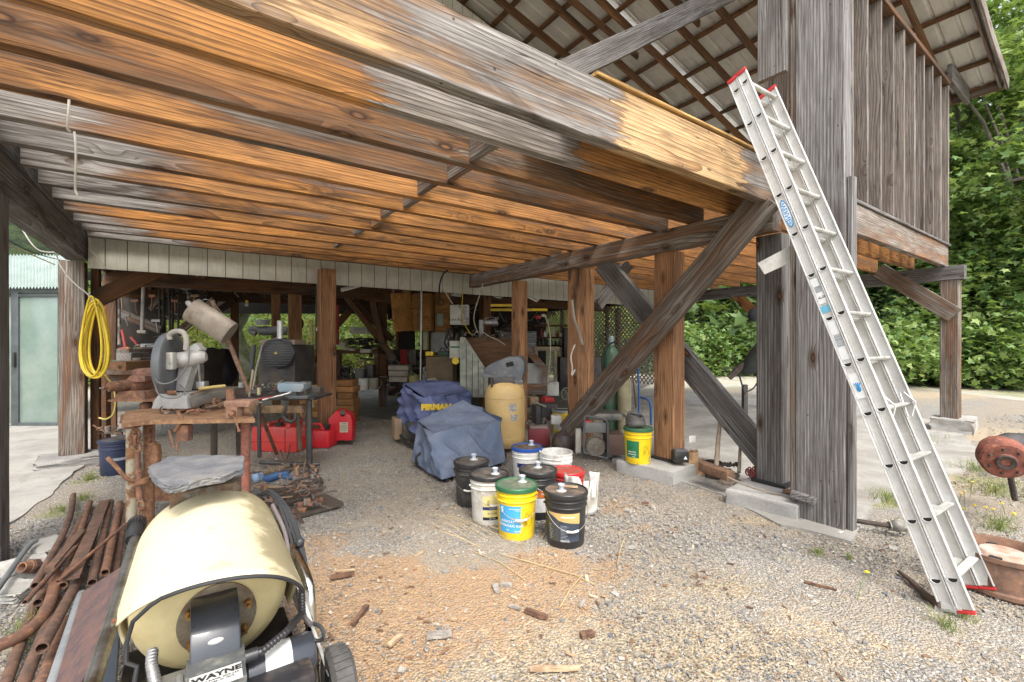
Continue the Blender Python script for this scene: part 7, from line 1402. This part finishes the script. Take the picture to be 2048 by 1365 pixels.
t = it('wood_stove', 'black cast iron stove in the dark behind the third post', 'stove', 1148, 760, 9.3); b = MB(); B(b, 1120, 715, 1168, 785, 9.3, .6, bev=.02); b.build('body', blk, t, world=True); b = MB(); B(b, 1128, 655, 1160, 715, 9.4, .4, bev=.03); b.build('upper_case', blk, t, world=True)
b = MB(); B(b, 1068, 694, 1118, 702, 9.4, .6); B(b, 1070, 702, 1076, 770, 9.4, .1); B(b, 1108, 702, 1114, 770, 9.4, .1); one('workbench', 'pale topped workbench behind the slanted bin', 'workbench', b, M_('bench_pale', (.33, .27, .17), .7))
b = MB(); B(b, 1170, 715, 1215, 790, 9.2, .6); one('dark_chest', 'dark metal chest behind the green cylinder', 'chest', b, dkm)
GT2 = 'dark bottles and tools on shelves in front of the lattice'
for i in range(22):
    u = 1078 + i * 4.1 + rnd.uniform(-1, 1); v = 690 - (i % 2) * 16; b = MB(); hh = rnd.uniform(.08, .2); c_ = px(u, v, 9.9); b.lathe([(0, 0), (.03, 0), (.03, hh * .6), (.012, hh * .8), (.012, hh), (0, hh)], 8, Matrix.Translation(c_)); o = one('bottle', 'small bottle number', 'bottle', b, [dkm, M_('bottle_red', (.25, .04, .03), .5), M_('bottle_green', (.05, .12, .07), .5), wht][i % 4], GT2); o['label'] = ['dark bottle', 'dark red bottle', 'dark green bottle', 'white bottle'][i % 4] + (' on the upper' if i % 2 else ' on the lower') + ' shelf before the lattice, ' + ['nearest the chest', 'left of the middle', 'in the middle', 'right of the middle', 'nearest the third post', 'last towards the third post'][i // 4]
b = MB(); B(b, 1070, 690, 1175, 694, 9.95, .3); B(b, 1070, 674, 1175, 677, 9.95, .3); B(b, 1070, 650, 1175, 653, 9.95, .3); one('shelf', 'crowded shelf rack in front of the lattice', 'shelf', b, w_drk)
# small open-frame generator
D = 5.55; t = it('open_generator', 'old open frame generator with a round fan beside the square footing', 'generator', 1205, 915, D); b = MB()
def Tf(b, L, r=.014): T(b, L, r, 8)
Tf(b, [(1168, 905, D), (1168, 836, D), (1172, 832, D), (1205, 837, D - .05), (1214, 842, D - .05), (1216, 860, D - .05), (1216, 920, D - .05)]); Tf(b, [(1190, 828, D + .4), (1250, 828, D + .35), (1254, 840, D + .35), (1254, 905, D + .35)]); Tf(b, [(1216, 915, D - .05), (1254, 900, D + .35)]); Tf(b, [(1168, 905, D), (1216, 918, D - .05)]); b.build('frame', M_('frame_grey', (.10, .11, .12), .5, dirt=.3), t, world=True)
b = MB(); B(b, 1176, 828, 1246, 842, D + .08, .35, bev=.03); b.build('fuel_tank', M_('tank_grey', (.12, .125, .12), .5, dirt=.45, dirtcol=(.25, .23, .18)), t, world=True)
b = MB(); B(b, 1170, 846, 1212, 866, D + .0, .02, bev=.004); b.build('grille', M_('grille', (.2, .2, .19), .6), t, world=True)
b = MB(); X = Matrix.Translation(px(1191, 893, D - .02)) @ Matrix.Rotation(YAW, 4, 'Z') @ Matrix.Rotation(PI / 2, 4, 'X'); b.lathe([(0, .02), (.03, .025), (.035, .01), (.10, .0), (.115, .02), (.12, 0), (.12, -.05)], 28, X)
for a in range(12): b.box((.065, 0, .012), (.065, .012, .012), M=X @ Matrix.Rotation(a * PI / 6, 4, 'Z'))
b.build('fan', M_('fan_tan', (.25, .22, .18), .6, .3), t, world=True); b = MB(); B(b, 1215, 870, 1250, 912, D, .3, bev=.015); b.build('alternator', M_('alt_brown', (.16, .10, .075), .6, dirt=.3), t, world=True); b = MB(); B(b, 1170, 842, 1182, 858, D + .02, .1, bev=.01); b.build('red_housing', redp, t, world=True)
b = MB(); B(b, 1151, 858, 1162, 906, 5.6, .03, rz=.2, bev=.002); one('ribbed_board', 'narrow pale ribbed board leaning by the open generator', 'board', b, M_('board_rib', (.42, .4, .35), .8))
t = it('car_battery', 'maroon car battery behind the blue lidded bucket', 'battery', 1080, 890, 6.3); b = MB(); B(b, 1057, 858, 1100, 893, 6.2, .22, bev=.008); b.build('case', M_('maroon', (.17, .02, .025), .5, dirt=.15), t, world=True); b = MB(); B(b, 1060, 854, 1096, 858, 6.22, .16, bev=.003); b.build('lid', M_('maroon_grey', (.25, .2, .18), .6), t, world=True)
t = it('car_battery', 'small black battery standing on the square footing', 'battery', 1362, 924, 4.85); b = MB(); B(b, 1350, 905, 1378, 926, 4.78, .12, bev=.006); b.build('case', blk, t, world=True); b = MB(); B(b, 1352, 901, 1376, 905, 4.8, .09); b.build('lid', M_('batt_grey', (.12, .12, .12), .6), t, world=True); b = MB(); b.prism([(-.02, -.012), (.02, -.012), (0, .022)], .002, Matrix.Translation(px(1371, 917, 4.775)) @ Matrix.Rotation(YAW, 4, 'Z') @ Matrix.Rotation(PI / 2, 4, 'X')); b.build('mark', tw, t, world=True)
b = MB(); c_ = px(1128, 905, 6.0); c_.z = 0; b.lathe([(0, 0), (.13, 0), (.16, .06), (.165, .14), (.13, .22), (.05, .26), (.03, .29), (0, .29)], 28, Matrix.Translation(c_)); one('round_jug', 'round dark brown jug at the foot of the leaning brace', 'jug', b, M_('jug_brown', (.07, .05, .045), .55, dirt=.2))
GJ = 'odd parts lying behind the buckets'
for i, (u0, v0, u1, v1, d, m, lab) in enumerate([(1068, 812, 1082, 850, 7.2, M_('part_dark', (.07, .07, .07), .6), 'dark leaning panel left of the tape wrapped box'), (1082, 808, 1114, 836, 7.2, dkm, 'dark tape wrapped box behind the maroon battery'), (1103, 834, 1124, 850, 6.6, wht, 'white cloth scrap behind the maroon battery'), (1086, 796, 1106, 806, 7.4, redp, 'red can lying behind the yellow bucket'), (1055, 795, 1075, 812, 7.6, cw1, 'pale bag of scraps behind the compressor')]): b = MB(); B(b, u0, v0, u1, v1, d, .22, rz=rnd.uniform(-.4, .4), bev=.02); one(['panel', 'taped_box', 'cloth', 'red_can', 'scrap_bag'][i], lab, ['panel', 'box', 'cloth', 'can', 'bag'][i], b, m, GJ)
b = MB()
for k in range(3): X = Matrix.Translation(px(1271, 845 - k * 6, 4.98)) @ Matrix.Rotation(.15 * k, 4, 'X'); b.lathe([(.075, -.02), (.105 - .008 * k, -.02), (.11 - .008 * k, 0), (.105 - .008 * k, .02), (.075, .02), (.07, 0)], 24, X)
one('bearing_rings', 'grey metal rings stacked on the bucket on the footing', 'rings', b, M_('ring_grey', (.16, .16, .155), .5, .4, dirt=.3))
# paper bags and tools between the posts
kr = M_('kraft', (.46, .29, .16), .85, col2=(.38, .23, .12)); GBg = 'crumpled paper bags between the posts'
def bag(u, v, d, w, h, lab, m=kr, seed=0):
    c_ = px(u, v, d); b = MB()
    def f(s, q):
        a = 2 * PI * s; sq = 1 / max(abs(math.cos(a)), abs(math.sin(a))) ** .7; r = (1 - .25 * q); z = h * q; n = mno.noise(Vector((math.cos(a) * 1.5, math.sin(a) * 1.5, q * 3 + seed))) * .3
        return Vector((w * .5 * math.cos(a) * sq * r * (1 + n), w * .4 * math.sin(a) * sq * r * (1 + n), z + n * h * .25))
    b.grid(f, 28, 10); b.bm.transform(Matrix.Translation(Vector((c_.x, c_.y, .012)))); return one('paper_bag', lab, 'paper bag', b, m, GBg, ang=20)
bag(1385, 915, 4.95, .15, .24, 'upright brown paper bag with a white label right of the bare post', seed=1); bag(1405, 925, 4.95, .16, .14, 'torn open brown bag next to the coffee can', seed=4); bag(1450, 925, 4.9, .17, .06, 'flat brown paper flap behind the handles', seed=7); bag(1460, 945, 4.6, .20, .10, 'low paper bag full of rusty bolts', M_('kraft_pale', (.40, .33, .26), .85), seed=9)
b = MB(); B(b, 1377, 872, 1394, 886, 4.84, .004, rz=.3); one('white_label', 'white label stuck on the upright bag', 'label', b, wht)
b = MB()
for i in range(60): b.sphere(px(1460 + rnd.uniform(-17, 17), 928 + rnd.uniform(-2, 5), 4.6), rnd.uniform(.008, .014), seg=6, rings=4)
one('bolt_pile', 'rusty bolts heaped in the low paper bag', 'bolts', b, rsd)['kind'] = 'stuff'
t = it('coffee_can', 'open rusty can with a white label around a wooden handle', 'can', 1427, 938, 4.75); c_ = px(1427, 938, 4.8); c_.z = .012; b = MB(); b.lathe([(0, 0), (.082, 0), (.082, .17), (.078, .17), (.078, .01), (0, .01)], 24, Matrix.Translation(c_)); b.build('can', rsd, t, world=True); b = MB(); b.lathe([(.0832, .03), (.0832, .14)], 20, Matrix.Translation(c_) @ Matrix.Rotation(YAW, 4, 'Z'), -1.7, -.2); b.build('label', lab_w, t, world=True)
def tool(u0, v0, d0, u1, v1, d1, r, lab, hd=None, m=None):
    t = it('hand_tool', lab, 'tool', u1, v1, d1, 'tool handles leaning between the posts'); b = MB(); b.tube([px(u0, v0, d0), px(u0 * .6 + u1 * .4 - 1, v0 * .6 + v1 * .4, d0 * .6 + d1 * .4), px(u1, v1, d1)], [r * .9, r, r * 1.15], 10); b.build('handle', m or M_('ash_handle', (.30, .24, .17), .75, col2=(.2, .16, .12), sc=10), t, world=True)
    if hd: hd(t)
tool(1441, 836, 4.9, 1432, 942, 4.45, .021, 'sledge with thick worn handle and wooden block head', lambda t: (lambda b: (b.bar(px(1404, 932, 4.55), px(1462, 953, 4.25), .11, .085, bev=.01), b.build('head', rust('wood_brown_head', (.20, .11, .065), (.12, .07, .045), (.26, .16, .1)), t, world=True)))(MB()))
tool(1483, 872, 4.8, 1478, 945, 4.5, .015, 'thinner wooden handle right of the sledge')
b = MB()
for i in range(16): link(b, px(1506 + rnd.uniform(-12, 12), 947 + rnd.uniform(-7, 8), 4.35), .02, .03, .007, rnd.uniform(0, 3))
one('red_chain', 'small heap of dark red chain at the foot of the grey post', 'chain', b, rust('rust_red', (.20, .05, .04), (.12, .03, .025), (.28, .1, .07)))
cord([(1455, 955, 4.1), (1500, 975, 3.98), (1550, 988, 3.9), (1585, 1000, 3.85)], .009, M_('twig_grey', (.25, .21, .16), .9), 'thin branch lying along the long footing', 'stick')
b = MB(); b.bar(px(1588, 985, 3.75), px(1635, 1000, 3.62), .16, .045); one('board_scrap', 'short grey board scrap against the column foot', 'board', b, w_grey); b = MB(); b.sphere(px(1578, 984, 3.95), .05, (1.2, 1, .4), 10, 6); one('rusty_bracket', 'small rusty bracket on the end of the long footing', 'bracket', b, rs2)
# white board nailed to the dark grey post
b = MB(); P_ = [(1515, 527), (1590, 487), (1612, 512), (1529, 549)]; poly(b, [(u, v, 3.98 - (u - 1515) * .0022) for u, v in P_], .02); t = one('white_board', 'white painted board nailed aslant on the dark grey post', 'board', b, M_('board_painted', (.62, .61, .57), .5, dirt=.05))
# covered thing with hoses behind the dark post
t = it('covered_boom', 'dark green wrapped arm with loose hoses behind the grey post', 'machine', 1500, 760, 7.0); b = MB(); b.tube([px(1486, 745, 7), px(1496, 738, 7), px(1512, 722, 7), px(1530, 705, 7), px(1560, 690, 7)], [.05, .12, .16, .19, .2], 14); b.build('wrap', M_('tarp_green', (.02, .028, .022), .55), t, world=True)
b = MB(); b.bar(px(1458, 756, 7), px(1488, 728, 7), .06, .08); b.build('arm', rsd, t, world=True); b = MB(); T(b, [(1445, 750, 7), (1452, 735, 7), (1475, 738, 7), (1484, 770, 7), (1490, 790, 7)], .012, 6); b.build('hose', cab, t, world=True); b = MB(); T(b, [(1488, 785, 7), (1505, 780, 7), (1516, 765, 7), (1520, 740, 7)], .012, 6); b.build('hose', cab, t, world=True); b = MB(); B(b, 1488, 770, 1496, 835, 7.1, .08); b.build('leg', dkm, t, world=True)
b = MB(); b.sphere(px(1508, 630, 8), .12, (1, .8, 1), 14, 10); one('hanging_hat', 'dark round object hanging left of the grey post', 'hat', b, M_('hat_dark', (.04, .045, .055), .8))
# ================================================================ RIGHT FOREGROUND
t = it('vehicle_wheel', 'large rusty steel wheel rim lying at the right frame edge', 'wheel', 2060, 1190, 2.6); c_ = pz(2062, 1205, 0); c_ += VIEW * .16 + RIGHT * .02; X = Matrix.Translation(Vector((c_.x, c_.y, 0)))
b = MB(); b.lathe([(.215, 0), (.225, .01), (.225, .03), (.213, .04), (.213, .19), (.225, .20), (.225, .225), (.217, .225), (.205, .2), (.2, .03), (.215, 0)], 48, X); b.build('band', rust('rust_rim', (.22, .12, .075), (.14, .085, .06), (.30, .18, .12)), t, world=True)
b = MB(); b.lathe([(.204, .14), (.15, .17), (.10, .21), (.09, .21), (0, .2)], 40, X); b.build('disc', M_('disc_pale', (.50, .42, .35), .7, col2=(.32, .2, .14), sc=9), t, world=True)
for a in range(5):
    p = X @ Vector((.125 * math.cos(a * 1.256 + .5), .125 * math.sin(a * 1.256 + .5), .197)); b = MB(); b.cyl(p, p + UP * .006, .028, seg=14); b.build('hand_hole', hole, t, world=True)
t = it('gear_housing', 'rusty round gear housing hanging in from the right frame edge', 'housing', 2010, 955, 3.5); X = Matrix.Translation(px(2008, 918, 3.5)) @ Matrix.Rotation(YAW - .62, 4, 'Z') @ Matrix.Rotation(PI / 2 + .25, 4, 'X')
b = MB(); b.lathe([(0, .06), (.06, .065), (.065, .05), (.13, .045), (.145, .03), (.15, -.06), (.12, -.16), (0, -.16)], 32, X); b.build('drum', rust('rust_redbrown', (.26, .085, .055), (.15, .055, .04), (.36, .17, .1)), t, world=True)
b = MB(); b.lathe([(.03, .07), (.055, .075), (.06, .065), (.03, .062)], 20, X); b.build('hub', rsd, t, world=True)
for a in range(7): p = X @ Vector((.10 * math.cos(a * .9), .10 * math.sin(a * .9), .05)); b = MB(); b.cyl(p, p - VIEW * .015, .010, seg=6); b.build('bolt', rsd, t, world=True)
b = MB(); b.tube([px(1985, 895, 3.6), px(2020, 888, 3.7), px(2075, 892, 3.75)], [.07, .09, .1], 14); b.build('shaft', dkm, t, world=True); b = MB(); b.tube([px(2020, 950, 3.55), px(2030, 1000, 3.6)], .02, 8); b.build('prop', rsd, t, world=True)
t = it('water_valve', 'grey gate valve on a rusty pipe at the column foot', 'valve', 1800, 1055, 3.3); b = MB(); b.cyl(pz(1712, 1042, .06), pz(1778, 1052, .06), .018, seg=12); b.build('pipe', rsd, t, world=True); b = MB(); b.cyl(pz(1778, 1052, .06), pz(1812, 1055, .06), .035, seg=8); b.sphere(pz(1795, 1052, .07), .045, seg=10, rings=7); b.build('valve_body', M_('valve_grey', (.26, .25, .22), .6, .3), t, world=True)
t = it('fallen_stick', 'dark broken branch pointing to the ladder foot', 'stick', 1840, 1190, 2.6); b = MB(); b.tube([pz(1798, 1143, .02), pz(1825, 1165, .025), pz(1850, 1190, .02), pz(1884, 1212, .03)], [.010, .016, .02, .022], 8); b.build('branch', M_('bark_dark', (.09, .06, .045), .95, bump=.6), t, world=True)
cord([(880, 1062, 3.3), (920, 1075, 3.27), (960, 1095, 3.2)], .0025, M_('straw_stalk', (.55, .42, .22), .9), 'long straw stalk in front of the buckets', 'stalk')
for i in range(14):
    u, v = 850 + i * 9, 1035 + rnd.uniform(-12, 25); b = MB(); T(b, [(u, v, 3.45) if False else (u, v, (H - .03) * F / (v - 682.5)), (u + 35, v + 14, (H - .04) * F / (v + 14 - 682.5)), (u + 75 + rnd.uniform(-20, 30), v + 38 + rnd.uniform(-10, 10), (H - .01) * F / (v + 38 - 682.5))], .0016, 5)
    o = one('straw_stalk', 'dry stalk in the tangle left of the white bucket, ' + ['leftmost', 'second from the left', 'third from the left', 'fourth from the left', 'fifth from the left', 'sixth from the left', 'left of the middle', 'right of the middle', 'sixth from the right', 'fifth from the right', 'fourth from the right', 'third from the right', 'second from the right', 'rightmost'][i], 'stalk', b, M_('straw_stalk', (0, 0, 0)), 'dry stalks tangled beside the buckets')
for (pts, lab) in (([(1000, 1108), (1080, 1130), (1150, 1150), (1190, 1170)], 'long pale stem running right across the dirt'), ([(950, 1165 - 60), (1000, 1175 - 50), (1050, 1160)], 'pale stem left of the yellow bucket front'), ([(1165, 1150), (1140, 1180), (1120, 1215)], 'forked pale stem in the dirt'), ([(1250, 1075), (1240, 1100), (1235, 1130)], 'short pale stem right of the front black bucket')):
    b = MB(); b.tube([pz(u, v, .012) for u, v in pts], .0028, 5); one('dry_stem', lab, 'stem', b, M_('straw_stalk', (0, 0, 0)), 'dry stems lying on the dirt')
# ================================================================ SCRAP PILE under the stand
sp = pz(560, 1000, .02); b = MB(); b.bar(pz(500, 1020, .03), pz(640, 985, .03), .9, .03); one('pallet_board', 'dark plank sheet under the scrap pile', 'board', b, M_('board_dark', (.09, .07, .055), .9))
GS = 'rusty scrap iron in the pile by the bench'
SC = [([(500, 955), (600, 925), (618, 915)], .03, M_('shaft_tan', (.22, .18, .12), .6), 'thick tan shaft lying at the back of the pile'), ([(520, 925), (625, 930), (640, 928)], .022, dkm, 'black bar across the back of the pile'), ([(560, 900), (572, 935), (583, 872)], .008, rs, 'thin tie rod sticking up from the pile'), ([(590, 950), (620, 945), (645, 960), (640, 975)], .02, rsd, 'curved iron at the right of the pile'),
      ([(600, 965), (612, 970), (640, 962)], .018, rsd, 'short iron bar right of the blue glove'), ([(505, 975), (560, 975), (612, 972)], .012, M_('rod_tan', (.3, .2, .13), .7), 'thin brown rod in front of the blue glove'), ([(500, 1000), (520, 985), (560, 1000)], .02, rs, 'bent rusty bar at the front of the pile'), ([(590, 1015), (598, 1035), (605, 1045)], .012, rsd, 'small horseshoe arm at the pile front'),
      ([(575, 950), (590, 930), (600, 945), (585, 960), (575, 950)], .01, rsd, 'iron ring behind the blue glove'), ([(612, 938), (628, 930), (638, 942), (625, 952), (612, 938)], .012, rsd, 'larger iron ring at the back right of the pile'), ([(540, 1015), (600, 1000), (640, 985)], .014, rsd, 'long iron edge at the pile front'), ([(630, 975), (640, 1000), (615, 1010)], .014, rs, 'hooked iron at the right end of the pile')]
for i, (pts, r, m, lab) in enumerate(SC): b = MB(); b.tube(smooth([pz(u, v, .06 + .02 * (i % 3)) for u, v in pts]), r, 8); one('scrap_iron', lab, 'scrap iron', b, m, GS)
for i, (u, v, w, h, m, lab) in enumerate([(520, 990, .16, .05, M_('block_greyw', (.2, .2, .2), .7), 'grey flat block in front of the blue glove'), (575, 1040, .15, .02, rs, 'rusty flat plate at the lower end of the pile'), (600, 1020, .10, .03, rs2, 'orange rusty plate with a yellow spot'), (545, 1005, .2, .03, rsd, 'dark plate in the middle of the pile'), (330, 985, .16, .14, rs2, 'orange rusty block left of the flue collar')]): b = MB(); c_ = pz(u, v, .06); b.box((c_.x, c_.y, .06), (w, w * .6, h), rz=rnd.uniform(-1, 1), bev=.004); one('iron_plate', lab, 'iron plate', b, m, GS)
t = it('work_glove', 'crumpled blue work glove on top of the scrap pile', 'glove', 555, 965, 3.9); b = MB(); c_ = pz(553, 952, .16)
def gl(s, q): a = 2 * PI * s; th = PI * q; v = Vector((.12 * math.cos(th) * -1, .055 * math.sin(th) * math.cos(a), .045 * math.sin(th) * math.sin(a))); v.z += .025 * math.sin(v.x * 22); v.y += .02 * math.sin(v.x * 15); return v * (1 + .2 * mno.noise(v * 14))
b.grid(gl, 24, 24); b.bm.transform(Matrix.Translation(c_) @ Matrix.Rotation(YAW - .2, 4, 'Z')); b.build('palm', M_('cloth_blue', (.05, .12, .27), .85), t, world=True)
for k in range(4): b = MB(); b.tube([c_ + RIGHT * .08 + VIEW * (.02 * k - .04), c_ + RIGHT * (.15 + .012 * (k % 2)) + VIEW * (.024 * k - .045) - UP * .02], [.017, .013], 8); b.build('finger', M_('cloth_blue', (0, 0, 0)), t, world=True)
b = MB(); b.tube([c_ - RIGHT * .15, c_ - RIGHT * .20 - UP * .02], [.045, .055], 12); b.build('striped_cuff', M_('cuff_pale', (.4, .5, .6), .8, col2=(.15, .25, .45), sc=30), t, world=True)
t = it('sledge_hammer', 'rusty hammer standing against the footing behind the navy bucket', 'hammer', 215, 925, 5.3); b = MB(); b.tube([px(205, 890, 5.4), px(213, 920, 5.3)], .016, 8); b.build('handle', M_('steel_pale', (.35, .36, .36), .5), t, world=True); b = MB(); b.cyl(px(206, 924, 5.3), px(222, 918, 5.25), .04, seg=12); b.build('head', rs, t, world=True)

# more of the shop's clutter, each its own
GQ = 'small tools hung on the dark boards at the left of the shop'
for i, (u, v, L, w, tl, m) in enumerate([(205, 575, 22, .03, .1, 'h'), (222, 590, 18, .05, -.2, 's'), (243, 600, 26, .02, .05, 'h'), (250, 640, 20, .06, .3, 's'), (305, 600, 30, .03, -.1, 'r'), (312, 650, 24, .05, .2, 's'), (350, 610, 26, .03, .0, 'r'), (372, 585, 18, .06, .3, 's'), (390, 600, 20, .04, -.3, 'h'), (215, 640, 24, .05, .1, 'r'), (228, 665, 18, .05, -.1, 's'), (270, 610, 26, .04, .15, 'r')]):
    m_ = {'h': M_('tool_wood', (.33, .22, .12), .7), 's': M_('tool_steel', (.3, .3, .29), .5, .6, dirt=.3), 'r': rs}[m]; d = 8.1; b = MB(); a = px(u, v - 8, d); c_ = px(u + L * math.sin(tl), v - 8 + L, d); b.tube([a, c_], [.014, .012], 7); b.bar(a - RIGHT * (w + .03), a + RIGHT * (w + .03), .03, .045, bev=.004)
    one('hung_tool', ['wooden handled tool', 'steel tool', 'rusty tool']['hsr'.index(m)] + [' hung highest at the left edge', ' beside the black disc', ' left of the red hoses', ' just over the red hoses', ' right of the pale T pipe', ' over the charger', ' behind the muffler', ' right of the muffler top', ' nearest the middle of the shop', ' behind the hose coil', ' behind the timber pile', ' between disc and T pipe'][i], 'tool', b, m_, GQ)
GR = 'small parts lying on the dark tool stand and rusty bench'
for i, (u, v, d, w, h, m) in enumerate([(470, 797, 5.2, .06, .05, rs), (535, 795, 5.15, .05, .07, dkm), (548, 793, 5.2, .09, .04, M_('part_tan', (.3, .24, .16), .7)), (486, 792, 5.1, .05, .10, M_('part_tan', (0, 0, 0))), (615, 790, 5.1, .07, .08, M_('cloth_greenish', (.17, .2, .15), .9)), (430, 800, 4.1, .10, .05, rs2), (408, 812, 3.75, .06, .04, rsd), (445, 795, 4.2, .08, .06, dkm), (285, 836, 3.6, .12, .02, rsd), (255, 842, 3.5, .09, .03, rs)]):
    b = MB(); c_ = px(u, v, d); b.box((c_.x, c_.y, c_.z), (w, w * .7, h), rz=rnd.uniform(-1, 1), bev=.008, taper=.8); one('machine_part', ['rusty block at the left end of the dark stand', 'dark knob block in the middle of the dark stand', 'tan block near the vise handle', 'tall tan block under the engine pipe', 'greenish rag by the blue-grey vise', 'orange rusty lump behind the rusty vise', 'dark lump right of the saw base', 'dark block behind the saw bed', 'dark flat bar on the left of the bench plate', 'rusty flat bar over the bench leg'][i], 'machine part', b, m, GR)
GU = 'things stored deep in the middle of the shop'
for i, (u0, v0, u1, v1, d, m, lab) in enumerate([(800, 700, 815, 728, 10.5, redp, 'dark red box behind the beige bundle'), (862, 665, 898, 705, 9.6, M_('sheet_pale', (.40, .42, .42), .6), 'pale grey sheet leaning under the orange board'), (817, 700, 832, 730, 10, dkm, 'dark motor right of the dark red box'), (755, 690, 772, 760, 9.8, w_drk, 'dark upright timber beside the back bench'), (700, 655, 735, 668, 11.5, wht, 'white sheeted object far behind the back bench'), (845, 735, 851, 770, 8.4, M_('sheet_pale', (0, 0, 0)), 'pale strip leaning by the bright pole'), (846, 655, 854, 700, 9.4, M_('tag_yellow', (.5, .5, .3), .6), 'yellowish label strip under the cabinet'), (958, 640, 966, 676, 8.4, M_('sheet_pale', (0, 0, 0)), 'pale switch strip left of the work lamp'), (1010, 655, 1030, 663, 9.4, rsd, 'rusty parts on the tool chest'), (1092, 765, 1118, 792, 8.6, wht, 'pale crate under the workbench')]):
    b = MB(); B(b, u0, v0, u1, v1, d, .2, bev=.01); one(['red_box', 'metal_sheet', 'motor', 'timber', 'covered_object', 'strip', 'label_strip', 'switch_strip', 'loose_parts', 'crate'][i], lab, ['box', 'sheet', 'motor', 'timber', 'object', 'strip', 'strip', 'strip', 'parts', 'crate'][i], b, m, GU)
GZ = 'pale sticks leaning against the plywood bench'
for i in range(5): b = MB(); b.bar(px(846 + i * 3, 742, 8.3), px(862 + i * 4, 772 - i, 7.8), .03, .02); one('leaning_stick', ['leftmost', 'second from the left', 'middle', 'second from the right', 'rightmost'][i] + ' of the pale sticks at the plywood bench', 'stick', b, M_('stick_pale', (.42, .4, .34), .7), GZ)

def heap(name, lab, n, area, d, dd, sz, pal, seed, rods=.4, fall=None):
    r = random.Random(seed); b = MB(); u0, v0, u1, v1 = area
    for i in range(n):
        u, v = r.uniform(u0, u1), r.uniform(v0, v1) if not fall else v1 - (v1 - v0) * r.random() ** 1.8; c_ = px(u, v, d + r.uniform(0, dd)); q = r.random(); s_ = sz * r.uniform(.4, 1.2)
        if q < rods: dr = Vector((r.uniform(-1, 1), r.uniform(-1, 1), r.uniform(-.5, .9) if not fall else r.uniform(-.2, .3))).normalized(); b.tube([c_, c_ + dr * s_ * 3], s_ * .16, 6)
        elif q < rods + .3: b.box(c_, (s_, s_ * r.uniform(.4, 1), s_ * r.uniform(.3, 1.2)), rz=r.uniform(0, 3), bev=s_ * .08)
        elif q < rods + .45: b.cyl(c_, c_ + UP * s_ * r.uniform(.5, 1.5), s_ * .4, seg=10)
        else: X = Matrix.Translation(c_) @ Matrix.Rotation(r.uniform(0, 3), 4, 'X') @ Matrix.Rotation(r.uniform(0, 3), 4, 'Z'); b.tube([X @ Vector((s_ * math.cos(a), s_ * math.sin(a), 0)) for a in np.linspace(0, 2 * PI, 13)[:-1]], s_ * .14, 5, closed=True)
    t = NT(name + '_mix'); ri = t.n('NewGeometry').outputs['Random Per Island']; cr = t.n('ValToRGB', {0: ri}); e = cr.color_ramp; e.interpolation = 'CONSTANT'
    for i, c_ in enumerate(pal): el = e.elements[i] if i < 2 else e.elements.new(i / len(pal)); el.position = i / len(pal); el.color = (*c_, 1)
    k = t.mix(t.ramp(t.noise(t.tc(), 30, 4, .7), .4, .65, 0, .6), cr.outputs[0], (.09, .06, .045)); o = one(name, lab, name.replace('_', ' '), b, t.fin(k, .7)); o['kind'] = 'stuff'
rp_ = [(.26, .13, .08), (.15, .08, .05), (.34, .2, .12), (.2, .18, .16), (.08, .07, .06), (.3, .15, .09)]; mp_ = [(.05, .045, .04), (.18, .17, .16), (.3, .28, .25), (.12, .07, .05), (.42, .40, .36), (.3, .05, .04), (.07, .12, .08), (.4, .32, .1)]
heap('iron_oddments', 'tangle of rusty iron oddments strewn over the bench plate', 60, (310, 806, 440, 838), 3.5, .5, .035, rp_, 1, fall=True)
heap('stand_oddments', 'jumble of small tools and parts on the dark stand', 55, (470, 770, 625, 797), 5.0, .4, .04, mp_, 2, fall=True)
heap('shelf_oddments', 'crowd of parts on the left timber shelf', 60, (196, 690, 310, 745), 6.8, .8, .06, mp_, 3, fall=True)
heap('under_bench_scrap', 'scrap heaped on the ground under the left end of the bench', 60, (200, 850, 262, 915), 5.2, .8, .06, rp_ + mp_[:2], 4, fall=True)
heap('hanging_clutter', 'dense clutter of tools hanging at the back of the shop', 170, (775, 588, 1090, 700), 11.0, .8, .09, mp_, 5, .55)
heap('back_wall_clutter', 'dense clutter of tools hanging behind the muffler', 80, (320, 560, 420, 700), 8.8, .4, .06, mp_, 6, .7)
heap('floor_clutter', 'clutter standing on the floor along the back of the shop', 130, (672, 705, 900, 778), 9.6, 1.6, .11, mp_, 7, .3, fall=True)
heap('bin_top_clutter', 'clutter lying along the top of the brown bin', 60, (930, 664, 1050, 680), 8.0, .4, .05, mp_, 8, .4)
heap('bay_clutter', 'oddments on the floor behind the open generator', 60, (1050, 780, 1200, 850), 7.2, 1.4, .08, mp_, 9, .35, fall=True)
heap('rafter_clutter', 'rods and tins stored up under the shop ceiling', 70, (420, 575, 780, 600), 9.5, 1.0, .08, mp_, 10, .7)
heap('scrap_pile', 'low tangle of rusty scrap in front of the stand', 120, (500, 930, 640, 1010), 3.7, .4, .045, rp_[1:] + [(.07, .055, .05)], 11, .5, fall=True)
